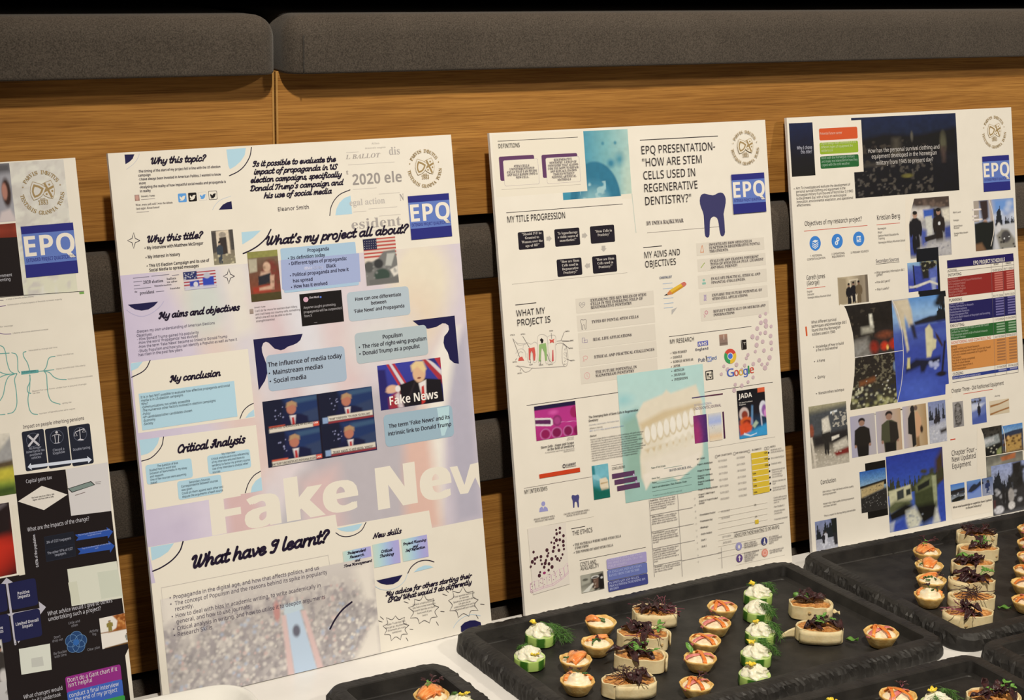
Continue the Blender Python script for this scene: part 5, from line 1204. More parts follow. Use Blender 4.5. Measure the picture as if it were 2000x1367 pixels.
('e',(138,135,138),17.4,82.5,318.6,.37,.32),
('e',(138,135,138),17.6,83.9,325.5,.37,.32),
('e',(138,135,138),17.7,81.6,306.2,.37,.32),
('e',(138,135,138),17.8,85.7,320.1,.37,.32),
('e',(138,135,138),17.9,85.8,328.5,.37,.32),
('e',(138,135,138),18,85.5,316.3,.37,.32),
('e',(138,135,138),18.2,85.6,322.8,.37,.32),
('e',(138,135,138),18.3,83.6,321.2,.37,.32),
('e',(138,135,138),18.4,86,318.9,.37,.32),
('e',(138,135,138),18.5,82.8,306.3,.37,.32),
('e',(138,135,138),18.6,85.7,319.8,.37,.32),
('e',(138,135,138),18.8,82.3,310,.37,.32),
('e',(138,135,138),18.9,82.3,320.2,.37,.32),
('t',(71,63,69),19,'m',['iPSCs'],8.09,349.4,3.21,6.19,'l',0,0),
('t',(71,63,69),19.1,'m',['DPSCs'],22.9,348.9,3.23,5.99,'l',0,0),
('t',(71,63,69),19.2,'m',['SHED'],63.7,348.9,3.26,5.13,'l',0,0),
('t',(71,63,69),19.4,'m',['GMSCs'],86.3,346,3.28,6.18,'l',0,0),
('t',(71,63,69),19.5,'m',['ABMSC'],91.7,333.9,3.28,5.95,'l',0,0),
('t',(71,63,69),19.6,'m',['PDSCs'],90.9,324.5,3.28,4.96,'l',0,0),
('t',(71,63,69),19.7,'m',['BMSCs'],91.1,309.2,3.29,6.21,'l',0,0),
('t',(71,63,69),19.8,'m',['DFPCs'],8.58,316.4,3.22,5.96,'l',0,0),
('t',(71,63,69),20,'m',['SCAP'],31.7,310.7,3.24,4.82,'l',0,0),
('t',(71,63,69),20.1,'m',['PDLSC'],45.2,308.8,3.25,6.32,'l',0,0),
('t',(71,63,69),20.2,'m',['TGPCs'],58.1,307.9,3.26,6.72,'l',0,0),
('t',(71,63,69),20.3,'m',['OESCs'],14.1,302,3.23,6.22,'l',0,0),
('img','printed_photo',158,121,292.1,283.9,99,146,22,20.4,[('g',(178,216,219),(185,218,221),(162,200,199),(154,195,192)),('e',(139,195,212),.16,.36,.12,.06,.6),('e',(156,207,217),.06,.2,.09,.04,.8),('p',(145,183,174),[.02,.36,.2,.3,.3,.55,.24,.78,.04,.9],.05),('p',(224,219,205),[.19,.33,.28,.24,.5,.2,.55,.17,.6,.2,.9,.16,.96,.3,.95,.55,.92,.72,.88,.78,.7,.85,.62,.9,.56,.86,.3,.87,.25,.92,.2,.82,.2,.66,.24,.52],.012),('p',(208,193,162),[.22,.4,.5,.33,.94,.3,.94,.34,.55,.39,.24,.46],.02),('b',(235,233,226),11,.06,.09,.3,.46,.92,.6,.8),('p',(204,189,158),[.26,.61,.9,.55,.92,.565,.3,.64],.012),('e',(202,189,158),.3,.5,.042,.075,.08),('e',(202,189,158),.375,.488,.042,.075,.08),('e',(202,189,158),.45,.476,.042,.075,.08),('e',(202,189,158),.525,.464,.042,.075,.08),('e',(202,189,158),.6,.452,.042,.075,.08),('e',(202,189,158),.675,.44,.042,.075,.08),('e',(202,189,158),.75,.428,.042,.075,.08),('e',(202,189,158),.825,.416,.042,.075,.08),('e',(202,189,158),.9,.404,.042,.075,.08),('e',(235,234,229),.3,.495,.034,.066,.15),('e',(235,234,229),.375,.483,.034,.066,.15),('e',(235,234,229),.45,.471,.034,.066,.15),('e',(235,234,229),.525,.459,.034,.066,.15),('e',(235,234,229),.6,.447,.034,.066,.15),('e',(235,234,229),.675,.435,.034,.066,.15),('e',(235,234,229),.75,.423,.034,.066,.15),('e',(235,234,229),.825,.411,.034,.066,.15),('e',(235,234,229),.9,.399,.034,.066,.15),('e',(223,219,206),.33,.65,.03,.045,.2),('e',(223,219,206),.405,.636,.03,.045,.2),('e',(223,219,206),.48,.622,.03,.045,.2),('e',(223,219,206),.555,.608,.03,.045,.2),('e',(223,219,206),.63,.594,.03,.045,.2),('e',(223,219,206),.705,.58,.03,.045,.2),('e',(223,219,206),.78,.566,.03,.045,.2),('e',(223,219,206),.855,.552,.03,.045,.2),('b',(213,203,179),6,.012,.03,.28,.52,.92,.66,.7),('p',(229,225,216),[.22,.7,.92,.6,.92,.72,.6,.8,.28,.83],.03),('p',(232,228,221),[.22,.8,.9,.7,.86,.79,.62,.89,.56,.85,.3,.86,.24,.92],.01),('n',.025,18)]),
('part','research_logo/health'),
('p',(87,95,186),20.6,[286.4,313.1,303.1,313.3,303,307.1,286.4,306.9]),
('t',(227,225,219),20.7,'bi',['NHS'],287.2,307.5,9.37,14.5,'l',0,0),
('t',(81,82,104),20.8,'b',['England'],282.2,301.5,6.89,20.6,'l',0,0),
('part','research_logo/pub'),
('t',(55,71,112),20.9,'m',['Pub'],285.9,286.8,9.27,10.7,'l',0,0),
('s',(30,25,33),21,1.06,[298.5,293.3,299.2,286.5],0),
('p',(133,149,203),21.2,[300,291.8,307.1,292,307.4,285.6,300.3,285.4]),
('t',(227,223,212),21.3,'b',['M'],300.5,286.5,7.75,5.81,'l',0,0),
('t',(59,96,162),21.4,'m',['ed'],307.5,287.2,9.32,7.5,'l',0,0),
('part','newspaper_icon'),
('r',(29,25,26),21.5,295.7,261.8,308,274,.99),
('r',(227,223,212),21.6,296.9,262.7,305.4,272.7,0),
('r',(29,25,26),21.8,297.9,267.5,301.1,270.8,0),
('s',(29,25,26),21.9,.67,[302.2,270.1,305.3,270.1],0),
('s',(29,25,26),22,.67,[302.1,268.5,305.2,268.5],0),
('s',(29,25,26),22.1,.66,[298,266.1,305,266.1],0),
('r',(29,25,26),22.2,302,263.5,304.5,265.4,0),
('s',(29,25,26),22.4,.6,[298.2,264.4,301.1,264.4],0),
('s',(227,223,212),22.5,.47,[306.8,271.6,306.9,262.8],0),
('part','book_icon'),
('r',(29,22,23),22.6,356.8,295.1,365.5,308,.84),
('s',(198,195,192),22.7,.4,[357.9,307.7,358.3,295.5],0),
('s',(210,207,201),22.8,.61,[360.6,304.2,364.1,304.2],0),
('s',(210,207,201),23,.61,[362.6,304,362.6,301.3],0),
('img','app_tile',321.7,304.3,334.8,318.6,10,14,23,23.1,[('g',(173,137,120),(138,116,109),(145,130,122)),('p',(213,202,198),[.48,.1,.56,.1,.56,.5,.48,.5],.03),('p',(106,91,85),[0,.78,1,.76,1,.86,0,.88],.06)]),
('part','research_logo/wheel'),
('p',(204,76,64),23.2,[337.6,288.8,346.7,292.5,345.9,294,344.9,295.3,343.6,296.4,342.3,297.4,340.8,298.1,339.2,298.5,337.5,298.7,335.9,298.6,334.3,298.2,332.8,297.6,331.4,296.7,330.2,295.6,329.2,294.4]),
('p',(59,157,94),23.3,[337.6,288.8,329.2,294.4,328.5,293,328,291.6,327.7,290,327.7,288.5,327.9,286.9,328.4,285.4,329.1,284,330,282.7,331.1,281.6,332.4,280.6,333.8,279.9,335.2,279.4,336.8,279.1]),
('p',(223,189,64),23.4,[337.6,288.8,336.8,279.1,338.4,279,339.9,279.2,341.4,279.6,342.8,280.3,344.1,281.2,345.1,282.3,346.1,283.5,346.8,284.9,347.2,286.4,347.5,287.9,347.4,289.5,347.2,291,346.7,292.5]),
('e',(227,225,221),23.6,337.6,288.8,4.68,4.62),
('e',(76,118,217),23.7,337.6,288.8,3.76,3.69),
('part','pale_cell_pattern'),
('e',(200,180,191),23.8,391.1,336.6,2.52,2.39),
('e',(200,180,191),23.9,400.6,339,2.41,2.28),
('e',(200,180,191),24,399.7,329.1,3.49,3.3),
('e',(200,180,191),24.2,391.8,327.7,3.12,2.96),
('e',(200,180,191),24.3,385.1,320.7,3.11,2.95),
('e',(200,180,191),24.4,400.1,322.7,3.49,3.3),
('e',(200,180,191),24.5,408.5,321.2,2.42,2.28),
('e',(200,180,191),24.6,389.8,313.9,2.52,2.39),
('e',(200,180,191),24.8,398.1,313.8,3.01,2.85),
('e',(200,180,191),24.9,406.6,308.7,3.02,2.85),
('e',(200,180,191),25,376.2,310.7,3.33,3.18),
('e',(200,180,191),25.1,384.1,308.2,3.11,2.95),
('e',(200,180,191),25.2,392.8,302.4,3,2.85),
('e',(200,180,191),25.4,406.8,299.6,3.02,2.86),
('e',(200,180,191),25.5,382.3,298.9,3.34,3.18),
('e',(200,180,191),25.6,407,291.1,2.42,2.29),
('e',(200,180,191),25.7,394,290.4,2.88,2.74),
('e',(200,180,191),25.8,379.5,290.6,2.39,2.27),
('e',(200,180,191),26,367,287.7,2.37,2.27),
('e',(200,180,191),26.1,364.1,283.6,2.49,2.38),
('e',(200,180,191),26.2,402.6,279.9,3.5,3.31),
('e',(200,180,191),26.3,385.1,278.5,2.99,2.85),
('e',(200,180,191),26.4,374.8,274.6,2.86,2.73),
('e',(200,180,191),26.6,389.1,272.4,2.4,2.28),
('e',(200,180,191),26.7,398.4,272.4,2.41,2.28),
('e',(200,180,191),26.8,360.4,274.2,2.6,2.49),
('e',(200,180,191),26.9,347,276.7,2.94,2.82),
('e',(200,180,191),27,326.2,276.9,2.33,2.25),
('e',(200,180,191),27.2,394,267.3,3.49,3.31),
('e',(200,180,191),27.3,331.9,272.2,2.92,2.81),
('e',(200,180,191),27.4,355.1,269.6,2.36,2.26),
('e',(200,180,191),27.5,373,257,2.5,2.39),
('e',(200,180,191),27.6,353.4,248.2,2.95,2.83),
('e',(200,180,191),27.8,342.8,250.8,2.47,2.37),
('e',(200,180,191),27.9,340.5,243.4,3.05,2.94),
('e',(200,180,191),28,321.2,267.1,2.33,2.25),
('e',(200,180,191),28.1,364.2,251.8,2.37,2.27),
('part','research_logo/word'),
('t',(72,99,195),28.2,'m',['G'],330.6,262.2,21.4,11,'l',0,0),
('t',(198,80,68),28.4,'m',['o'],342.4,262,21,7.04,'l',0,0),
('t',(213,175,64),28.5,'m',['o'],350.1,262,21,6.81,'l',0,0),
('t',(72,99,195),28.6,'m',['g'],357.4,262.1,21,7,'l',0,0),
('t',(59,146,94),28.7,'m',['l'],365.5,262.4,21.1,1.88,'l',0,0),
('t',(204,83,69),28.8,'m',['e'],368.2,262.8,21.1,6.69,'l',0,0),
('part','journal_print'),
('p',(71,60,108),29,[271.3,242.2,292.3,242.1,292.3,240.7,271.4,240.7]),
('p',(87,40,71),29.1,[292.3,242.1,321.4,241.9,321.5,240.2,292.3,240.7]),
('t',(166,168,195),29.2,'n',['INTERNATIONAL'],274,230.2,5.8,29,'l',0,0),
('t',(108,85,114),29.3,'n',['ENDODONTIC JOURNAL'],273.3,225.2,7.18,44.2,'l',0,0),
('img','printed_photo',271.4,181.7,292.7,218,16,34,24,29.4,[('h',(135,45,112),(103,45,119),(64,39,109)),('e',(157,52,117),.2,.7,.3,.4,.6),('n',.1,8)]),
('img','printed_photo',295.6,181.3,316.3,217.8,16,36,25,29.6,[('g',(212,212,212),(178,192,230),(165,183,237),(213,215,217),(210,208,203),(223,200,170),(226,216,198)),('b',(140,141,161),5,.03,.045,.1,.45,.95,.55),('n',.04,12)]),
('part','journal_print'),
('p',(71,28,69),29.7,[318.7,217.6,321.2,217.6,321.1,182.3,318.6,182.2]),
('img','printed_photo',344.2,178,390.7,241.9,45,78,26,29.8,[('g',(14,12,22),(18,17,26),(26,22,33),(29,63,99),(40,124,186)),('p',(213,97,62),[.74,0,1,0,1,.1,.74,.1],.008),('e',(198,185,186),.22,.5,.17,.14,.12),('e',(135,57,41),.24,.52,.11,.09,.2),('e',(204,93,41),.28,.66,.22,.1,.2),('e',(119,32,19),.3,.68,.14,.06,.3),('p',(209,80,43),[.02,.72,.3,.66,.48,.76,.42,.9,.05,.93],.03),('e',(213,218,237),.9,.44,.14,.16,.1),('e',(135,91,164),.94,.48,.1,.12,.2),('e',(213,141,212),.98,.54,.06,.08,.3),('p',(198,201,226),[.78,.5,.82,.5,.84,.8,.8,.8],.01),('p',(106,157,212),[.5,.35,.54,.36,.5,.75,.44,.72],.03),('p',(166,188,170),[.48,.76,.62,.66,.7,.72,.56,.82],.02),('p',(54,150,212),[.5,.85,1,.75,1,1,0,1,.02,.95],.03),('p',(219,232,254),[.18,.88,.4,.95,.62,.92,.62,.935,.4,.97,.16,.92],.008),('n',.08,12)]),
('part','journal_print'),
('t',(229,226,223),29.9,'b',['JADA'],346.4,231.3,13.3,22.6,'l',0,0),
('t',(213,212,212),30,'m',['The Joy of Confident'],346.7,224.9,3.37,22.6,'l',0,0),
('t',(213,212,212),30.2,'m',['Diagnosis'],346.8,222.2,3.37,11.2,'l',0,0),
('img','printed_photo',33.7,217.3,93.4,259.7,62,51,27,30.3,[('g',(173,49,137),(181,51,140),(165,39,119)),('p',(30,19,64),[0,0,1,0,1,.13,0,.13],.008),('e',(205,85,170),.45,.25,.1,.06,.6),('e',(204,122,190),.23,.84,.13,.16,.06),('e',(140,23,87),.23,.84,.11,.14,.2),('e',(204,122,190),.5,.84,.13,.16,.06),('e',(122,19,78),.5,.84,.11,.14,.2),('e',(204,122,190),.77,.84,.12,.16,.06),('e',(122,19,78),.77,.84,.1,.14,.2),('e',(122,19,78),1,.86,.09,.14,.2),('e',(151,30,96),.97,.32,.12,.17,.1),('e',(140,45,112),.53,.5,.11,.16,.08),('e',(165,64,135),.53,.5,.07,.1,.2),('p',(228,225,233),[0,.34,.38,.4,.42,.46,.42,.6,.36,.63,0,.56],.012),('p',(87,32,87),[0,.39,.36,.44,.38,.48,.37,.58,0,.51],.015),('p',(213,152,207),[.62,.555,1,.585,1,.6,.62,.565],.004)]),
('part','printed_shape',1),
('p',(198,64,29),30.4,[33.9,175.8,93.3,175.9,93.5,170.4,34.1,170.6]),
('img','printed_photo',110.9,132.3,135.2,175.3,26,55,28,30.5,[('g',(108,180,203),(118,186,209),(43,129,141),(24,110,105)),('p',(43,127,141),[0,0,.16,0,.2,.32,0,.3],.04),('p',(137,196,215),[0,.27,.3,.28,.55,.42,.5,.5,.1,.4],.02),('p',(222,212,192),[.42,.42,.8,.4,.92,.5,.94,.74,.5,.76,.42,.62],.02),('p',(181,157,119),[.46,.54,.9,.53,.9,.56,.46,.58],.015),('p',(14,100,90),[0,.62,.4,.74,1,.74,1,1,0,1],.06),('n',.06,8)]),
('part','printed_shape',1),
('r',(89,57,96),30.6,140.1,154.7,174.4,160.8,0),
('r',(89,57,96),30.8,143.2,146.6,177.7,152.7,0),
('r',(89,57,96),30.9,146.5,138.1,181.2,144.4,0),
('p',(182,173,209),31,[171.8,156.6,174.2,156.3,174,154.3,175.2,154.2,172.7,152.6,170.5,154.9,171.7,154.7]),
('p',(182,173,209),31.1,[175,147.9,177.4,147.6,177.2,145.6,178.4,145.5,175.9,143.9,173.7,146.2,174.9,146]),
('part','cell_picture'),
('p',(222,218,213),31.2,[11.7,112,66.8,110.8,66.3,33.3,13,29.3]),
('s',(208,166,200),31.4,.63,[9.75,33,9.98,43.9,15.8,45.9,16.3,35.5,15.7,45.3,22,45.4,21.8,35.1,22,45.4,27.8,46.9,28.2,35.2,28,46.6,33.5,47.7,33.9,36,33.8,47.6,40,49,41,36.5,40.4,48.8,46.5,50.9,46.8,38,46.8,50.9,52.5,54.8,54.2,41,53.2,54,58.9,54.9,60.1,43.6,59.4,55.4,64.4,60.1,65.6,49.4],0),
('s',(208,166,200),31.5,.63,[10.4,32.3,25.3,34.5,42.4,35.7,57.1,41.7,66.2,47.5],0),
('s',(208,166,200),31.6,.63,[9.85,34.2,24.1,36.5,39.7,37.4,54.3,42.2,66,49.3],0),
('e',(71,36,50),31.7,52.4,103.7,1.44,1.52),
('e',(71,36,50),31.8,57.9,104.9,1.92,2.03),
('e',(71,36,50),32,57.3,99.5,1.73,1.83),
('e',(71,36,50),32.1,52.7,98.8,1.92,2.03),
('e',(71,36,50),32.2,48.8,94.6,1.43,1.52),
('e',(71,36,50),32.3,51.6,91,2.3,2.44),
('e',(71,36,50),32.4,56.5,90.6,1.92,2.03),
('e',(71,36,50),32.6,62.3,94.8,1.93,2.03),
('e',(71,36,50),32.7,61.3,87.8,2.21,2.34),
('e',(71,36,50),32.8,44.1,89.2,1.43,1.52),
('e',(71,36,50),32.9,48.2,87.7,1.53,1.62),
('e',(71,36,50),33,53.3,84.3,1.44,1.52),
('e',(71,36,50),33.2,61.3,82.7,1.93,2.04),
('e',(71,36,50),33.3,47.5,82.5,2.01,2.13),
('e',(71,36,50),33.4,61.6,78.1,1.54,1.63),
('e',(71,36,50),33.5,45.7,78,2.01,2.13),
('e',(71,36,50),33.6,54.2,77.8,2.02,2.13),
('e',(71,36,50),33.8,37,80.9,2.28,2.43),
('e',(71,36,50),33.9,38.8,76.7,1.43,1.52),
('e',(71,36,50),34,37.1,73.5,1.81,1.92),
('e',(71,36,50),34.1,58.9,71.8,1.54,1.63),
('e',(71,36,50),34.2,48.9,71.1,1.53,1.62),
('e',(71,36,50),34.4,43,68.9,2.29,2.43),
('e',(71,36,50),34.5,51,67.5,2.2,2.34),
('e',(71,36,50),34.6,56.4,67.6,1.44,1.53),
('e',(71,36,50),34.7,54.1,64.9,1.44,1.53),
('e',(71,36,50),34.8,17.7,81.7,1.7,1.81),
('e',(71,36,50),35,19,73,2.17,2.32),
('e',(71,36,50),35.1,15,70,2.26,2.42),
('e',(71,36,50),35.2,18.3,67.2,1.51,1.61),
('e',(71,36,50),35.3,12.4,64.5,1.51,1.61),
('e',(71,36,50),35.4,27.2,69.9,1.42,1.52),
('e',(71,36,50),35.6,34.5,68.5,1.81,1.92),
('e',(71,36,50),35.7,33.1,65.1,2.19,2.33),
('e',(71,36,50),35.8,28.3,65,1.52,1.62),
('e',(71,36,50),35.9,38.5,63.5,2,2.13),
('e',(71,36,50),36,31.3,60.6,1.9,2.02),
('e',(71,36,50),36.2,42.5,58.9,2.29,2.43),
('e',(71,36,50),36.3,37.3,55.8,1.71,1.82),
('e',(71,36,50),36.4,25,55.3,1.42,1.52),
('e',(151,57,114),36.5,30.9,53.4,2.26,1.72),
('e',(71,36,50),36.6,23.5,51.3,2.27,2.43),
('e',(71,36,50),36.8,22.4,74.3,1.51,1.61),
('e',(71,36,50),36.9,27.7,74.3,1.99,2.12),
('e',(140,91,126),37,44.8,52.4,.59,.51),
('e',(140,91,126),37.1,52.5,47.1,.59,.51),
('e',(140,91,126),37.2,27,47.7,.58,.51),
('e',(140,91,126),37.4,10.9,43.1,.58,.5),
('e',(140,91,126),37.5,53.9,50,.59,.51),
('e',(140,91,126),37.6,26.6,41.3,.58,.51),
('e',(140,91,126),37.7,24.1,42.4,.58,.51),
('e',(140,91,126),37.8,37.9,47,.59,.51),
('e',(140,91,126),38,65.2,56.3,.59,.51),
('e',(140,91,126),38.1,44.8,53.3,.59,.51),
('e',(140,91,126),38.2,21.7,38.8,.58,.51),
('e',(140,91,126),38.3,43.4,42.9,.59,.51),
('e',(140,91,126),38.4,12.3,40.2,.58,.5),
('e',(140,91,126),38.6,36.1,50.4,.59,.51),
('e',(140,91,126),38.7,44.7,48.2,.59,.51),
('e',(140,91,126),38.8,37.2,43.6,.59,.51),
('e',(140,91,126),38.9,10.7,36.5,.58,.5),
('e',(140,91,126),39,47.9,45.7,.59,.51),
('e',(140,91,126),39.2,30,39.2,.58,.51),
('e',(140,91,126),39.3,55.5,47.1,.59,.51),
('e',(140,91,126),39.4,25.2,47.3,.58,.51),
('e',(140,91,126),39.5,38.5,50.2,.59,.51),
('e',(140,91,126),39.6,45.5,50.9,.59,.51),
('e',(140,91,126),39.8,15.3,41.3,.58,.5),
('e',(140,91,126),39.9,38.4,50.5,.59,.51),
('e',(140,91,126),40,30.1,45.5,.58,.51),
('img','printed_photo',82.8,18.6,116.8,41,37,29,29,40.1,[('g',(140,141,132),(106,107,101),(176,177,168)),('p',(163,165,157),[0,0,.45,0,.4,.5,0,.6],.05),('e',(92,93,87),.2,.3,.12,.07,.3),('p',(37,33,33),[.45,.25,.95,.1,1,.8,.6,1,.48,.8],.04),('e',(204,207,208),.62,.25,.17,.09,.1),('e',(71,69,69),.62,.27,.12,.05,.2),('p',(106,84,74),[.52,.34,.76,.32,.74,.85,.56,.88],.03),('b',(178,168,155),8,.02,.04,.5,.4,.85,.9),('p',(24,21,20),[.8,.3,1,.2,1,1,.75,1],.05),('p',(210,213,210),[.05,.95,.5,.55,.55,.6,.3,1],.02),('e',(208,212,217),.9,.35,.05,.06,.3)]),
('part','text_card',1),
('r',(164,158,212),40.2,122.7,41.4,183.9,54.7,1.91),
('r',(103,117,186),40.4,122.7,27,183.7,40.7,1.91),
('r',(65,72,141),40.5,122.5,12.7,183.6,26.3,1.91),
('part','table_lines'),
('s',(122,118,123),40.6,.52,[193.7,119.7,194,19.8],0),
('s',(122,118,123),40.7,.53,[238.6,119.3,237.5,12.9],0),
('s',(122,118,123),40.8,.54,[302.8,39.8,302,12.6],0),
('s',(122,118,123),41,.46,[194.1,99.7,261,99.7],0),
('s',(122,118,123),41.1,.46,[193.9,78.2,260.9,78.2],0),
('s',(122,118,123),41.2,.46,[193.7,56.4,260.8,56.4],0),
('s',(122,118,123),41.3,.46,[193.5,34.3,238.4,34.3],0),
('s',(122,118,123),41.4,.47,[238.8,33.2,303.1,33.2],0),
('s',(140,171,171),41.6,.39,[220,156.7,248.4,156.7],0),
('s',(140,171,171),41.7,.39,[211.7,144.1,259.6,144.1],0),
('s',(140,171,171),41.8,.39,[207.3,139.2,262.5,139.2],0),
('s',(140,171,171),41.9,.39,[199.3,129.8,261.8,129.8],0),
('s',(140,171,171),42,.39,[199.4,120.8,261,120.8],0),
('s',(204,199,192),42.2,.34,[301.6,87.6,383.6,87.6],0),
('s',(204,199,192),42.3,.34,[301,80,383,80],0),
('s',(204,199,192),42.4,.34,[300.4,72.4,382.4,72.4],0),
('s',(204,199,192),42.5,.34,[299.8,64.8,381.9,64.8],0),
('s',(204,199,192),42.6,.34,[299.1,57.2,381.3,57.2],0),
('s',(204,199,192),42.8,.34,[298.5,49.6,380.7,49.6],0),
('s',(204,199,192),42.9,.34,[297.9,42,380.1,42],0),
('s',(204,199,192),43,.34,[297.3,34.4,379.5,34.4],0),
('s',(204,199,192),43.1,.34,[296.7,26.7,378.9,26.7],0),
('p',(215,188,60),43.2,[361.4,156.8,389.3,156.6,388.7,101.5,360.9,101.2]),
('s',(229,225,212),43.4,.95,[361.3,148.9,390,148.9],0),
('s',(229,225,212),43.5,.95,[361.3,141,389.9,141],0),
('s',(229,225,212),43.6,.95,[361.2,133.1,389.8,133.1],0),
('s',(229,225,212),43.7,.95,[361.1,125.1,389.7,125.1],0),
('s',(229,225,212),43.8,.95,[361.1,117.2,389.6,117.2],0),
('s',(229,225,212),44,.95,[361,109.3,389.5,109.3],0),
('e',(30,23,30),44.1,390.7,153.7,1.29,1.23),
('e',(30,23,30),44.2,390.6,145.4,1.29,1.23),
('e',(30,23,30),44.3,390.6,137.1,1.29,1.23),
('e',(30,23,30),44.4,390.5,128.8,1.29,1.23),
('e',(30,23,30),44.6,390.4,120.5,1.29,1.23),
('e',(30,23,30),44.7,390.3,112.2,1.29,1.23),
('e',(30,23,30),44.8,390.2,103.9,1.29,1.23),
('r',(213,186,59),44.9,360.8,61.8,366.9,67.3,.85),
('part','icon',1),
('e',(152,152,203),45,331.4,36.7,5.22,5.3),
('e',(55,59,121),45.2,374.1,36.4,5.32,5.35),
('e',(94,69,137),45.3,331.1,20.7,5.22,5.3),
('e',(217,146,132),45.4,373.9,20.7,5.33,5.35),
('e',(225,223,219),45.5,331.6,35.9,1.68,2.44),
('p',(225,223,219),45.6,[374,40.2,375.6,40,375.3,36.5,376.4,33.9,372.3,34.1,373.7,36.8]),
('s',(225,223,219),45.8,.82,[371.9,32.8,376.4,32.8],0),
('p',(225,223,219),45.9,[331.4,24.5,333.6,21.4,332,21.5,331.9,16.9,330.3,17,330.5,21.7,329,21.8]),
('o',(236,196,192),46,373.9,20.7,2.75,.77),
('part','heading',1),
('t',(38,32,39),46.1,'n',['DEFINITIONS'],10.8,575.7,10.2,29.6,'l',0,0),
('t',(38,32,39),46.2,'n',['MY TITLE PROGRESSION'],15.7,485.9,15.7,82.1,'l',0,0),
('t',(38,32,39),46.4,'n',['EPQ PRESENTATION-'],218.3,558.5,20.9,115.9,'l',0,0),
('t',(38,32,39),46.5,'n',['"HOW ARE STEM'],218.2,542.8,20.9,93.3,'l',0,0),
('t',(38,32,39),46.6,'n',['CELLS USED IN'],218.5,526.6,20.9,81.1,'l',0,0),
('t',(38,32,39),46.7,'n',['REGENERATIVE'],218.7,510.6,20.9,83.4,'l',0,0),
('t',(38,32,39),46.8,'n',['DENTISTRY?"'],218.7,494.2,20.9,72.1,'l',0,0),
('t',(38,32,39),47,'n',['MY AIMS AND'],211.9,427.4,16.6,55.5,'l',0,0),
('t',(38,32,39),47.1,'n',['OBJECTIVES'],212.1,415.7,16.6,48,'l',0,0),
('t',(38,32,39),47.2,'n',['WHAT MY'],18.1,371.9,15.8,41.1,'l',0,0),
('t',(38,32,39),47.3,'n',['PROJECT IS'],18.8,360.4,15.9,47.1,'l',0,0),
('t',(38,32,39),47.4,'n',['MY RESEARCH'],242.6,315.2,11.3,37.9,'l',0,0),
('t',(38,32,39),47.6,'n',['MY INTERVIEWS'],11.3,154.9,10.4,32.7,'l',0,0),
('t',(38,32,39),47.7,'n',['THE ETHICS'],75.3,93,11.4,29.7,'l',0,0),
('t',(38,32,39),47.8,'n',['COSTS AND'],83.6,52.6,10.1,23.6,'l',0,0),
('t',(38,32,39),47.9,'n',['AVAILABILITY'],83.4,47.1,10.2,27.7,'l',0,0),
('t',(38,32,39),48,'n',['ADVICE FOR THOSE WANTING TO DO AN EPQ'],325,49.9,9.31,75.8,'l',0,0),
('t',(38,32,39),48.2,'n',['CONCLUSIONS'],140.6,166.2,6.99,19.6,'l',0,0),
('part','printed_text'),
('t',(71,63,71),48.3,'s',['BY INIYA RAJKUMAR'],218.4,468.9,10.2,57.9,'l',0,0),
('t',(87,78,93),48.4,'s',['STEM CELLS:','UNDIFFERENTIATED','CELLS THAT CAN DIVIDE','AND SELF RENEW INTO A','NEW CELL.'],41.3,551.8,5.65,43,'c',3.43,0),
('t',(87,78,93),48.5,'s',['REGENERATIVE','DENTISTRY: A FIELD OF','DENTISTRY THAT ALLOWS','FOR THE BODY TO REPAIR','AND REPLACE ITS OWN','TISSUES WITHOUT','NEEDING ARTIFICIAL','MATERIALS'],100.5,556.6,5.73,43.9,'c',3.51,0),
('t',(200,196,195),48.6,'s',['"Should IVF be','Granted to','Women over the','age of 40?"'],48.1,468.8,6.78,29.9,'c',4.75,0),
('t',(200,196,195),48.8,'s',['"Is hypnotherapy','a viable source of','anaesthetics?"'],99.5,466.2,6.87,29.9,'c',4.5,0),
('t',(200,196,195),48.9,'s',['"Stem Cells in','Dentistry"'],152.4,464.7,6.96,25.3,'c',4.62,0),
('t',(200,196,195),49,'s',['"How are Stem','Cells used in','Dentistry?"'],151.9,429.6,6.97,27.3,'c',4.7,0),
('t',(200,196,195),49.1,'s',['"How are Stem','Cells used in','Regenerative','Dentistry?"'],99.8,431.2,6.89,27.3,'c',4.57,0),
('t',(87,80,87),49.2,'s',['INVESTIGATE HOW STEM CELLS','FUNCTION IN REGENERATIVE DENTAL','TREATMENTS.'],314.4,435.4,7.12,83.9,'l',4.3,0),
('t',(87,80,87),49.4,'s',['EVALUATE AND EXAMINE DIFFERENT','TYPES OF STEM CELLS (PULP, LIGAMENT','AND ORAL DERIVED)'],314.4,414.1,7.13,87.6,'l',4.3,0),
('t',(87,80,87),49.5,'s',['EVALUATE PRACTICAL, ETHICAL AND','FINANCIAL CHALLENGES.'],314.2,391,7.14,81.1,'l',4.84,0),
('t',(87,80,87),49.6,'s',['EXPLORE THE FUTURE POTENTIAL OF','STEM CELL APPLICATIONS.'],314.1,369.7,7.14,82.4,'l',4.84,0),
('t',(87,80,87),49.7,'s',['REFLECT CRITICALLY ON SOURCES AND','INFORMATIONS'],314.4,348.6,7.15,86.5,'l',4.72,0),
('t',(87,80,87),49.8,'s',['EXPLORING THE KEY ROLES OF STEM','CELLS IN THE EMERGING FIELD OF','REGENERATIVE DENTISTRY'],126.1,380.1,7.39,84.5,'l',4.44,0),
('t',(87,80,87),50,'s',['TYPES OF DENTAL STEM CELLS'],125.8,353.3,7.4,70.5,'l',4.45,0),
('t',(87,80,87),50.1,'s',['REAL LIFE APPLICATIONS'],126,331.2,7.41,57.9,'l',4.46,0),
('t',(87,80,87),50.2,'s',['ETHICAL AND PRACTICAL CHALLENGES'],125.9,309.3,7.42,91.4,'l',4.46,0),
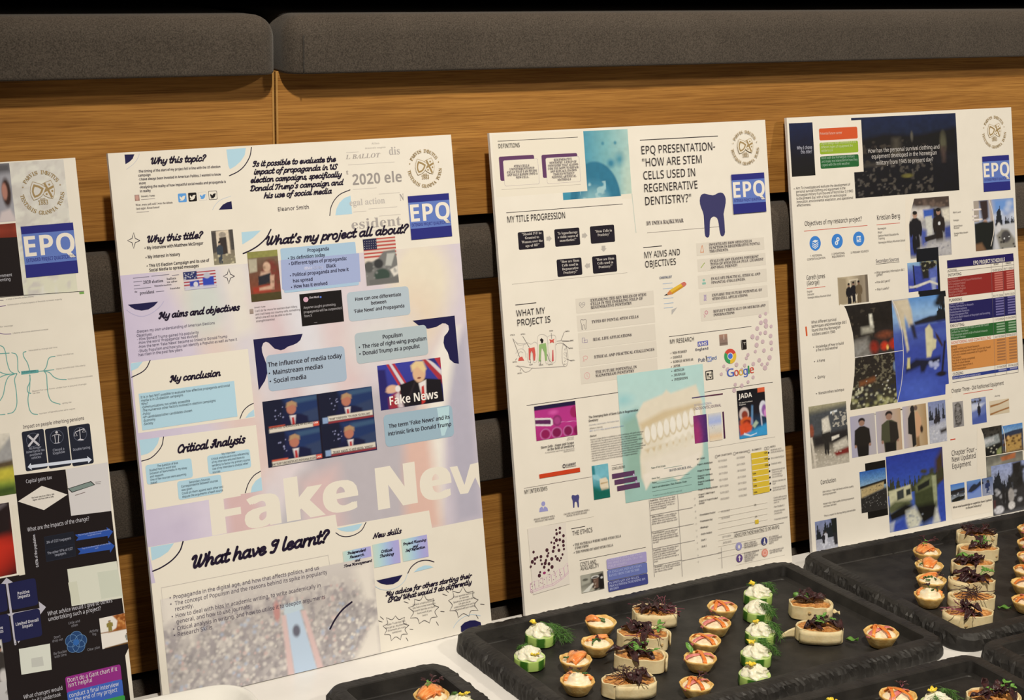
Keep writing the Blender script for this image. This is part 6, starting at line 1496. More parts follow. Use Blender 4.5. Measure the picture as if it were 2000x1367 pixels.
('t',(87,80,87),50.3,'s',['THE FUTURE POTENTIAL IN','MAINSTREAM DENTISTRY'],125.9,290.2,7.43,62.6,'l',4.59,0),
('t',(57,74,117),50.4,'b',['CHECKLIST'],232.9,399.4,5.69,19.3,'l',0,0),
('t',(87,84,87),50.6,'s',['NHS-PUBMED','GOOGLE','GOOGLE SCHOLAR','JSTOR','ARTICLES','JOURNALS','INTERVIEWS'],245.2,301.7,6.63,32.1,'l',5.74,0),
('e',(87,84,87),50.7,242.7,303,.64,.52),
('e',(87,84,87),50.8,242.6,297.2,.64,.52),
('e',(87,84,87),50.9,242.4,291.4,.64,.52),
('e',(87,84,87),51,242.3,285.7,.64,.52),
('e',(87,84,87),51.2,242.2,279.9,.64,.52),
('e',(87,84,87),51.3,242.1,274.1,.64,.52),
('e',(87,84,87),51.4,242,268.3,.64,.53),
('t',(49,41,50),51.5,'m',['Stem Cells : Hope and Scope','in the field of Dentistry'],87.2,207.1,6.03,48.1,'r',3.77,0),
('t',(103,97,101),51.6,'n',['A comprehensive manual based on regeneration in','Medicinal Dentistry'],87.2,200.5,3.41,42.6,'r',2.26,0),
('t',(119,114,119),51.8,'n',['Author name','Second Author'],87.6,214.6,3.43,10.5,'r',2.15,0),
('o',(71,64,76),51.9,70.4,181.2,1.93,.89),
('t',(71,64,76),52,'b',['LAMBERT'],73.5,180.6,5.81,14.3,'l',0,0),
('s',(103,97,101),52.1,.51,[73.3,179.2,87.7,179.2],0),
('t',(49,41,50),52.2,'m',['The Emerging Role of Stem Cells in Regenerative'],111.3,235.5,5.87,74.8,'l',0,0),
('t',(49,41,50),52.4,'m',['Dentistry'],111.3,231,5.87,13.9,'l',0,0),
('t',(122,133,159),52.5,'n',['First Author, Second Author, Third Author Name'],111.3,226.2,3.19,44.7,'l',0,0),
('t',(71,63,69),52.6,'n',['Affiliation: University'],111.4,221.8,3.46,19.5,'l',0,0),
('t',(113,136,184),52.7,'n',['DOI: 10.1111 / http: journal of dentistry online'],111.5,218.7,3.46,51,'l',0,0),
('t',(49,41,50),52.8,'m',['Abstract'],111.1,212,4.34,9.79,'l',0,0),
('t',(71,67,76),53,'n',['Purpose: A unique dentition is established as a natural cell therapy with specific advantages','role of stem cells. The regenerative use the stem cells to replace natural tissue structures','generated in various fields of dental research. Stem cells in the field of dentistry','developments, including those in tooth pulp and tissue. Bone from the following: different','to differentiate into specific cells designed into a specific organ and tissue form','reviewed in the articles and regenerative practice. Stem cells are in various of therapeutic','regenerative therapies. In the past 15 years, stem cells have been used in various periodontal','use of this new concept can be used in various applications of dental tissue regeneration','their roles in our patients. The dental community and regenerative practitioners','component involving the use of the new technologies to support regeneration'],111.6,207.7,3.99,82.2,'l',2.94,0),
('t',(103,97,101),53.1,'s',['ONLINE INTERVIEW WITH A','SPECIALIST (THE MAKER)'],36.8,120.8,4.14,30.4,'c',2.77,0),
('t',(103,97,101),53.2,'s',['FACE TO FACE INTERVIEW WITH A','DENTAL STUDENT (JUNIOR)'],83.7,120.5,4.19,37.6,'c',2.79,0),
('t',(87,84,87),53.3,'s',['THE MATERIALS WHERE SOME STEM CELLS','COME FROM'],77.7,79.6,6.46,69.2,'l',4.22,0),
('t',(87,84,87),53.4,'s',['THE DONORS OF MOST STEM CELLS.'],78.2,70.1,6.46,56.2,'l',0,0),
('e',(87,84,87),53.6,76,80.8,.6,.51),
('e',(87,84,87),53.7,75.9,71.5,.6,.51),
('t',(198,195,230),53.8,'s',['IN PRIVATE CLINICS, THE COSTS','ARE MORE EXPENSIVE THAN THE','PUBLIC SERVICES'],124.4,51.5,6.26,53.4,'l',3.88,0),
('t',(166,180,230),53.9,'s',['IN ENGLAND, PRIVATE COSTS','RANGE FROM 1500 TO 3000'],124.7,36.2,6.55,50.2,'l',4.27,0),
('t',(173,183,230),54,'s',['IN SCOTLAND AND WALES,','PRICES DIFFER DEPENDING ON','REGION'],124.3,22.4,6.27,55,'l',3.89,0),
('t',(82,105,103),54.2,'s',['Name of Text & Link:'],200.2,159.2,4.6,22.5,'l',0,0),
('t',(103,112,128),54.3,'s',['RAVEN SOURCE ANA...'],228.2,151.6,6.37,37,'l',0,0),
('t',(82,105,103),54.4,'s',['Source Text:'],199.8,145.6,4.6,12.8,'l',0,0),
('t',(59,80,78),54.5,'sb',['Notes:'],200.2,140.1,4.89,7.2,'l',0,0),
('t',(59,80,78),54.6,'sb',['Sources and abbreviations, Dates, Footnotes, Events'],200,134.1,4.9,54.2,'l',0,0),
('t',(122,151,150),54.8,'n',['A source exceeds the pull (if required)'],200.1,123.7,3.82,45.6,'l',0,0),
('t',(71,63,74),54.9,'sb',['Reputation:'],195.2,117.8,4.61,12.8,'l',0,0),
('t',(119,113,119),55,'s',['What do you know about'],209.2,117.5,4.33,25.4,'l',0,0),
('t',(119,113,119),55.1,'s',['the reputation of the author, the author,','may be the publication. Do they have a','reputation for impartial? Are they in a','position to be corrupted?'],195.2,114.7,4.32,40,'l',2.92,0),
('t',(71,63,74),55.2,'sb',['Ability to Observe:'],195.3,96.5,4.61,19.3,'l',0,0),
('t',(119,113,119),55.4,'s',['is the author in'],215.8,95.9,4.35,19,'l',0,0),
('t',(119,113,119),55.5,'s',['a position that allows access to reliable','evidence. If the source is about an event,','did the author actually witness the event?'],195.4,93.4,4.33,40,'l',2.92,0),
('t',(71,63,74),55.6,'sb',['Vested Interest:'],195,75.3,4.62,19.3,'l',0,0),
('t',(119,113,119),55.7,'s',['does the author have'],215.5,74.6,4.35,19.1,'l',0,0),
('t',(119,113,119),55.8,'s',['a personal stake in the topic or event?','Would the author gain anything by lying?','Would the author gain anything by telling','the truth?'],195.1,72.2,4.33,40,'l',2.92,0),
('t',(71,63,74),56,'sb',['Expertise:'],194.8,53.4,4.62,12.8,'l',0,0),
('t',(119,113,119),56.1,'s',['Does the author have'],208.9,53,4.35,25.5,'l',0,0),
('t',(119,113,119),56.2,'s',['specialised knowledge on the topic or','event? Is the author considered an expert?','in the field? If not the evidence holds','or more they the expertise on the topic as','stated'],194.9,50.4,4.34,40.1,'l',2.93,0),
('t',(71,63,74),56.3,'sb',['Neutrality:'],194.9,31.6,4.63,12.9,'l',0,0),
('t',(119,113,119),56.4,'s',['Is the author neutral about'],208.9,31,4.35,25.6,'l',0,0),
('t',(119,113,119),56.6,'s',['the topic or is it? If the source is biased','the evidence of the neutral?'],195,28.5,4.34,40.1,'l',2.93,0),
('t',(71,63,69),56.7,'m',['MY TASKS'],272.5,160.4,4.26,13.2,'l',0,0),
('t',(71,63,69),56.8,'m',['MY START DATE'],306.5,160.2,4.29,23.2,'l',0,0),
('t',(71,63,69),56.9,'m',['MY END DATE'],336.9,159.7,4.32,18.8,'l',0,0),
('t',(71,63,69),57,'m',['% COMPLETE'],363.4,160,4.35,15.5,'l',0,0),
('t',(71,63,69),57.2,'m',['NOTES'],394.1,160.2,4.38,8.73,'l',0,0),
('o',(138,135,138),57.3,303.9,160.6,1.82,.5),
('o',(138,135,138),57.4,334,160.5,1.85,.5),
('o',(138,135,138),57.5,357.8,160.3,1.87,.51),
('o',(138,135,138),57.6,385.9,160.2,1.89,.52),
('o',(138,135,138),57.8,390.2,160.3,1.89,.52),
('t',(54,48,57),57.9,'m',['Project X: Activity/Basis'],272.7,153.2,4.39,24.5,'l',3.06,0),
('t',(54,48,57),58,'m',['Project X: Proposal'],272.5,144.8,4.39,21.6,'l',3.06,0),
('t',(54,48,57),58.1,'m',['Project X: Literature','Reading'],272.3,138.1,4.4,23.6,'l',3.06,0),
('t',(54,48,57),58.2,'m',['Project X: Contribution','Review'],272.1,130.3,4.4,25.3,'l',3.06,0),
('t',(54,48,57),58.4,'m',['Project X: Planning Review'],272,120.2,4.4,30.9,'l',3.07,0),
('t',(54,48,57),58.5,'m',['Project X: Mid-Project','Review'],271.7,113.9,4.4,26.1,'l',3.07,0),
('t',(54,48,57),58.6,'m',['Project X: Project Product','Review'],271.7,105.4,4.4,30.5,'l',3.07,0),
('t',(54,48,57),58.7,'m',['Presentation Practice'],271.5,87.2,4.41,25,'l',3.07,0),
('t',(54,48,57),58.8,'m',['Presentation Day'],271.5,78.8,4.41,19.8,'l',3.07,0),
('t',(54,48,57),59,'m',['Mindmaps'],271.3,70.4,4.41,12.3,'l',3.07,0),
('t',(54,48,57),59.1,'m',['Article Analysis'],271.3,61.9,4.41,17.7,'l',3.08,0),
('t',(54,48,57),59.2,'m',['Draft 1'],271.3,53.9,4.42,7.48,'l',3.08,0),
('t',(54,48,57),59.3,'m',['Draft 2'],271.2,45.5,4.42,7.81,'l',3.08,0),
('t',(103,97,103),59.4,'n',['02/10/2024'],306.8,153,4.75,13.9,'l',0,0),
('t',(103,97,103),59.6,'n',['11/10/2024'],306.6,144.6,4.75,13.9,'l',0,0),
('t',(103,97,103),59.7,'n',['20/11/2024'],306.6,136.3,4.75,13.9,'l',0,0),
('t',(103,97,103),59.8,'n',['05/11/2024'],306.5,127.9,4.76,13.9,'l',0,0),
('t',(103,97,103),59.9,'n',['30/11/2024'],306.6,119.5,4.76,13.9,'l',0,0),
('t',(103,97,103),60,'n',['12/01/2025'],306.6,111,4.76,13.9,'l',0,0),
('t',(103,97,103),60.2,'n',['03/02/2025'],306.6,102.7,4.76,13.9,'l',0,0),
('t',(103,97,103),60.3,'n',['01/03/2025'],306.2,86.2,4.77,13.9,'l',0,0),
('t',(103,97,103),60.4,'n',['02/03/2025'],306,77.5,4.77,13.9,'l',0,0),
('t',(103,97,103),60.5,'n',['29/11/2024'],305.5,52.5,4.78,13.9,'l',0,0),
('t',(103,97,103),60.6,'n',['20/02/2025'],305.7,44.6,4.78,13.9,'l',0,0),
('t',(103,97,103),60.8,'n',['10/10/2024'],336.7,152.9,4.78,13.6,'l',0,0),
('t',(103,97,103),60.9,'n',['20/11/2024'],336.5,144,4.78,13.6,'l',0,0),
('t',(103,97,103),61,'n',['30/10/2024'],336.7,135.8,4.79,13.7,'l',0,0),
('t',(103,97,103),61.1,'n',['25/11/2024'],336.5,127.1,4.79,13.7,'l',0,0),
('t',(103,97,103),61.2,'n',['30/11/2024'],336.5,118.9,4.79,13.7,'l',0,0),
('t',(103,97,103),61.4,'n',['16/01/2025'],336.5,110.5,4.79,13.7,'l',0,0),
('t',(103,97,103),61.5,'n',['15/02/2025'],336.4,102.2,4.8,13.7,'l',0,0),
('t',(71,63,50),61.6,'m',['100%'],382.7,153.2,4.37,5.64,'l',0,0),
('t',(71,63,50),61.7,'m',['100%'],382.6,145.1,4.37,5.65,'l',0,0),
('t',(71,63,50),61.8,'m',['100%'],382.6,136.5,4.37,5.65,'l',0,0),
('t',(71,63,50),62,'m',['100%'],361.7,128.2,4.35,5.6,'l',0,0),
('t',(71,63,50),62.1,'m',['100%'],361.6,119.8,4.35,5.6,'l',0,0),
('t',(71,63,50),62.2,'m',['100%'],361.6,111.7,4.36,5.6,'l',0,0),
('t',(71,63,50),62.3,'m',['100%'],361.5,103.1,4.36,5.61,'l',0,0),
('t',(71,63,50),62.4,'m',['5%'],361,86.6,4.36,3.45,'l',0,0),
('t',(71,63,50),62.6,'m',['20'],361,70.7,4.37,3.45,'l',0,0),
('t',(138,135,138),62.7,'n',['7'],263.9,109.7,4.16,1.98,'l',0,0),
('t',(138,135,138),62.8,'n',['8'],263.8,101.4,4.16,1.98,'l',0,0),
('t',(138,135,138),62.9,'n',['9'],263.7,93.1,4.17,1.98,'l',0,0),
('t',(138,135,138),63,'n',['10'],263.6,84.8,4.17,1.98,'l',0,0),
('t',(138,135,138),63.2,'n',['11'],263.6,76.5,4.17,1.98,'l',0,0),
('t',(138,135,138),63.3,'n',['12'],263.5,68.2,4.17,1.98,'l',0,0),
('t',(138,135,138),63.4,'n',['13'],263.4,59.9,4.17,1.98,'l',0,0),
('t',(138,135,138),63.5,'n',['14'],263.3,51.6,4.17,1.98,'l',0,0),
('t',(138,135,138),63.6,'n',['15'],263.2,43.3,4.18,1.99,'l',0,0),
('t',(138,135,138),63.8,'n',['16'],263.1,35,4.18,1.99,'l',0,0),
('t',(138,135,138),63.9,'n',['17'],263,26.6,4.18,1.99,'l',0,0),
('t',(71,63,74),64,'n',['Decided topic out line,','Identify and develop ideas.'],394.2,156,4.42,22.3,'l',3.15,0),
('t',(71,63,74),64.1,'n',['Wrote in detail the EPQ plan'],393.9,144.9,4.42,22.3,'l',3.15,0),
('t',(71,63,74),64.2,'n',['Finished notes'],393.8,137.3,4.42,17.1,'l',3.15,0),
('t',(71,63,74),64.4,'n',['Intellectual theories and critical','research over two weeks','your initial mapping at','ideas out to find changes'],393.9,129,4.42,22.4,'l',3.15,0),
('t',(71,63,74),64.5,'n',['Will learn interviews and','Finish'],394,113.4,4.43,22.4,'l',3.15,0),
('t',(71,63,74),64.6,'n',['Should start writing the','draft and make it work'],393.9,104.7,4.43,22.4,'l',3.15,0),
('t',(71,63,74),64.7,'n',['Creative skills learning','researching of papers','are to do'],394.1,91.2,4.43,22.4,'l',3.16,0),
('t',(71,63,74),64.8,'n',['Peer feedback 2'],394,79.1,4.44,17.8,'l',3.16,0),
('t',(71,63,74),65,'n',['Should interview','Consultants.'],393.9,73.2,4.44,18.5,'l',3.16,0),
('t',(71,63,74),65.1,'n',['Presentation presented'],393.4,62.1,4.44,22.4,'l',3.16,0),
('t',(103,97,103),65.2,'s',['CHOOSE A TOPIC THAT','YOU ARE INTERESTED IN','AND PASSIONATE ABOUT'],339.6,38,4.48,22.5,'l',2.72,0),
('t',(103,97,103),65.3,'s',['SET A TIMETABLE','OF WHAT TO COMPLETE','IN ADVANCE AND','KEEP IT'],382.3,39.7,4.53,22.1,'l',2.75,0),
('t',(103,97,103),65.4,'s',['BE FLEXIBLE, DETERMINED',"& ORGANISED, DON'T",'PROCRASTINATE AND USE','YOUR TIME WISELY','PRODUCTIVELY'],339,25,4.49,25,'l',2.65,0),
('t',(103,97,103),65.6,'s',['STAY ORGANISED AND','ASK FOR HELP TOO'],381.6,21.4,4.53,24.1,'l',2.75,0),
('part','school_crest'),
('crest',(157,135,94),65.7,383,559.7,23.2,(227,223,212)),
('part','project_logo'),
('logo',(36,40,128),67.2,357.1,473.6,411.7,525.1,(95,122,199),(232,228,221))]})
display_board({'label':'rightmost white display board of snowy military photographs with coloured schedule table','x':0.7079,'y':0.0182,'yaw':0.0141,'ops':[
('img','printed_photo',3.2,514.9,44,586.3,20,47,31,1.12,[('g',(13,27,68),(10,19,48),(10,12,23),(7,7,12)),('n',.15,10)]),
('img','printed_photo',112.8,479.4,308.5,589.5,127,96,32,1.24,[('g',(19,32,69),(19,30,56),(17,19,29),(14,14,22),(10,9,19)),('p',(13,10,17),[0,.3,.3,.22,.6,.26,1,.18,1,.5,0,.5],.03),('m',(54,49,45),20,.6,0,.3,.75,.62),('p',(71,67,60),[.38,.28,.44,.28,.45,.5,.36,.5],.03),('e',(87,85,78),.56,.27,.012,.06,.4),('e',(81,80,64),.86,.36,.03,.12,.4),('p',(71,57,54),[.83,.42,.88,.42,.87,.62,.85,.62],.02),('m',(74,70,66),26,.62,0,.52,.75,1),('p',(60,57,54),[.1,.58,.6,.54,.6,.58,.1,.62],.02),('e',(103,99,50),.5,.76,.05,.025,.4),('b',(83,80,79),40,.006,.014,0,.6,.7,1),('n',.2,30)]),
('part','white_card',1),
('p',(230,225,215),1.36,[106.2,586.1,130.6,586.3,130.1,515.4,105.5,515.1]),
('part','text_card',1),
('r',(204,84,39),1.48,54.6,561.2,122.8,577.4,2.24),
('r',(144,175,47),1.6,54.2,542.4,122.7,558.2,2.24),
('r',(28,97,49),1.72,53.9,522.9,122.4,539.7,2.24),
('part','printed_shape',1),
('s',(198,85,68),1.84,.83,[18.8,440.9,131.2,440.9],0),
('s',(198,85,68),1.96,.85,[148.4,440.4,191.2,440.4],0),
('s',(198,85,68),2.08,.83,[17.5,363.1,49.5,363.1],0),
('s',(198,85,68),2.2,.89,[295.9,186,353.8,186],0),
('s',(41,36,38),2.32,.64,[143,386.1,186.3,386.1],0),
('s',(198,141,132),2.44,.6,[286.4,15.5,323.4,15.5],0),
('p',(204,91,50),2.56,[10.5,311.9,13.3,312,13.7,299,10.9,298.9]),
('s',(204,70,50),2.68,1.77,[266.2,123,274.8,123],0),
('e',(56,129,217),2.8,36.5,423.1,9.84,9.97),
('e',(56,129,217),2.92,75.5,423.3,10,10.1),
('e',(56,129,217),3.04,114.2,423.6,10.2,10.1),
('p',(219,229,243),3.16,[31.4,424.5,36.5,421.7,42.1,424.6,42.1,423.5,36.4,420.4,31.4,423.3]),
('p',(219,229,243),3.28,[31.2,422.1,36.3,419.3,42,422.3,41.9,421.1,36.2,418.1,31.3,421]),
('p',(219,229,243),3.4,[31,419.8,36.2,417,41.8,419.9,41.7,418.8,36.1,415.7,31.1,418.6]),
('p',(219,229,243),3.52,[31.4,425.9,36.5,427.9,42.1,426.3,37,423.7]),
('o',(219,229,243),3.64,76.9,425.7,2,1.82),
('o',(219,229,243),3.76,74.1,420.8,2,1.82),
('r',(219,229,243),3.88,110.5,419,118.2,427.5,.92),
('r',(56,129,217),4,111.8,422.3,114.5,426,0),
('s',(56,129,217),4.12,.63,[115.3,425.3,117.9,425.3],0),
('s',(56,129,217),4.24,.63,[115.1,423.5,117.7,423.5],0),
('s',(56,129,217),4.36,.63,[115,421.6,117.6,421.6],0),
('s',(56,129,217),4.48,.63,[111.4,420.4,117.5,420.4],0),
('img','printed_photo',208,388.6,287.1,472.4,70,100,33,4.6,[('g',(87,76,74),(140,141,148),(162,164,172),(138,139,146),(151,151,155)),('p',(71,60,56),[0,0,1,0,1,.2,.6,.16,.2,.14],.03),('b',(103,88,81),16,.03,.06,.2,.02,1,.18),('p',(207,204,203),[0,.16,.5,.17,.5,.3,0,.5],.05),('p',(57,92,186),[.36,.2,.62,.2,.6,.36,.37,.34],.02),('p',(198,201,199),[.4,.32,.56,.31,.56,.62,.42,.64],.015),('p',(29,30,38),[.6,.2,.8,.2,.8,.66,.6,.66],.015),('p',(48,63,140),[.62,.33,.76,.33,.74,.46,.62,.45],.015),('p',(213,210,199),[.8,.22,1,.2,1,.42,.84,.42],.03),('p',(54,69,147),[0,.56,.14,.6,.22,.94,.1,.96,0,.94],.03),('p',(71,88,170),[.26,.5,.42,.55,.4,.86,.3,.84],.04),('p',(59,74,148),[.84,.52,1,.5,1,.8,.86,.82],.03),('p',(37,33,36),[.36,.66,.8,.6,.8,.68,.38,.74],.01),('q',(23,22,30),(173,141,126),.16,.22,.68,.27),('q',(37,30,29),(157,124,108),.72,.2,.66,.26),('e',(212,217,226),.73,.45,.03,.03,.2),('p',(176,177,184),[.2,.86,.5,.76,1,.72,1,1,.2,1],.05),('b',(140,141,155),30,.01,.03,.2,.76,1,1),('n',.1,24)]),
('part','white_card',1),
('p',(230,225,215),4.72,[204.4,476.2,221.7,475.1,214.7,458.3,208.3,437.1,205.6,419.2,208,399.5,198.9,400.2]),
('img','printed_photo',334.8,389.4,415.5,462.1,68,85,34,4.84,[('g',(149,163,203),(167,180,212),(181,188,206),(166,171,180)),('p',(106,150,221),[.5,0,1,0,1,.2,.8,.3,.5,.26],.06),('b',(197,209,234),9,.06,.1,.5,.05,1,.4,.7),('t',(33,37,45),.55,.5,3,.5,.66),('t',(37,41,49),.52,.2,9,.66,1),('p',(194,199,210),[.48,.54,1,.5,1,1,.48,1],.02),('p',(135,134,128),[.52,.72,.66,.6,.82,.62,.98,.82,1,1,.6,1],.03),('e',(71,70,74),.76,.76,.12,.12,.2),('e',(216,222,230),.72,.8,.02,.02,.2),('e',(216,222,230),.84,.76,.02,.02,.2),('e',(204,207,215),.6,.56,.05,.09,.2),('b',(39,37,38),10,.015,.035,.55,.7,1,1),('p',(165,157,150),[0,0,.14,0,.12,.42,0,.42],.01),('p',(54,42,43),[.14,0,.36,0,.36,.35,.3,.4,.2,.4],.03),('p',(178,168,166),[.36,0,.44,0,.49,.5,.4,.4],.02),('e',(173,141,128),.27,.47,.06,.08,.2),('p',(22,26,25),[0,.45,.2,.42,.34,.44,.48,.42,.48,.72,.42,1,0,1],.02),('p',(122,93,69),[0,.86,.16,.84,.26,1,0,1],.03)]),
('part','white_card',1),
('s',(230,225,215),4.96,1.04,[365.8,462.7,371,448.3,373.5,431.7,372.3,414.6,365.3,395],1),
('s',(226,220,221),5.08,2.5,[332.2,449.6,348.5,449.5],0),
('s',(226,220,221),5.2,2.5,[331.5,440.1,340.7,440.4],0),
('s',(226,220,221),5.32,2.5,[332.2,435.2,350,434.9],0),
('part','dark_panel',1),
('r',(11,15,25),5.44,219.1,337.2,261.4,401.2,0),
('p',(11,15,25),5.56,[220.6,337.6,270.9,338.2,271.4,330.1,220.8,327.4]),
('img','printed_photo',201,341.7,257,383,49,49,35,5.68,[('g',(140,182,221),(87,103,186),(57,71,170),(54,67,166)),('p',(53,69,158),[.2,.12,.5,.16,.56,.8,.22,.86],.02),('p',(24,30,50),[.18,.1,.22,.1,.26,.9,.2,.9],.01),('p',(33,32,29),[.42,0,1,0,1,.14,.82,.4,.72,.6,.5,.6],.04),('m',(140,141,117),12,.6,.45,0,1,.35),('p',(87,105,186),[.72,.3,.92,.26,.98,.66,.72,.66],.04),('p',(151,163,203),[.76,.6,.94,.58,.92,1,.8,1],.03),('p',(208,208,203),[.04,.78,.16,.8,.74,.66,1,.8,1,.86,.72,.74,.3,.86,.04,.86],.02),('n',.1,16)]),
('img','printed_photo',72.1,335.4,126.5,373.4,59,53,36,5.8,[('h',(182,169,146),(202,191,168),(180,169,148),(140,130,114),(163,152,135)),('p',(157,145,123),[0,0,.3,.05,.36,1,0,1],.06),('p',(106,97,87),[.9,0,1,0,1,1,.9,1],.02),('p',(212,204,186),[.38,.14,.66,.12,.66,.9,.4,.92],.02),('p',(140,130,114),[.42,.18,.62,.16,.62,.5,.44,.5],.02),('q',(21,19,26),(135,107,92),.36,.26,.78,.18),('q',(21,19,26),(135,107,92),.51,.22,.74,.17),('q',(103,89,69),(119,91,74),.68,.2,.8,.2)]),
('img','printed_photo',78.7,256.1,183.9,333.3,86,83,37,5.92,[('g',(30,26,25),(27,22,19),(39,34,33),(54,50,50)),('m',(63,57,50),14,.6,.05,.1,.6,.6),('p',(209,210,201),[.44,.2,.49,.2,.51,.45,.45,.47],.015),('p',(166,165,155),[.3,.42,.5,.42,.5,.52,.3,.54],.03),('p',(122,121,119),[.1,.66,.4,.6,.45,1,.15,1],.05),('p',(140,141,141),[.15,.8,.35,.7,.36,.78,.2,.9],.03),('e',(135,39,25),.5,.8,.07,.1,.5),('e',(181,46,25),.86,.78,.09,.09,.4),('e',(197,57,30),.68,.8,.06,.07,.5),('e',(228,188,105),.73,.83,.02,.04,.5),('e',(119,63,41),.7,.6,.12,.06,.7),('n',.25,26)]),
('img','printed_photo',81.9,177.4,178.4,260.7,79,89,38,6.04,[('g',(37,32,30),(39,34,30),(54,51,41),(71,70,53)),('m',(103,99,83),22,.58,0,0,1,.5),('p',(119,74,43),[.2,.42,.5,.36,.5,.44,.2,.5],.03),('b',(198,200,172),60,.012,.035,.05,.5,1,1,.9),('b',(166,168,119),40,.02,.05,.05,.7,1,1,.8),('b',(212,217,217),16,.008,.018,0,.3,1,.8),('e',(103,124,159),.88,.24,.03,.08,.4),('b',(39,39,50),22,.03,.06,0,.5,1,1,.7),('n',.2,30)]),
('img','printed_photo',168.1,188.5,268.3,333.6,73,142,39,6.16,[('g',(87,141,212),(140,180,226),(71,91,172),(56,74,168),(54,72,164),(56,76,172),(60,82,184)),('p',(30,32,43),[.4,.24,.7,.2,.94,.2,1,.18,1,.26,.7,.27,.42,.28],.01),('t',(22,25,29),.27,.2,9,.82,1),('b',(22,25,29),14,.05,.1,.84,0,1,.26),('p',(59,76,164),[.35,.28,1,.26,1,.34,.35,.35],.02),('p',(197,187,165),[0,0,.3,0,.36,.12,.38,.26,.3,.28,.24,.14,.2,.3,.14,.28,.06,.1],.02),('p',(208,199,179),[.12,.04,.3,.02,.34,.2,.28,.22],.02),('p',(37,39,62),[.32,.26,.4,.26,.44,.4,.38,.4],.02),('p',(198,193,168),[.16,.2,.22,.22,.28,.5,.24,.52],.015),('p',(204,201,168),[.6,.32,.68,.28,.74,.34,.74,.5,.68,.6,.6,.6],.012),('p',(204,201,168),[.74,.42,.8,.44,.78,.52,.72,.54],.01),('p',(54,39,41),[.78,.36,.84,.4,.92,.5,.9,.52,.8,.42],.01),('p',(29,26,38),[.94,.46,.98,.46,.9,.76,.86,.76],.01),('e',(27,23,36),.86,.78,.1,.025,.3),('p',(24,26,50),[.2,.66,.4,.6,.62,.62,.86,.6,.86,.66,.6,.68,.54,.74,.48,.74,.46,.68,.2,.72],.02),('b',(165,176,221),8,.02,.05,.66,.64,.86,.72),('p',(198,193,141),[.24,.58,.29,.58,.28,.68,.22,.68],.01),('e',(71,97,199),.4,.9,.3,.1,.8),('n',.1,16)]),
('part','white_card',1),
('p',(230,225,215),6.28,[73.7,336.6,79.6,335.3,84.2,328.5,89.5,313.1,93.7,295.7,95.2,277.7,95,258.5,92.9,239.5,89.2,221.7,79.7,187.5,62.6,187.5]),
('p',(230,225,215),6.4,[76.5,188.7,265.4,189.6,266.8,181.3,76.6,177.2]),
('p',(230,225,215),6.52,[261.8,203.8,273.4,204.3,274,183.4,259.9,183.6]),
('s',(213,212,215),6.64,1.07,[168.5,334.7,175,322.9,180.1,309.1,184,288.8,184.8,268,184.3,252.4,182.4,236.4,177,211.8,167.9,188.2],1),
('s',(213,212,215),6.76,.99,[95,260.7,184,261.2],0),
('p',(230,225,215),6.88,[129.3,335,168.2,335.6,168.1,333.4,129.2,332.9]),
('img','printed_photo',7.93,117.3,74.7,202.6,61,101,40,7,[('g',(160,157,132),(87,91,87),(54,57,57),(71,67,64),(162,157,146),(181,177,168)),('p',(71,76,83),[0,.12,1,.06,1,.5,0,.5],.05),('p',(208,207,199),[.33,.24,.5,.2,.55,.42,.5,.5,.33,.5],.02),('p',(219,229,239),[.56,.14,.74,.12,.74,.15,.56,.17],.01),('m',(173,172,166),16,.55,.6,.14,1,.4),('p',(37,34,36),[.1,.5,.6,.46,.98,.44,1,.62,.1,.66],.04),('e',(135,74,55),.05,.4,.06,.1,.3),('p',(198,195,187),[.6,.66,.95,.58,1,.72,.62,.76],.03),('p',(119,39,36),[.6,.8,1,.74,1,.84,.66,.86],.02),('p',(216,215,208),[.56,.54,.76,.52,.76,.56,.56,.6],.01),('b',(204,200,192),50,.01,.03,.1,.7,.9,1,.8),('q',(39,37,36),(135,107,92),.42,.3,.5,.2),('p',(211,210,203),[.34,.26,.5,.24,.52,.44,.34,.46],.02),('p',(200,195,186),[0,.5,.06,.5,.14,1,.08,1],.01),('n',.16,24)]),
('img','printed_photo',80,122.2,125,179.8,44,73,41,7.12,[('h',(166,166,195),(178,175,184)),('e',(37,28,29),.46,.148,.132,.072,.1),('e',(151,119,105),.46,.204,.112,.068,.1),('p',(30,26,23),[.374,.276,.546,.276,.75,.356,.79,.7,.698,.74,.671,.98,.249,.98,.222,.74,.13,.7,.17,.356],.012),('e',(151,119,105),.176,.74,.046,.04,.2),('e',(151,119,105),.744,.74,.046,.04,.2),('p',(24,21,20),[.262,.756,.658,.756,.658,1.06,.262,1.06],.02)]),
('img','printed_photo',127.2,121.9,173.3,180.9,44,74,42,7.24,[('h',(176,173,190),(182,157,130)),('e',(37,28,29),.52,.112,.14,.077,.1),('e',(151,119,105),.52,.172,.119,.073,.1),('p',(71,74,55),[.429,.249,.611,.249,.828,.335,.87,.705,.772,.748,.744,1.006,.296,1.006,.268,.748,.17,.705,.212,.335],.012),('e',(151,119,105),.219,.748,.049,.043,.2),('e',(151,119,105),.821,.748,.049,.043,.2),('p',(24,21,20),[.31,.765,.73,.765,.73,1.092,.31,1.092],.02),('p',(39,34,30),[.52,.266,.828,.335,.87,.705,.73,.791,.52,.791],.01)]),
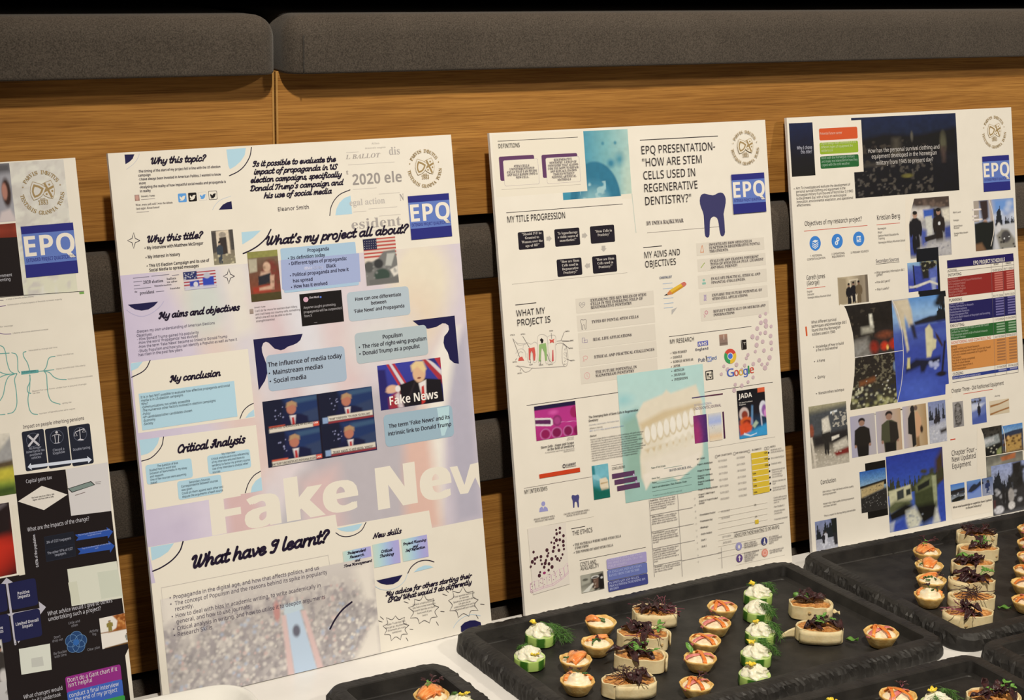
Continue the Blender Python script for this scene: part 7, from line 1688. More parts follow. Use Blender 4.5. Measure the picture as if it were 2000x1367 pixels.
('img','printed_photo',176.9,122.2,221.8,181.7,42,74,43,7.36,[('h',(178,175,195),(189,172,146),(165,137,99)),('e',(39,37,38),.42,.1,.09,.09,.1),('e',(103,87,81),.56,.08,.07,.06,.2),('p',(31,30,29),[.34,.16,.5,.16,.52,.95,.36,1,.34,.7,.2,.66,.22,.3],.012),('p',(198,159,128),[.52,.18,.62,.16,.76,.34,.76,.56,.62,.8,.52,.78],.012),('e',(54,39,30),.76,.6,.06,.09,.3),('p',(135,107,74),[.52,.78,.64,.76,.66,1,.52,1],.03)]),
('img','printed_photo',225.7,122.4,259.3,182.1,31,74,44,7.48,[('g',(122,136,186),(138,149,186),(154,159,181),(166,172,190)),('t',(39,45,57),.45,.36,6,.1,.9),('p',(33,36,45),[.42,.16,.5,.16,.56,.46,.36,.5],.02),('q',(43,41,48),(71,65,74),.4,.36,.3,.18),('q',(37,37,45),(71,65,74),.56,.32,.3,.16),('p',(178,184,203),[0,.6,1,.5,1,1,0,1],.04),('b',(209,213,226),14,.03,.07,0,.66,1,1,.8),('p',(54,52,55),[.6,.7,1,.66,1,.76,.66,.8],.04),('n',.12,16)]),
('img','printed_photo',6.99,2.95,45.5,43.9,42,57,45,7.6,[('g',(125,139,186),(122,129,159),(160,165,184),(173,178,195)),('t',(30,36,43),.62,.6,14,0,1),('p',(26,31,29),[.72,0,1,0,1,.6,.8,.56],.03),('q',(194,199,217),(103,91,92),.46,.38,.44,.16),('q',(37,37,45),(87,74,74),.36,.44,.36,.14),('p',(39,39,45),[.8,.5,1,.5,1,.9,.82,.9],.03),('b',(207,213,230),14,.03,.07,0,.7,1,1,.8),('n',.12,14)]),
('part','dark_panel',1),
('r',(14,12,9),7.72,102.5,33.1,139.7,111.3,0),
('img','printed_photo',91.4,42.7,139.2,100.7,46,73,46,7.84,[('g',(39,91,177),(87,136,195),(140,173,203),(119,118,114),(71,69,69),(54,52,53)),('p',(29,27,26),[0,.36,.5,.32,1,.28,1,.4,0,.42],.01),('p',(173,157,117),[.02,.42,.9,.34,.9,.5,.04,.64],.02),('b',(71,57,45),14,.015,.03,.05,.4,.9,.6),('p',(39,38,38),[0,.64,1,.48,1,1,0,1],.03),('b',(166,167,170),60,.006,.016,0,.6,1,.95,.8),('n',.2,24)]),
('img','printed_photo',141.3,7.38,248.8,115.3,92,123,47,7.96,[('g',(39,57,155),(47,71,172),(59,91,186),(71,100,186),(87,107,170)),('t',(54,59,45),.52,.22,26,0,1),('p',(66,50,29),[.86,.16,1,0,1,.5,.84,.46],.04),('b',(57,57,41),24,.03,.06,.6,.24,1,.5),('p',(192,193,164),[.02,.46,.4,.42,.42,.62,.3,.66,.04,.76],.012),('p',(54,59,60),[.16,.48,.28,.46,.28,.58,.16,.6],.01),('p',(39,46,45),[.32,.48,.4,.47,.4,.55,.32,.56],.01),('p',(90,97,69),[0,.66,.12,.6,.4,.62,.4,.7,0,.76],.03),('p',(59,67,41),[.46,.46,.62,.34,.84,.32,.88,.5,.84,.86,.6,.86,.46,.7],.02),('p',(103,111,78),[.48,.46,.66,.36,.8,.35,.78,.5,.5,.54],.02),('p',(29,33,29),[.52,.46,.74,.4,.73,.48,.53,.53],.012),('p',(151,159,128),[.78,.36,.86,.36,.86,.76,.8,.8],.01),('p',(18,18,16),[0,.76,.3,.66,.42,.7,.36,.8,.04,.86],.03),('p',(16,15,12),[.5,.72,.84,.72,.84,.9,.6,.98,.46,.84],.04),('p',(200,203,192),[.3,.76,.46,.72,.56,.9,.5,1,.34,1,.3,.9],.03),('p',(194,198,195),[.76,1,.82,.8,.9,.78,.98,1],.03),('p',(48,72,172),[.88,.5,1,.44,1,1,.9,1,.86,.84],.02),('p',(48,72,172),[.08,.9,.26,.84,.3,1,.06,1],.03),('p',(166,174,195),[0,.88,.1,.86,.06,1,0,1],.02),('b',(135,144,159),20,.01,.03,.3,.74,.6,1,.6),('n',.12,26)]),
('img','printed_photo',273.2,139.7,293.8,176.4,20,49,48,8.08,[('g',(158,157,161),(140,140,144)),('e',(90,89,90),.5,.5,.36,.46,.08),('e',(122,121,123),.5,.5,.26,.4,.1),('m',(71,69,69),9,.5,.2,.1,.8,.95),('e',(135,134,138),.5,.3,.14,.08,.2)]),
('img','printed_photo',310.4,139.3,339.3,177,28,50,49,8.2,[('g',(140,155,199),(103,120,181),(97,116,186),(87,107,181)),('b',(54,52,53),14,.05,.1,0,0,.7,.2),('p',(194,204,230),[0,.2,.9,.24,.6,.4,0,.5],.06),('q',(30,30,43),(71,63,74),.5,.22,.6,.22),('p',(71,91,168),[0,.8,1,.6,1,1,0,1],.06)]),
('img','printed_photo',346.5,148,386.1,169,42,31,50,8.32,[('g',(211,201,181),(202,191,168)),('p',(151,107,62),[.04,.3,.5,.24,1,.06,1,.14,.5,.34,.04,.44],.02),('p',(151,107,62),[0,.86,.5,.72,.96,.6,1,.7,.5,.82,.02,.98],.02)]),
('img','printed_photo',324.3,86.7,370.1,131.4,40,54,51,8.44,[('g',(43,41,36),(66,65,62),(37,37,36),(28,27,25)),('p',(140,149,155),[.12,.35,.8,.28,.86,.56,.2,.66],.03),('b',(29,28,26),20,.04,.08,0,0,1,.3),('p',(182,187,195),[.15,.4,.6,.36,.6,.5,.2,.54],.03),('p',(19,19,19),[.1,.66,.9,.56,.9,1,.1,1],.04),('b',(182,184,172),6,.03,.05,.3,.6,.7,.85),('p',(135,146,96),[.7,.8,.9,.7,.9,1,.68,1],.03),('n',.2,20)]),
('img','printed_photo',368.4,87.9,411.4,129.5,37,49,52,8.56,[('g',(71,130,203),(124,166,212),(71,84,114),(59,67,87),(103,84,57)),('p',(43,53,78),[0,.3,.5,.22,1,.2,1,.5,0,.5],.02),('p',(173,141,81),[.1,.5,.5,.4,.9,.38,.9,.9,.2,.95],.04),('b',(87,59,30),14,.04,.08,.1,.4,.9,.9),('e',(198,163,105),.3,.44,.06,.07,.3),('n',.16,18)]),
('part','white_card',1),
('p',(230,225,215),8.68,[319.3,134.3,326.7,131.9,330.9,122.3,333.4,106.8,333.8,90.1,332.1,61.6,314.2,61.1]),
('s',(230,225,215),8.8,.98,[368.5,131.8,372.4,120.6,374.1,107.5,374.3,90.7],1),
('img','printed_photo',333.7,51.3,409,89.2,60,41,53,8.92,[('g',(90,91,87),(122,122,114),(103,103,101),(71,70,67)),('p',(166,101,62),[.4,.14,.8,.06,.78,.26,.42,.3],.03),('p',(147,148,140),[0,.4,.4,.3,.3,.7,0,.8],.06),('n',.2,12)]),
('part','white_card',1),
('s',(230,225,215),9.04,1.05,[333.3,89,410.4,88],0),
('img','printed_photo',343,0,419.3,73.5,60,80,54,9.16,[('g',(140,155,203),(151,163,201),(106,112,128),(71,74,83),(87,89,96)),('t',(30,34,43),.6,.5,12,0,.5),('p',(28,26,26),[.56,.02,.8,0,.86,.55,.56,.6],.03),('b',(37,37,38),18,.05,.09,.5,.1,.9,.6),('p',(47,46,49),[0,.56,1,.5,1,.96,0,.96],.05),('b',(173,176,186),12,.04,.07,.05,.5,.95,.8,.8),('e',(161,159,161),.5,.66,.08,.14,.2),('e',(205,205,209),.5,.86,.09,.08,.2),('e',(195,198,209),.16,.9,.13,.08,.2),('e',(37,36,38),.3,.66,.05,.2,.3),('e',(37,36,38),.38,.7,.04,.2,.3),('p',(87,52,53),[.03,.7,.08,.7,.08,.86,.04,.86],.02),('n',.2,22)]),
('img','printed_photo',260.9,30.3,288.3,58,27,37,55,9.28,[('g',(71,122,212),(103,147,212),(39,39,41),(140,151,168),(135,144,157)),('p',(37,34,36),[0,.34,.5,.3,1,.28,1,.44,0,.5],.02),('p',(29,30,26),[.05,.8,.5,.68,.98,.7,.9,.86,.1,.96],.02),('b',(198,209,230),9,.03,.05,0,.5,1,.7)]),
('img','printed_photo',293,29.9,321.3,58.2,27,37,56,9.4,[('g',(103,147,212),(87,114,186),(87,118,203),(71,103,199)),('p',(39,46,64),[.3,.3,.5,.2,.7,.26,.95,.1,1,.3,.6,.5,.3,.6,.05,.55],.03),('p',(119,147,217),[0,.6,.4,.66,1,.4,1,1,0,1],.04)]),
('img','printed_photo',323.3,30.8,345.3,58,21,36,57,9.52,[('g',(87,110,159),(119,134,177),(140,151,186),(151,159,186)),('q',(37,50,96),(87,80,96),.5,.16,.7,.4),('b',(166,177,203),10,.05,.1,0,.5,1,1),('t',(37,41,50),.3,.3,4,0,1)]),
('part','white_card',1),
('p',(230,225,215),9.64,[260.3,32.3,341.2,31.8,341.5,6.94,261.5,7.33]),
('part','schedule_table'),
('r',(30,21,92),9.76,277,369.7,409.7,380.9,0),
('p',(140,39,36),9.88,[276.3,355.4,409.6,357.4,409.1,327.6,276.5,327.7]),
('p',(29,25,90),10,[276.4,318.9,409.4,319.2,408.9,290.5,276.1,290.6]),
('p',(37,96,45),10.1,[276.3,282.7,408.8,283.3,408.4,264.5,276.3,266.1]),
('p',(204,141,78),10.2,[275.9,259.1,408.9,259.4,407.7,219.9,275.6,221.1]),
('p',(39,57,137),10.4,[275.6,213.9,407.9,214.1,408,209.4,275.8,209.2]),
('s',(106,101,105),10.5,.51,[276.6,369.5,409.9,369.5],0),
('s',(106,101,105),10.6,.51,[276.8,364.2,410.1,364.2],0),
('s',(106,101,105),10.7,.59,[275.8,205.1,408.2,205.1],0),
('s',(106,101,105),10.8,.52,[363.7,372.7,361,205.4],0),
('s',(106,101,105),11,.52,[387.1,373.1,384.5,205.8],0),
('s',(106,101,105),11.1,.53,[409.9,374.3,408.3,206.2],0),
('p',(188,107,101),11.2,[369.2,355.1,385.9,355.4,385.9,353.1,369.3,352.8]),
('p',(188,107,101),11.3,[393.5,355.4,408.9,355.7,408.9,353.4,393.6,353.2]),
('p',(188,107,101),11.4,[369.1,351.8,385.8,352.1,385.9,349.9,369.2,349.5]),
('p',(188,107,101),11.6,[393.5,352.1,408.8,352.4,408.9,350.1,393.5,349.9]),
('p',(188,107,101),11.7,[369.1,348.5,385.8,348.8,385.8,346.5,369.1,346.2]),
('p',(188,107,101),11.8,[393.4,348.8,408.8,349.1,408.8,346.8,393.4,346.6]),
('p',(188,107,101),11.9,[369,345.2,385.7,345.5,385.7,343.2,369.1,342.9]),
('p',(188,107,101),12,[393.3,345.5,408.7,345.8,408.7,343.5,393.4,343.3]),
('p',(188,107,101),12.2,[368.9,341.9,385.6,342.2,385.7,339.9,369,339.6]),
('p',(188,107,101),12.3,[393.3,342.2,408.6,342.4,408.7,340.2,393.3,340]),
('p',(188,107,101),12.4,[368.9,338.6,385.6,338.9,385.6,336.6,368.9,336.4]),
('p',(188,107,101),12.5,[393.2,338.9,408.5,339.1,408.6,336.8,393.2,336.6]),
('p',(188,107,101),12.6,[368.8,335.3,385.5,335.6,385.5,333.3,368.9,333.1]),
('p',(188,107,101),12.8,[393.1,335.6,408.5,335.8,408.5,333.5,393.2,333.3]),
('p',(188,107,101),12.9,[368.7,332,385.4,332.3,385.5,330,368.8,329.8]),
('p',(188,107,101),13,[393.1,332.3,408.4,332.5,408.5,330.2,393.1,330]),
('p',(108,104,164),13.1,[369,318.3,385.7,318.6,385.7,316.3,369,316.1]),
('p',(108,104,164),13.2,[393.3,318.6,408.7,318.7,408.7,316.4,393.4,316.3]),
('p',(108,104,164),13.4,[368.9,314.5,385.6,314.7,385.6,312.5,368.9,312.3]),
('p',(108,104,164),13.5,[393.2,314.7,408.6,314.8,408.6,312.6,393.3,312.4]),
('p',(108,104,164),13.6,[368.8,310.7,385.4,310.9,385.5,308.6,368.8,308.4]),
('p',(108,104,164),13.7,[393.1,310.9,408.5,311,408.5,308.7,393.1,308.6]),
('p',(108,104,164),13.8,[368.6,306.9,385.3,307.1,385.4,304.8,368.7,304.6]),
('p',(108,104,164),14,[393,307,408.4,307.1,408.4,304.9,393.1,304.8]),
('p',(108,104,164),14.1,[368.5,303.1,385.2,303.2,385.3,301,368.6,300.8]),
('p',(108,104,164),14.2,[392.9,303.2,408.3,303.3,408.3,301,392.9,300.9]),
('p',(108,104,164),14.3,[368.4,299.2,385.1,299.4,385.2,297.1,368.5,297]),
('p',(108,104,164),14.4,[392.8,299.4,408.2,299.4,408.2,297.1,392.8,297.1]),
('p',(108,104,164),14.6,[368.3,295.4,385,295.6,385.1,293.3,368.4,293.1]),
('p',(108,104,164),14.7,[392.7,295.5,408.1,295.6,408.1,293.3,392.7,293.2]),
('p',(135,166,139),14.8,[368.3,281.2,385,281.3,385,279,368.3,278.9]),
('p',(135,166,139),14.9,[392.6,281.2,408,281.2,408.1,279,392.7,278.9]),
('p',(135,166,139),15,[368.2,277.4,384.9,277.4,384.9,275.2,368.2,275.1]),
('p',(135,166,139),15.2,[392.5,277.4,407.9,277.4,408,275.1,392.6,275.1]),
('p',(135,166,139),15.3,[368.1,273.5,384.8,273.6,384.8,271.3,368.1,271.3]),
('p',(135,166,139),15.4,[392.4,273.5,407.8,273.5,407.9,271.2,392.5,271.3]),
('p',(135,166,139),15.5,[368,269.7,384.7,269.8,384.7,267.5,368,267.4]),
('p',(135,166,139),15.6,[392.3,269.7,407.7,269.7,407.8,267.4,392.4,267.4]),
('p',(157,110,71),15.8,[367.7,257.9,384.4,257.9,384.5,255.7,367.8,255.6]),
('p',(157,110,71),15.9,[392.1,257.8,407.5,257.8,407.5,255.5,392.1,255.6]),
('p',(157,110,71),16,[367.6,253.7,384.3,253.7,384.4,251.4,367.6,251.4]),
('p',(157,110,71),16.1,[392,253.6,407.4,253.5,407.4,251.2,392,251.3]),
('p',(157,110,71),16.2,[367.4,249.5,384.2,249.5,384.2,247.2,367.5,247.2]),
('p',(157,110,71),16.4,[391.8,249.4,407.2,249.3,407.3,247,391.9,247.1]),
('p',(157,110,71),16.5,[367.3,245.3,384,245.3,384.1,243,367.4,243]),
('p',(157,110,71),16.6,[391.7,245.1,407.1,245,407.1,242.8,391.8,242.9]),
('p',(157,110,71),16.7,[367.2,241.1,383.9,241,383.9,238.8,367.2,238.8]),
('p',(157,110,71),16.8,[391.6,240.9,407,240.8,407,238.5,391.6,238.6]),
('p',(157,110,71),17,[367,236.9,383.8,236.8,383.8,234.5,367.1,234.6]),
('p',(157,110,71),17.1,[391.4,236.7,406.8,236.6,406.9,234.3,391.5,234.4]),
('p',(157,110,71),17.2,[366.9,232.7,383.6,232.6,383.7,230.3,367,230.4]),
('p',(157,110,71),17.3,[391.3,232.4,406.7,232.3,406.8,230,391.4,230.2]),
('p',(157,110,71),17.4,[366.8,228.4,383.5,228.4,383.6,226.1,366.8,226.2]),
('p',(157,110,71),17.6,[391.2,228.2,406.6,228.1,406.6,225.8,391.2,225.9]),
('p',(138,141,184),17.7,[367.8,213.4,384,213.3,384,210.9,367.8,210.9]),
('p',(138,141,184),17.8,[390.8,213.4,406.1,213.4,406.2,211,390.9,210.9]),
('part','printed_text'),
('t',(226,223,219),17.9,'b',['EPQ PROJECT SCHEDULE'],328.4,370.7,11.5,63.3,'l',0,0),
('t',(71,65,69),18,'n',['ACTIVITIES'],277.2,364.9,5.48,17.6,'l',0,0),
('t',(71,65,69),18.2,'m',['START'],369,366.6,5.06,9.86,'l',0,0),
('t',(71,65,69),18.3,'m',['FINISH'],393.4,366.2,5.09,10.5,'l',0,0),
('t',(54,48,55),18.4,'n',['INITIATING'],277.5,357.8,8.22,25.9,'l',0,0),
('t',(54,48,55),18.5,'n',['PLANNING'],277.3,321.5,8.24,25,'l',0,0),
('t',(54,48,55),18.6,'n',['EXECUTING'],277.1,284.7,8.25,26.9,'l',0,0),
('t',(204,107,78),18.8,'n',['MONITORING AND CONTROLLING'],277.1,260.2,8.26,78.8,'l',0,0),
('t',(54,57,99),18.9,'n',['CLOSING'],276.8,215,8.28,20.3,'l',0,0),
('t',(87,82,92),19,'n',['15/09/2024'],365.3,358,5.89,19.8,'l',0,0),
('t',(87,82,92),19.1,'n',['30/11/2024'],388.2,358.5,5.92,19.9,'l',0,0),
('t',(87,82,92),19.2,'n',['01/11/2024'],364.8,320.5,5.9,19.8,'l',0,0),
('t',(87,82,92),19.4,'n',['10/01/2025'],388.2,320.7,5.93,20,'l',0,0),
('t',(87,82,92),19.5,'n',['11/12/2024'],364.9,285.7,5.91,19.8,'l',0,0),
('t',(87,82,92),19.6,'n',['01/04/2025'],387.4,286,5.94,20,'l',0,0),
('t',(87,82,92),19.7,'n',['24/10/2024'],364.2,260.5,5.92,19.8,'l',0,0),
('t',(87,82,92),19.8,'n',['20/04/2025'],387.2,260.6,5.95,20,'l',0,0),
('t',(87,82,92),20,'n',['21/04/2025'],364.8,216,5.93,19.9,'l',0,0),
('t',(87,82,92),20.1,'n',['30/04/2025'],387.8,215.8,5.96,20.1,'l',0,0),
('t',(198,141,139),20.2,'n',['Initial Research','Start Presentation and EPQ Source/Title Worksheets','Part A Candidate Proposal','Research of other Topics','Part A Candidate Proposal','Discussion of PROJECT','Part B Supervisor Comment'],276.9,352.7,6.09,66.8,'l',3.87,0),
('t',(166,165,212),20.3,'n',['Create a Gantt Chart','Planning Submission for Research','Plan Interview questions','Review Interview Questions','Project Management Plan','Carry out in depth research of the project and formatting','Planning Review'],277,316.3,6.1,79.3,'l',3.88,0),
('t',(178,205,186),20.4,'n',['Complete meeting with Project Contact Mr Powell','Conduct the interviews','Start structure sections A-D in finalised research','Mid project Review'],276.8,279.8,6.12,75.3,'l',4.04,0),
('t',(90,57,33),20.6,'n',['Writing','Chapter writing and Finish Research','Complete meetings with Project Contact Mr Powell','Carry out a review assessment of Project Plan','Preparation','First draft of essay completed','Project Product Review','Examination Record Part A','Oral Presentation'],276.5,255.1,6.12,77.5,'l',4.04,0),
('t',(198,201,239),20.7,'n',['Submit completed and reviewed project'],276.4,209.9,6.14,54.9,'l',3.68,0),
('t',(194,198,221),20.8,'n',['Why I chose'],14.2,550.9,9.12,26.1,'l',0,0),
('t',(194,198,221),20.9,'n',['this title?'],20.4,545.1,9.13,19.4,'l',0,0),
('t',(233,201,186),21,'n',['Potential future career'],55.8,568.8,7.18,39,'l',0,0),
('t',(210,225,177),21.2,'n',['I have always been interested in the','different types of equipment the','soldiers use'],56.1,555.3,7.19,62.5,'l',4.83,0),
('t',(162,196,177),21.3,'n',['Work with the Norwegian military','and make me interested in how they','coped with the cold weather'],55.5,535.8,7.19,64.4,'l',4.7,0),
('t',(204,202,203),21.4,'n',['How has the personal survival clothing and'],139.8,540.4,12,133.6,'l',0,0),
('t',(204,202,203),21.5,'n',['equipment developed in the Norwegian'],145.8,532.4,12,121.9,'l',0,0),
('t',(204,202,203),21.6,'n',['military from 1945 to present day?'],153.1,523.2,12.1,107.2,'l',0,0),
('t',(71,65,69),21.8,'n',['Aim: To investigate and evaluate the development of','personal survival clothing and equipment in the','Norwegian military from the end of World War II (1945)','to the present day, with a focus on technological','innovation, environmental adaptation, and operational','effectiveness.'],8.23,497.7,7.13,100.5,'l',4.62,0),
('e',(71,65,69),21.9,5.4,498.8,.7,.55),
('t',(71,65,69),22,'n',['Objectives of my research project?'],20.1,447.9,12.9,101.6,'l',0,0),
('t',(71,65,69),22.1,'n',['Kristian Berg'],149.5,447.2,14,42.4,'l',0,0),
('t',(71,65,69),22.2,'n',['Gareth Jones'],17.7,375,12.4,32.4,'l',0,0),
('t',(71,65,69),22.4,'n',['(George)'],17.8,367.6,12.4,21.4,'l',0,0),
('t',(71,65,69),22.5,'n',['1. HISTORICAL','CONTEXTUALISATION'],36.7,405.4,5.47,31.5,'c',4.28,0),
('t',(71,65,69),22.6,'n',['2. OPERATIONAL','REQUIREMENTS'],75.7,405.1,5.52,23.8,'c',3.9,0),
('t',(71,65,69),22.7,'n',['3. PRIMARY SOURCES'],98.1,404.4,5.56,32.3,'l',0,0),
('t',(71,65,69),22.8,'n',['Norwegian'],149.8,433.7,5.91,15.1,'l',0,0),
('t',(71,65,69),23,'n',['Major'],149.8,428.6,5.91,7.75,'l',0,0),
('t',(71,65,69),23.1,'n',['Section Head Education &'],149.6,423.8,5.91,38,'l',0,0),
('t',(71,65,69),23.2,'n',['Training'],149.7,420,5.91,11.4,'l',0,0),
('t',(71,65,69),23.3,'n',['Norwegian Military Mountain School'],149.8,414.3,5.91,49.1,'l',0,0),
('t',(71,65,69),23.4,'n',['English'],17.3,357.6,5.48,8.97,'l',0,0),
('t',(71,65,69),23.6,'n',['Instructor'],17.6,353.7,5.48,11.6,'l',0,0),
('t',(71,65,69),23.7,'n',['Norwegian Military Mountain School'],17.8,349.4,5.48,40.5,'l',0,0),
('t',(71,65,69),23.8,'n',['Marit Lund'],293.6,447.2,5.17,14.7,'l',0,0),
('t',(71,65,69),23.9,'n',['Norwegian'],293.6,435.8,5.17,10.2,'l',0,0),
('t',(71,65,69),24,'n',['Section Mission'],293.6,427.6,5.17,16.8,'l',0,0),
('t',(71,65,69),24.2,'n',['Mountain'],293.7,424.8,5.18,10.4,'l',0,0),
('t',(71,65,69),24.3,'n',['Norwegian Military Mountain'],293.5,417.1,5.18,27.2,'l',0,0),
('t',(71,65,69),24.4,'n',['School'],293.7,414.2,5.18,6.63,'l',0,0),
('t',(87,82,96),24.5,'n',['Secondary Sources'],143.1,387.8,10.6,42.3,'l',0,0),
('t',(71,65,69),24.6,'n',['What secondary information did I','gather?'],142.5,373.1,6.51,52,'l',3.55,0),
('t',(71,65,69),24.8,'n',['How did I get it?'],142,359.8,6.51,25.1,'l',0,0),
('t',(71,65,69),24.9,'n',['Was it useful?'],142.2,349.7,6.52,22.3,'l',0,0),
('e',(71,65,69),25,140.3,374.4,.66,.5),
('e',(71,65,69),25.1,140,360.9,.66,.5),
('e',(71,65,69),25.2,139.9,351,.66,.5),
('t',(71,65,69),25.4,'n',['What different survival','techniques and knowledge did I','found that the Norwegian','soldiers used in 1945'],21.4,315,8.1,62.3,'l',5.48,0),
('t',(71,65,69),25.5,'n',['Knowledge of how to build','a fire in cold weather'],26.8,281.2,7.54,49.2,'l',4.66,0),
('t',(71,65,69),25.6,'n',['A frame'],27.1,261.6,7.55,14.1,'l',0,0),
('t',(71,65,69),25.7,'n',['Quinzy'],26.8,239.4,7.56,13.2,'l',0,0),
('t',(71,65,69),25.8,'n',['Manstin/others technique'],27,217.4,7.57,45.2,'l',0,0),
('e',(71,65,69),26,22.9,283,.8,.63),
('e',(71,65,69),26.1,23,263.1,.8,.63),
('e',(71,65,69),26.2,22.8,240.9,.81,.63),
('e',(71,65,69),26.3,23,219,.81,.63),
('t',(71,65,69),26.4,'n',['Conclusion'],21.3,93.9,12.3,26.9,'l',0,0),
('t',(71,65,69),26.6,'n',['20th century = high skill levels and less quality','clothing/equipment'],23.5,81.9,5.28,55.7,'l',3.66,0),
('t',(71,65,69),26.7,'n',['Modern day = high quality clothing/equipment','and lower skill level'],23.6,65.3,5.28,55.3,'l',3.66,0),
('t',(71,65,69),26.8,'n',['This is a reason for Norway being unbreachable'],23.7,48.5,5.29,56.3,'l',0,0),
('t',(71,65,69),26.9,'n',['Chapter Three - Old Fashioned Equipment'],272.5,190.4,11.4,104.3,'l',0,0),
('t',(71,65,69),27,'n',['skating'],357.3,174.5,4.38,10.4,'l',0,0),
('t',(87,82,85),27.2,'n',['Chapter Four -'],266.4,99.8,15.4,49.5,'l',0,0),
('t',(87,82,85),27.3,'n',['New Updated'],266.4,90.6,15.4,46.8,'l',0,0),
('t',(87,82,85),27.4,'n',['Equipment'],266.3,80.8,15.4,37,'l',0,0),
('t',(54,48,50),27.5,'m',['What new knowledge or expertise have I gained'],263.1,23.1,6.23,77.4,'l',0,0),
('t',(54,48,50),27.6,'m',['in Brunt Industry?'],288.7,18.3,6.27,31.3,'l',0,0),
('part','school_crest'),
('crest',(157,135,94),27.8,382.9,560,24.2,(230,225,215)),
('part','project_logo'),
('logo',(36,40,128),29.3,356.1,474.1,410.1,525.1,(95,122,199),(232,228,221))]})

# ------------------------------------------------------------------ serving trays
def round_rect(x0, x1, y0, y1, r, n=9, step=0.006):
    pts = []
    cs = ((x1 - r, y0 + r, -90), (x1 - r, y1 - r, 0), (x0 + r, y1 - r, 90), (x0 + r, y0 + r, 180))
    for i, (cx, cy, a) in enumerate(cs):
        arc = [(cx + r * math.cos(R(a + 90 * k / n)), cy + r * math.sin(R(a + 90 * k / n))) for k in range(n + 1)]
        pts += arc
        nx, ny, na = cs[(i + 1) % 4]
        q = (nx + r * math.cos(R(na)), ny + r * math.sin(R(na))); p = arc[-1]
        d = math.hypot(q[0] - p[0], q[1] - p[1]); m = int(d / step)
        pts += [(p[0] + (q[0] - p[0]) * k / m, p[1] + (q[1] - p[1]) * k / m) for k in range(1, m)]
    return pts
def offset_ring(pts, d):
    n = len(pts); out = []
    for i in range(n):
        a = Vector(pts[(i - 1) % n]); b = Vector(pts[(i + 1) % n]); t = (b - a).normalized()
        out.append((pts[i][0] + t.y * d, pts[i][1] - t.x * d))
    return out
def wobble(rng, n, amp, waves):
    w = np.zeros(n); t = np.arange(n) / n * 2 * math.pi
    for k in waves:
        w += amp / math.sqrt(len(waves)) * np.sin(k * t + rng.random() * 6.28) * (.5 + rng.random())
    return w
def slate_tray(label, x0, x1, y0, y1, yaw, seed, group='black slate trays of canapes'):
    """x0..y1: the inner edge of the rim"""
    rng = np.random.default_rng(seed)
    cx, cy = (x0 + x1) / 2, (y0 + y1) / 2
    t = thing('serving_tray', label, 'tray', (cx, cy, 0.7402), yaw, group)
    base = round_rect(x0 - cx, x1 - cx, y0 - cy, y1 - cy, 0.006, 6, 0.0032)
    n = len(base)
    rings = []
    hi = [31, 57, 83, 121, 167, 213, 260]
    def ring(d, z, wd, wz):
        a = wobble(rng, n, wd, hi) if wd else np.zeros(n); b = wobble(rng, n, wz, hi) if wz else np.zeros(n)
        nb = offset_ring(base, 1.0); out = []
        kx, ky = 1 + d / ((x1 - x0) / 2), 1 + d / ((y1 - y0) / 2)
        for i in range(n):
            if d < 0:
                out.append((base[i][0] * kx, base[i][1] * ky, z + b[i])); continue
            dx, dy = nb[i][0] - base[i][0], nb[i][1] - base[i][1]
            out.append((base[i][0] + dx * (d + a[i]), base[i][1] + dy * (d + a[i]), z + b[i]))
        rings.append(out)
    ring(-.012, .0072, 0, 0); ring(-.0105, .0072, 0, 0); ring(-.0098, .0084, 0, 0); ring(-.003, .0086, 0, 0); ring(-.0004, .0204, 0, 0)
    ring(.0014, .0212, .0002, .0001); ring(.0065, .0213, .0003, .0002); ring(.0150, .0207, .0006, .0003); ring(.0188, .0180, .0013, .0009); ring(.0210, .0140, .0015, .0011); ring(.0222, .0080, .0009, .0005); ring(.0225, .0020, .0004, 0); ring(.0215, .0, 0, 0)
    vs = [p for r in rings for p in r]; fs = []
    for k in range(len(rings) - 1):
        for i in range(n):
            fs.append((k * n + i, k * n + (i + 1) % n, (k + 1) * n + (i + 1) % n, (k + 1) * n + i))
    c0 = len(vs); vs.append((0, 0, .0072)); fs += [(i, (i + 1) % n, c0) for i in range(n)]
    o = (len(rings) - 1) * n; c1 = len(vs); vs.append((0, 0, 0)); fs += [(o + i, o + (i + 1) % n, c1) for i in range(n)]
    me = mesh('tray_body', vs, fs)
    bm = bmesh.new(); bm.from_mesh(me); bpy.data.meshes.remove(me)
    me = bm_mesh('tray_body', bm)
    for p in me.polygons: p.use_smooth = False
    put('tray_body', me, 'black_slate_melamine', t)
    return t
def platter():
    x0, x1, y0, y1 = -0.277, -0.172, -0.40, -0.079
    cx, cy = (x0 + x1) / 2, (y0 + y1) / 2
    t = thing('platter', 'white glazed rectangular platter in front of the propaganda board, bottom left', 'platter', (cx, cy, 0.7402), R(-1.0))
    base = round_rect(x0 - cx, x1 - cx, y0 - cy, y1 - cy, 0.014, 10, 0.02); n = len(base)
    prof = [(-.02, .006), (-.006, .0065), (.002, .010), (.016, .0255), (.020, .0290), (.0222, .0292), (.0228, .0282), (.0185, .0225), (.010, .0115), (.002, .0025), (-.004, 0)]
    vs = []; fs = []
    for d, z in prof: vs += [(x, y, z) for x, y in offset_ring(base, d)]
    for k in range(len(prof) - 1):
        for i in range(n): fs.append((k * n + i, k * n + (i + 1) % n, (k + 1) * n + (i + 1) % n, (k + 1) * n + i))
    fs.append(tuple(range(n))); o = (len(prof) - 1) * n; fs.append(tuple(range(o + n - 1, o - 1, -1)))
    bm = bmesh.new(); me = mesh('platter_body', vs, fs); bm.from_mesh(me); bpy.data.meshes.remove(me)
    put('platter_body', bm_mesh('platter_body', bm, True), 'porcelain', t)
platter()

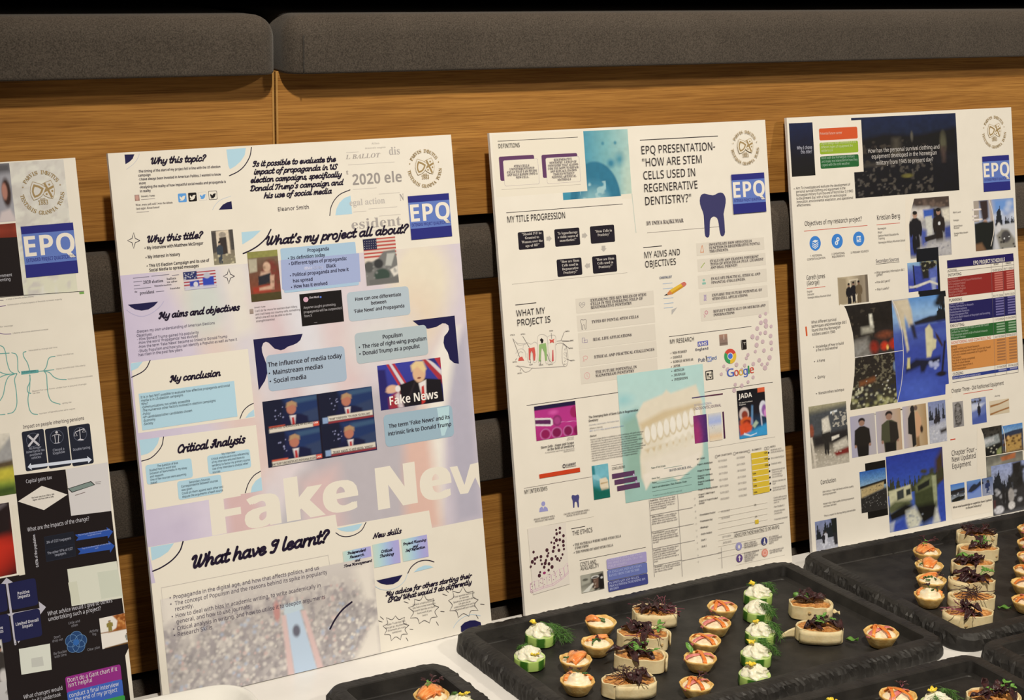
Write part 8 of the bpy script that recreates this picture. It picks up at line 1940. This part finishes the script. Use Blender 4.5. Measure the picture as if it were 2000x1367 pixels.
# ------------------------------------------------------------------ canapes
def rings_mesh(name, rings, cap0=True, cap1=True, smooth=True):
    n = len(rings[0]); vs = [p for r in rings for p in r]; fs = []
    for k in range(len(rings) - 1):
        for i in range(n): fs.append((k * n + i, k * n + (i + 1) % n, (k + 1) * n + (i + 1) % n, (k + 1) * n + i))
    if cap0: fs.append(tuple(range(n - 1, -1, -1)))
    if cap1: o = (len(rings) - 1) * n; fs.append(tuple(range(o, o + n)))
    bm = bmesh.new(); me = mesh(name, vs, fs); bm.from_mesh(me); bpy.data.meshes.remove(me)
    return bm_mesh(name, bm, smooth)
def slab_geo(fn, nu, nv, th):
    """thin sheet with real thickness; fn(u,v)->point or None outside the outline handled by shape itself"""
    top = [[Vector(fn(i / nu, j / nv)) for j in range(nv + 1)] for i in range(nu + 1)]
    vs = []; fs = []
    m = (nu + 1) * (nv + 1)
    nor = []
    for i in range(nu + 1):
        for j in range(nv + 1):
            a = top[min(i + 1, nu)][j] - top[max(i - 1, 0)][j]; b = top[i][min(j + 1, nv)] - top[i][max(j - 1, 0)]
            nn = a.cross(b); nn = nn.normalized() if nn.length > 1e-12 else Vector((0, 0, 1)); nor.append(nn)
    flat = [p for r in top for p in r]
    vs = [p + n_ * th / 2 for p, n_ in zip(flat, nor)] + [p - n_ * th / 2 for p, n_ in zip(flat, nor)]
    I = lambda i, j: i * (nv + 1) + j
    for i in range(nu):
        for j in range(nv):
            q = (I(i, j), I(i + 1, j), I(i + 1, j + 1), I(i, j + 1)); fs.append(q); fs.append(tuple(m + k for k in reversed(q)))
    edge = [I(i, 0) for i in range(nu)] + [I(nu, j) for j in range(nv)] + [I(i, nv) for i in range(nu, 0, -1)] + [I(0, j) for j in range(nv, 0, -1)]
    for k in range(len(edge)):
        a, b = edge[k], edge[(k + 1) % len(edge)]; fs.append((b, a, m + a, m + b))
    return vs, fs
def put_geo(name, geo, mat, parent, smooth=True):
    return put(name, mesh(name, geo[0], geo[1], smooth), mat, parent)
def leaf_geo(pos, ang, tilt, L, W, curl, th=.0004, ruffle=0, rng=None):
    ca, sa = math.cos(ang), math.sin(ang); ct, st = math.cos(tilt), math.sin(tilt)
    ph = rng.random() * 6 if rng is not None else 0
    def fn(u, v):
        w = W * math.sin(math.pi * min(max(u * .94 + .04, 0), 1)) ** .7 * (1 - .25 * u)
        x = L * u; y = w * (v - .5)
        z = curl * L * (u * u) * -1 + W * .5 * (abs(v - .5) ** 2) * 2 + ruffle * L * math.sin(9 * u + 6 * v + ph) * (.3 + abs(v - .5) * 1.6)
        X, Z = x * ct - z * st, x * st + z * ct
        return (pos[0] + X * ca - y * sa, pos[1] + X * sa + y * ca, pos[2] + Z)
    return slab_geo(fn, 7, 6, th)
def sprig(t, pos, rng, size=.012, mat='cress_leaf', stem='cress_leaf', n=4, name='cress_sprig'):
    """small shoot: curved stems each with a pair of leaves"""
    L = []; S = []
    for k in range(n):
        a = rng.random() * 6.28; h = size * (.5 + .6 * rng.random())
        p0 = Vector(pos); p1 = p0 + Vector((math.cos(a) * h * .4, math.sin(a) * h * .4, h * .35)); p2 = p0 + Vector((math.cos(a) * h, math.sin(a) * h, h * .45))
        S.append(tube('s', [p0 * (1 - q) ** 2 + p1 * 2 * q * (1 - q) + p2 * q * q for q in np.linspace(0, 1, 6)], .00035, 5))
        for da in (-.8, .7):
            L.append(leaf_geo(p2, a + da, .15 + .5 * rng.random(), size * (.45 + .25 * rng.random()), size * .34, .25, .0004, .05, rng))
    o = put_geo(name, merge(L), mat, t)
    put_geo('stem', merge(S), stem, o)
    return o
def dark_leaves(t, rng, z, rx, ry, n=7, name='purple_salad_leaf', sc=1.0):
    for k in range(n):
        a = rng.random() * 6.28; q = math.sqrt(rng.random()) * .8
        pos = (rx * q * math.cos(a), ry * q * math.sin(a), z + .001 + rng.random() * .004)
        put_geo(name, leaf_geo(pos, rng.random() * 6.28, .05 + .6 * rng.random(), (.013 + .012 * rng.random()) * sc, (.009 + .006 * rng.random()) * sc, .5, .0004, .13, rng), 'purple_leaf', t)
def curly_stems(t, rng, z, rx, ry, n=8, name='purple_stem', reach=1.0):
    G = []
    for k in range(n):
        a = rng.random() * 6.28; p = Vector((rx * .5 * (rng.random() - .5), ry * .5 * (rng.random() - .5), z + .003))
        pts = [p]
        for s in range(9):
            a += (rng.random() - .5) * 1.1
            p = p + Vector((math.cos(a), math.sin(a), .35 * (rng.random() - .42))) * .0036 * reach
            pts.append(p)
        pts = [Vector(q) for q in smooth_pts([tuple(v) for v in pts], 3)]
        G.append(tube('s', pts, .00045, 5))
    put_geo(name, merge(G), 'purple_stem' if name == 'purple_stem' else 'purple_leaf', t)
def pastry(t, rng, R0=.0187, H=.0150):
    n = 44; th = np.arange(n) / n * 2 * math.pi
    prof = [(.0108, 0, 0), (.0122, .0012, .1), (.0150, H * .45, .3), (R0 - .0008, H * .86, .8), (R0, H, 1), (R0 - .0006, H + .0007, 1), (R0 - .0018, H + .0002, .8), (R0 - .0032, H * .8, .5), (.0118, H * .42, .2), (.0100, H * .36, 0)]
    wr = wobble(rng, n, .0005, [2, 3, 5, 9, 14]); wz = wobble(rng, n, .0005, [2, 3, 5, 11])
    rings = [[((r + wr[i] * w) * math.cos(th[i]), (r + wr[i] * w) * math.sin(th[i]), z + wz[i] * w) for i in range(n)] for r, z, w in prof]
    put('pastry_shell', rings_mesh('pastry_shell', rings), 'baked_pastry', t)
def cream_dome(t, rng, R0, z0, h, swirl, mat='piped_cream', name='cream_filling', off=(0, 0)):
    nr, n = 16, 40; rings = []
    ph = rng.random() * 6
    for k in range(nr + 1):
        q = 1 - k / nr; r = R0 * max(q, .02)
        rings.append([(off[0] + r * math.cos(a), off[1] + r * math.sin(a), z0 + h * (1 - q ** 1.7) + swirl * math.sin(a + q * 15 + ph) * (.25 + q) * (1 if q < .97 else 0) + .0004 * math.sin(3 * a + ph)) for a in [2 * math.pi * i / n for i in range(n)]])
    rings.insert(0, [(off[0] + R0 * math.cos(2 * math.pi * i / n), off[1] + R0 * math.sin(2 * math.pi * i / n), z0 - .003) for i in range(n)])
    put(name, rings_mesh(name, rings), mat, t)
def salmon_slice(t, rng, ang, cx, cy, L, W, z, arch):
    ca, sa = math.cos(ang), math.sin(ang); ph = rng.random() * 6
    def fn(u, v):
        x = L * (u - .5); y = W * (v - .5) * (.55 + .45 * math.sin(math.pi * min(max(u, .05), .95)))
        zz = z + arch * (1 - (2 * u - 1) ** 2) + .0012 * math.sin(7 * v + 3 * u + ph) - .0025 * (2 * v - 1) ** 2
        return (cx + x * ca - y * sa, cy + x * sa + y * ca, zz)
    put_geo('salmon_slice', slab_geo(fn, 12, 8, .0014), 'smoked_salmon', t)
def chives(t, rng, n, z, spread=.009, cx=0, cy=0):
    for k in range(n):
        a = rng.random() * 3.14; p = Vector((cx + spread * (rng.random() - .5), cy + spread * (rng.random() - .5), z + .001 * rng.random()))
        d = Vector((math.cos(a), math.sin(a), .25 * (rng.random() - .5))) * (.0018 + .0012 * rng.random())
        put_geo('chive_piece', tube('c', [p - d, p, p + d], .0010, 8), 'chive_green', t)
def band(t, name, mat, ang, L, W, z0, arch, off, rng, th=.0007, droop=.003):
    ca, sa = math.cos(ang), math.sin(ang); ph = rng.random() * 6
    def fn(u, v):
        x = L * (u - .5); y = W * (v - .5) * (1 + .15 * math.sin(9 * u + ph)) + off
        zz = z0 + arch * (1 - (2 * u - 1) ** 2) - droop * max(0, abs(2 * u - 1) - .75) * 4 + .0004 * math.sin(11 * u + 5 * v + ph)
        return (x * ca - y * sa, x * sa + y * ca, zz)
    put_geo(name, slab_geo(fn, 14, 4, th), mat, t)
def salmon_tartlet(label, x, y, z, rot, seed, style, group, sc=1.0):
    rng = np.random.default_rng(seed)
    t = thing('salmon_tartlet', label, 'canape', (x, y, z), rot, group); t.scale = (sc, sc, sc)
    pastry(t, rng)
    if style == 'swirl':
        cream_dome(t, rng, .0150, .0120, .0105, .0012)
        salmon_slice(t, rng, 1.3, -.0085, .009, .022, .010, .0150, .002); salmon_slice(t, rng, -.2, .010, .008, .014, .009, .0150, .002)
        sprig(t, (.001, .002, .0215), rng, .008, 'purple_leaf', 'chive_green', 3, 'dark_cress_sprig'); chives(t, rng, 2, .0212, .007, .006, 0)
    elif style == 'flat':
        cream_dome(t, rng, .0153, .0125, .0050, .0005)
        salmon_slice(t, rng, 2.2, -.006, .006, .018, .010, .0165, .0045); chives(t, rng, 5, .0178, .011, .001, -.001)
    elif style == 'leafy':
        cream_dome(t, rng, .0153, .0125, .0050, .0007)
        salmon_slice(t, rng, .3, .003, .010, .028, .010, .0160, .002); chives(t, rng, 6, .0178, .011, -.004, -.003)
        sprig(t, (.007, .000, .0175), rng, .007, 'purple_leaf', 'purple_stem', 2, 'dark_cress_sprig')
    elif style == 'draped':
        cream_dome(t, rng, .0152, .0125, .0045, .0006)
        salmon_slice(t, rng, .5, .003, .0015, .031, .019, .0166, .0055); chives(t, rng, 4, .0172, .007, -.009, .003)
        sprig(t, (-.002, .010, .017), rng, .008, 'purple_leaf', 'purple_stem', 3, 'dark_cress_sprig')
    else:  # mound of salmon
        cream_dome(t, rng, .0153, .0125, .0065, .0006)
        salmon_slice(t, rng, .2, -.001, .001, .030, .020, .0175, .0060); salmon_slice(t, rng, 1.4, .002, .003, .026, .014, .0195, .0035)
        sprig(t, (.003, .006, .0245), rng, .010, 'purple_leaf', 'purple_stem', 4, 'dark_cress_sprig'); sprig(t, (-.004, .006, .024), rng, .007, 'cress_leaf', 'cress_leaf', 2)
    return t
def ham_tartlet(label, x, y, z, rot, seed, extra, group, sc=1.0):
    rng = np.random.default_rng(seed)
    t = thing('ham_tartlet', label, 'canape', (x, y, z), rot, group); t.scale = (sc, sc, sc)
    pastry(t, rng, .0188, .0146); cream_dome(t, rng, .0154, .0122, .0052, .0004)
    a = .2 + rng.random() * .5
    band(t, 'ham_strip', 'cooked_ham', a, .037 + .004 * rng.random(), .0050, .0152, .0036, .002 * (rng.random() - .5), rng)
    band(t, 'carrot_strip', 'carrot_strip', a + 1.35 + .4 * rng.random(), .033, .0042, .0166, .0040, .004 * (rng.random() - .5), rng)
    if 'two' in extra: band(t, 'carrot_strip', 'carrot_strip', a + .7, .030, .0038, .0164, .003, .007, rng)
    if 'cress' in extra: sprig(t, (.004, .001, .0222), rng, .008, 'purple_leaf', 'purple_stem', 3, 'dark_cress_sprig')
    if 'green' in extra: put_geo('basil_leaf', leaf_geo((-.010, .009, .016), 2.2, .9, .013, .008, .3, .0005, .05, rng), 'cress_leaf', t)
    return t
def cucumber_canape(label, x, y, z, rot, seed, garnish, group, sc=1.0):
    rng = np.random.default_rng(seed)
    t = thing('cucumber_canape', label, 'canape', (x, y, z), rot, group); t.scale = (sc, sc, sc)
    n = 60; Rr, H = .0180, .0120
    fac = [Rr * (1 + .012 * math.cos(7 * 2 * math.pi * i / n)) for i in range(n)]
    ring = lambda k, z_: [(fac[i] * k * math.cos(2 * math.pi * i / n), fac[i] * k * math.sin(2 * math.pi * i / n), z_) for i in range(n)]
    vs = ring(.985, 0) + ring(1, .0008) + ring(1, H - .0008) + ring(.985, H); fs = []
    for k in range(3):
        for i in range(n): fs.append((k * n + i, k * n + (i + 1) % n, (k + 1) * n + (i + 1) % n, (k + 1) * n + i))
    fs.append(tuple(range(n - 1, -1, -1))); fs.append(tuple(range(3 * n, 4 * n)))
    me = mesh('cucumber_slice', vs, fs)
    me.polygons.foreach_set('use_smooth', [len(p.vertices) == 4 for p in me.polygons])
    at = me.attributes.new('stripe', 'FLOAT', 'POINT'); ph = rng.random() * 6
    at.data.foreach_set('value', [.5 + .5 * math.sin(5 * 2 * math.pi * (i % n) / n + ph) for i in range(4 * n)])
    o = put('cucumber_slice', me, ['cucumber_peel', 'cucumber_flesh'], t)
    me.polygons[len(fs) - 1].material_index = 1; me.polygons[len(fs) - 2].material_index = 1
    # piped rosette
    rings = []; m = 48; ph = rng.random() * 6
    for k in range(27):
        q = k / 26; r = .0140 * (1 - q ** 1.9) * (1 + .06 * math.sin(q * 14)) + .0006
        rings.append([(r * (1 + .15 * math.cos(6 * a + q * 6 + ph) + .05 * math.cos(2 * a + 5 * q)) * math.cos(a) + .001 * q, r * (1 + .15 * math.cos(6 * a + q * 6 + ph) + .05 * math.cos(2 * a + 5 * q)) * math.sin(a), H - .0006 + .0128 * (q ** .85) + .0005 * math.sin(12 * a + 20 * q)) for a in [2 * math.pi * i / m for i in range(m)]])
    put('cream_rosette', rings_mesh('cream_rosette', rings), 'herb_cream', t)
    def dill(px, py, pz, ang, L, dens):
        G = []; p = Vector((px, py, pz)); d = Vector((math.cos(ang), math.sin(ang), .25)); pts = [p]
        for k in range(10):
            d = (d + Vector((.25 * (rng.random() - .5), .25 * (rng.random() - .5), -.17))).normalized(); p = p + d * L / 10
            if p.z < .002: p.z = .002
            pts.append(p)
        G.append(tube('d', pts, .00032, 5))
        for k in range(2, 11):
            for s in range(dens):
                b = pts[k]; dd = (d * .6 + Vector((rng.random() - .5, rng.random() - .5, .7 * (rng.random() - .45))) * 1.5).normalized()
                l = L * (.12 + .30 * rng.random()); e = b + dd * l
                if e.z < .001: e.z = .001
                mid = (b + e) / 2 + Vector((0, 0, l * .12)); G.append(tube('d', [b, mid, e], .00018, 3))
        put_geo('dill_sprig', merge(G), 'dill_green', t)
    for g in garnish:
        if g[0] == 'dill': dill(g[1], g[2], min(g[3], .0240), g[4], g[5] * 1.2, int(g[6] * 1.7))
        elif g[0] == 'yellow':
            for k in range(3): put_geo('yellow_petal', leaf_geo((g[1] + .002 * (rng.random() - .5), g[2] + .002 * (rng.random() - .5), min(g[3], .0228)), rng.random() * 6.28, .5 + .4 * rng.random(), .007, .0055, .2, .0007, .12, rng), 'lemon_yellow', t)
    return t
def wrap_canape(label, x, y, z, rot, seed, a, b, garnish, group):
    """slice of a rolled tortilla, cut face up"""
    rng = np.random.default_rng(seed)
    t = thing('wrap_canape', label, 'canape', (x, y, z), rot, group)
    n = 72; H = .0165
    wr = wobble(rng, n, .0013, [2, 2, 3]) + wobble(rng, n, .0005, [5, 7, 11]); wz = wobble(rng, n, .0006, [1, 2, 3, 6, 10])
    def out(k, z_, w=1):
        P = []
        for i in range(n):
            an = 2 * math.pi * i / n; c, s = math.cos(an), math.sin(an)
            r = 1 / ((abs(c) ** 2.5 + abs(s) ** 2.5) ** (1 / 2.5))
            P.append(((a * r + wr[i] - k) * c, (b * r + wr[i] - k) * s, z_ + wz[i] * w))
        return P
    rings = [out(.0006, 0, 0), out(.0001, .0003, 0), out(0, .0012, 0), out(.0003, H * .5, .5), out(.0001, H - .0008), out(.0001, H - .0002), out(.0003, H), out(.0016, H), out(.0018, H - .0002), out(.0019, H - .001), out(.0021, H - .006)]
    put('tortilla', rings_mesh('tortilla', rings, True, True), 'flour_tortilla', t)
    # overlapping free edge of the roll
    i0 = int(rng.random() * n)
    def flap(u, v):
        i = (i0 + int(u * 20)) % n; an = 2 * math.pi * (i0 + u * 20) / n; c, s = math.cos(an), math.sin(an)
        r = 1 / ((abs(c) ** 2.5 + abs(s) ** 2.5) ** (1 / 2.5)); k = .0013 + .0012 * (1 - u) ** 2
        return ((a * r + k) * c, (b * r + k) * s, .0006 + (H - .0004) * v)
    put_geo('tortilla_edge', slab_geo(flap, 14, 3, .0015), 'flour_tortilla', t)
    # minced filling with lumpy top
    m = 14; rr = []
    base = out(.0021, 0, 0)
    for k in range(m + 1):
        q = 1 - k / m; q = max(q, .03)
        rr.append([(px * q, py * q, H - .0022 + .0011 * (rng.random() - .3) + .001 * (1 - q)) for px, py, _ in base])
    put('filling', rings_mesh('filling', rr, False, True, False), 'spiced_filling', t)
    for k in range(1):
        an = -1.57 + (rng.random() - .5) * 1.8; c, s = math.cos(an), math.sin(an); r = 1 / ((abs(c) ** 2.5 + abs(s) ** 2.5) ** (1 / 2.5))
        cz = .004 + rng.random() * .008; q = .0018 + .0012 * rng.random()
        def spot(u, v):
            aa = an + (u - .5) * q / a * 2; c2, s2 = math.cos(aa), math.sin(aa); r2_ = 1 / ((abs(c2) ** 2.5 + abs(s2) ** 2.5) ** (1 / 2.5))
            return ((a * r2_ + .0007) * c2, (b * r2_ + .0007) * s2, cz + (v - .5) * q * (1.2 + .5 * math.sin(5 * u)) * math.sin(math.pi * (.1 + .8 * u)))
        put_geo('toasted_spot', slab_geo(spot, 8, 4, .0005), 'toasted_spot', t)
    if 'dark' in garnish: dark_leaves(t, rng, H, a * .75, b * .75, 9)
    if 'few' in garnish: dark_leaves(t, rng, H, a * .5, b * .5, 5)
    if 'stems' in garnish: curly_stems(t, rng, H, a, b, 12)
    if 'hay' in garnish: curly_stems(t, rng, H + .001, a * .9, b * .9, 26, 'crisp_onion_strands', .8)
    if 'green' in garnish: sprig(t, (a * .25, 0, H + .003), rng, .013, 'cress_leaf', 'cress_leaf', 4)
    if 'rocket' in garnish: put_geo('rocket_leaf', leaf_geo((0.0, .002, H + .004), 2.6, .12, .022, .014, .2, .0005, .08, rng), 'cress_leaf', t)
    if 'side' in garnish: put_geo('rocket_leaf', leaf_geo((a + .002, -.004, .002), -.5, .05, .016, .008, -.1, .0005, .1, rng), 'cress_leaf', t)
    if 'flap' in garnish:
        def fl(u, v):
            return (-a - .001 - .018 * u, -.006 * u * u - .002, .0015 + (H - .004) * v * (1 - .75 * u) + .003 * u * (1 - u))
        put_geo('loose_tortilla_strip', slab_geo(fl, 10, 4, .0014), 'flour_tortilla', t)
    if 'shred' in garnish:
        put_geo('cabbage_shred', leaf_geo((a + .0015, .004, .003), -.9, .35, .014, .007, .2, .0006, .12, rng), 'flour_tortilla', t)
    return t

# ------------------------------------------------------------------ trays and what stands on them
slate_tray('large black slate tray of canapes, centre, in front of the dental board', 0.1490, 0.6150, -0.3030, -0.0415, R(0.9), 1)
slate_tray('black slate tray of canapes, rear right, in front of the snowy military board', 0.6760, 1.1460, -0.3060, -0.0345, R(-1.0), 2)
slate_tray('smallest black slate tray, bottom centre, in front of the propaganda board', -0.0465, 0.0630, -0.3720, -0.1130, R(1.0), 3)
slate_tray('black slate tray at the bottom edge, between the central tray and the viewer', 0.1500, 0.6145, -0.6300, -0.3663, R(-1.2), 4)
slate_tray('empty-looking black slate tray at the bottom right corner, below the rear right tray', 0.6735, 1.1400, -0.6300, -0.3640, R(-2.0), 5)
cucumber_canape('cucumber round with trailing dill, farther of the left pair on the central tray', 0.2164, -0.0806, 0.7488, 0.30, 11, (('dill', 0.004, 0.004, 0.026, -1.2, 0.026, 9), ('dill', 0.008, 0, 0.02, -0.7, 0.032, 10), ('dill', 0.01, -0.006, 0.014, -0.9, 0.022, 8), ('yellow', -0.004, 0.006, 0.026)), 'cucumber rounds on the slate trays', 1.00)
cucumber_canape('cucumber round with yellow petal, nearer of the left pair on the central tray', 0.1725, -0.1311, 0.7488, 1.30, 12, (('dill', 0.008, 0.006, 0.02, -0.5, 0.024, 10), ('dill', 0.002, 0.006, 0.026, 0.6, 0.009, 7), ('yellow', -0.009, -0.003, 0.016)), 'cucumber rounds on the slate trays', 1.00)
salmon_tartlet("salmon tartlet with upright salmon tip, farthest in the central tray's salmon row", 0.2940, -0.0906, 0.7488, 0.10, 21, 'flat', 'salmon tartlets on the slate trays', 1.02)
salmon_tartlet("salmon tartlet scattered with chives, second farthest in the central tray's salmon row", 0.2581, -0.1393, 0.7488, -0.30, 22, 'leafy', 'salmon tartlets on the slate trays', 1.00)
salmon_tartlet("tartlet under a broad salmon drape, second nearest in the central tray's salmon row", 0.2113, -0.1677, 0.7488, 0.10, 23, 'draped', 'salmon tartlets on the slate trays', 1.00)
salmon_tartlet("tartlet with tall swirled cream, nearest in the central tray's salmon row", 0.1843, -0.2157, 0.7488, -0.50, 24, 'swirl', 'salmon tartlets on the slate trays', 1.02)
wrap_canape('tortilla wrap slice under purple strands, farthest of the left four', 0.3712, -0.0917, 0.7488, -0.52, 31, 0.0282, 0.0190, ('stems', 'few', 'hay'), 'tortilla wrap slices on the slate trays')
wrap_canape('tortilla wrap slice with exposed orange filling, second farthest of the left four', 0.3200, -0.1434, 0.7488, -0.59, 32, 0.0292, 0.0185, ('few', 'green', 'stems'), 'tortilla wrap slices on the slate trays')
wrap_canape('tortilla wrap slice with dark salad and green leaves, second nearest of the left four', 0.2823, -0.1922, 0.7488, -0.63, 33, 0.0292, 0.0180, ('dark', 'green', 'rocket'), 'tortilla wrap slices on the slate trays')
wrap_canape('tortilla wrap slice with crisp dark strands, nearest of the left four', 0.2348, -0.2409, 0.7488, -0.45, 34, 0.0292, 0.0190, ('hay', 'few'), 'tortilla wrap slices on the slate trays')
ham_tartlet('ham tartlet with crumpled strips, farthest of five in the middle tray row', 0.4532, -0.1180, 0.7488, -0.20, 41, ('two',), 'ham and carrot tartlets on the slate trays', 1.00)
ham_tartlet('ham tartlet with dark cress, second farthest of five in the middle tray row', 0.4151, -0.1551, 0.7488, -0.50, 42, ('cress',), 'ham and carrot tartlets on the slate trays', 1.04)
ham_tartlet('ham tartlet with long crossed strips, third of five in the middle tray row', 0.3747, -0.1901, 0.7488, -0.40, 43, (), 'ham and carrot tartlets on the slate trays', 1.00)
ham_tartlet('ham tartlet with a green leaf, second nearest of five in the middle tray row', 0.3398, -0.2284, 0.7488, -0.60, 44, ('green',), 'ham and carrot tartlets on the slate trays', 1.00)
ham_tartlet('ham tartlet with black cress leaves, nearest of five in the middle tray row', 0.2958, -0.2828, 0.7488, -0.10, 45, ('cress', 'two'), 'ham and carrot tartlets on the slate trays', 1.00)
cucumber_canape('cucumber round with upright dill, farthest of five on the central tray', 0.5224, -0.0992, 0.7488, 0.20, 51, (('dill', 0.0, 0.004, 0.028, 1.4, 0.012, 7), ('dill', 0.006, 0.0, 0.024, -0.3, 0.02, 10), ('yellow', -0.004, 0.005, 0.026)), 'cucumber rounds on the slate trays', 1.00)
cucumber_canape('cucumber round with dill on its left, second farthest of five on the central tray', 0.4907, -0.1403, 0.7488, 0.90, 52, (('dill', -0.006, 0.0, 0.024, -2.2, 0.018, 10), ('dill', -0.004, -0.004, 0.022, -1.8, 0.018, 9)), 'cucumber rounds on the slate trays', 1.00)
cucumber_canape('cucumber round with fine hanging dill, third of five on the central tray', 0.4506, -0.1966, 0.7488, 0.10, 53, (('dill', 0.006, 0.002, 0.024, -0.7, 0.022, 9), ('dill', 0.002, -0.006, 0.024, -1.2999999999999998, 0.02, 9), ('yellow', -0.006, 0.004, 0.025)), 'cucumber rounds on the slate trays', 1.00)
cucumber_canape('cucumber round with yellow petals and dill arch, second nearest of five on the central tray', 0.4082, -0.2437, 0.7488, 0.50, 54, (('dill', 0.006, 0.002, 0.024, -0.3, 0.022, 9), ('dill', 0.002, -0.006, 0.024, -0.8999999999999999, 0.02, 9), ('yellow', -0.002, 0.007, 0.027)), 'cucumber rounds on the slate trays', 1.00)
cucumber_canape('cucumber round with bright yellow petals, nearest of five on the central tray', 0.3725, -0.2873, 0.7488, 0.80, 55, (('yellow', -0.006, 0.004, 0.025), ('yellow', -0.003, 0.005, 0.027), ('dill', 0.012, 0.006, 0.012, 0.2, 0.016, 3)), 'cucumber rounds on the slate trays', 1.00)
wrap_canape("tortilla wrap slice with green rocket leaf, farther of two at the central tray's right", 0.5544, -0.1611, 0.7488, -0.52, 61, 0.0258, 0.0180, ('few', 'rocket', 'shred'), 'tortilla wrap slices on the slate trays')
wrap_canape("tortilla wrap slice with loose flap, nearer of two at the central tray's right", 0.5187, -0.2226, 0.7488, -0.56, 62, 0.0285, 0.0185, ('dark', 'green', 'flap', 'side'), 'tortilla wrap slices on the slate trays')
ham_tartlet('lone ham tartlet in the near right corner of the central tray', 0.5719, -0.2707, 0.7488, -0.30, 46, ('two',), 'ham and carrot tartlets on the slate trays', 1.12)
salmon_tartlet("tartlet heaped with salmon, farthest in the rear right tray's salmon row", 0.8151, -0.0877, 0.7488, 0.00, 71, 'mound', 'salmon tartlets on the slate trays', 1.00)
salmon_tartlet("tartlet with salmon and dark leaf, second farthest in the rear right tray's salmon row", 0.7816, -0.1278, 0.7488, 0.20, 72, 'draped', 'salmon tartlets on the slate trays', 1.00)
salmon_tartlet("tartlet with cream swirl and chives, second nearest in the rear right tray's salmon row", 0.7467, -0.1688, 0.7488, -0.20, 73, 'leafy', 'salmon tartlets on the slate trays', 1.02)
salmon_tartlet("tartlet with cream swirl and dark cress, nearest in the rear right tray's salmon row", 0.7088, -0.2055, 0.7488, -0.60, 74, 'swirl', 'salmon tartlets on the slate trays', 1.02)
wrap_canape('tortilla wrap slice with a dark curl, farthest of six on the rear tray', 0.9271, -0.0682, 0.7488, -0.51, 80, 0.0270, 0.0150, ('hay', 'few'), 'tortilla wrap slices on the slate trays')
wrap_canape('tortilla wrap slice with mixed green leaves, second farthest of six on the rear tray', 0.8849, -0.1119, 0.7488, -0.47, 81, 0.0270, 0.0150, ('few', 'green'), 'tortilla wrap slices on the slate trays')
wrap_canape('tortilla wrap slice with arched green leaf, third of six on the rear tray', 0.8386, -0.1494, 0.7488, -0.44, 82, 0.0268, 0.0150, ('dark', 'rocket'), 'tortilla wrap slices on the slate trays')
wrap_canape('tortilla wrap slice with purple salad and cress, third nearest of six on the rear tray', 0.7940, -0.1939, 0.7488, -0.51, 83, 0.0280, 0.0150, ('dark', 'green'), 'tortilla wrap slices on the slate trays')
wrap_canape('tortilla wrap slice with a flat dark strip, second nearest of six on the rear tray', 0.7535, -0.2360, 0.7488, -0.47, 84, 0.0290, 0.0150, ('hay', 'side'), 'tortilla wrap slices on the slate trays')
wrap_canape('tortilla wrap slice with thin purple leaves, nearest of six on the rear tray', 0.7108, -0.2730, 0.7488, -0.44, 85, 0.0300, 0.0150, ('few', 'stems'), 'tortilla wrap slices on the slate trays')
ham_tartlet('ham tartlet cut by the right frame edge, farthest in its row of six', 1.0108, -0.0863, 0.7488, -0.30, 91, (), 'ham and carrot tartlets on the slate trays', 1.00)
ham_tartlet('ham tartlet cut by the right frame edge, second in its row of six', 0.9670, -0.1281, 0.7488, -0.10, 92, ('two',), 'ham and carrot tartlets on the slate trays', 1.00)
ham_tartlet('ham tartlet cut by the right frame edge, third in its row of six', 0.9282, -0.1652, 0.7488, 0.10, 93, (), 'ham and carrot tartlets on the slate trays', 1.00)
ham_tartlet('ham tartlet cut by the right frame edge, fourth in its row of six', 0.8867, -0.1986, 0.7488, 0.30, 94, ('two',), 'ham and carrot tartlets on the slate trays', 1.00)
ham_tartlet('ham tartlet cut by the right frame edge, fifth in its row of six', 0.8494, -0.2318, 0.7488, 0.50, 95, (), 'ham and carrot tartlets on the slate trays', 1.00)
ham_tartlet('ham tartlet cut by the right frame edge, nearest in its row of six', 0.8064, -0.2749, 0.7488, 0.70, 96, ('two',), 'ham and carrot tartlets on the slate trays', 1.00)
salmon_tartlet('tartlet domed with salmon on the smallest tray in front of the propaganda board', 0.0247, -0.1767, 0.7488, 0.20, 101, 'mound', 'salmon tartlets on the slate trays', 1.06)
cucumber_canape('cucumber round on the smallest tray, right of a salmon tartlet', 0.0445, -0.2049, 0.7488, 0.20, 102, (('dill', -0.002, 0.004, 0.026, 1.6, 0.01, 8), ('yellow', 0.003, -0.002, 0.027)), 'cucumber rounds on the slate trays', 1.00)
ham_tartlet('ham tartlet on the bottom right tray, left of a dill-topped cucumber', 0.4733, -0.4086, 0.7488, -0.20, 103, ('two', 'cress'), 'ham and carrot tartlets on the slate trays', 1.08)
cucumber_canape('cucumber round with arched dill on the bottom right tray', 0.5045, -0.4364, 0.7488, 0.40, 104, (('dill', -0.006, 0.002, 0.027, -2.4, 0.022, 10), ('dill', 0.006, 0.002, 0.027, -0.6, 0.024, 10), ('yellow', -0.002, 0.006, 0.028)), 'cucumber rounds on the slate trays', 1.00)
wrap_canape('tortilla wrap slice with dark salad on the bottom right tray', 0.5645, -0.4567, 0.7488, -0.49, 105, 0.0285, 0.0190, ('dark', 'green'), 'tortilla wrap slices on the slate trays')
cucumber_canape('cucumber round whose tip just shows at the bottom edge, near the central tray', 0.3847, -0.4022, 0.7488, 0.20, 106, (('dill', -0.002, 0.004, 0.027, 0.6, 0.01, 8), ('yellow', 0.002, 0, 0.027)), 'cucumber rounds on the slate trays', 1.00)
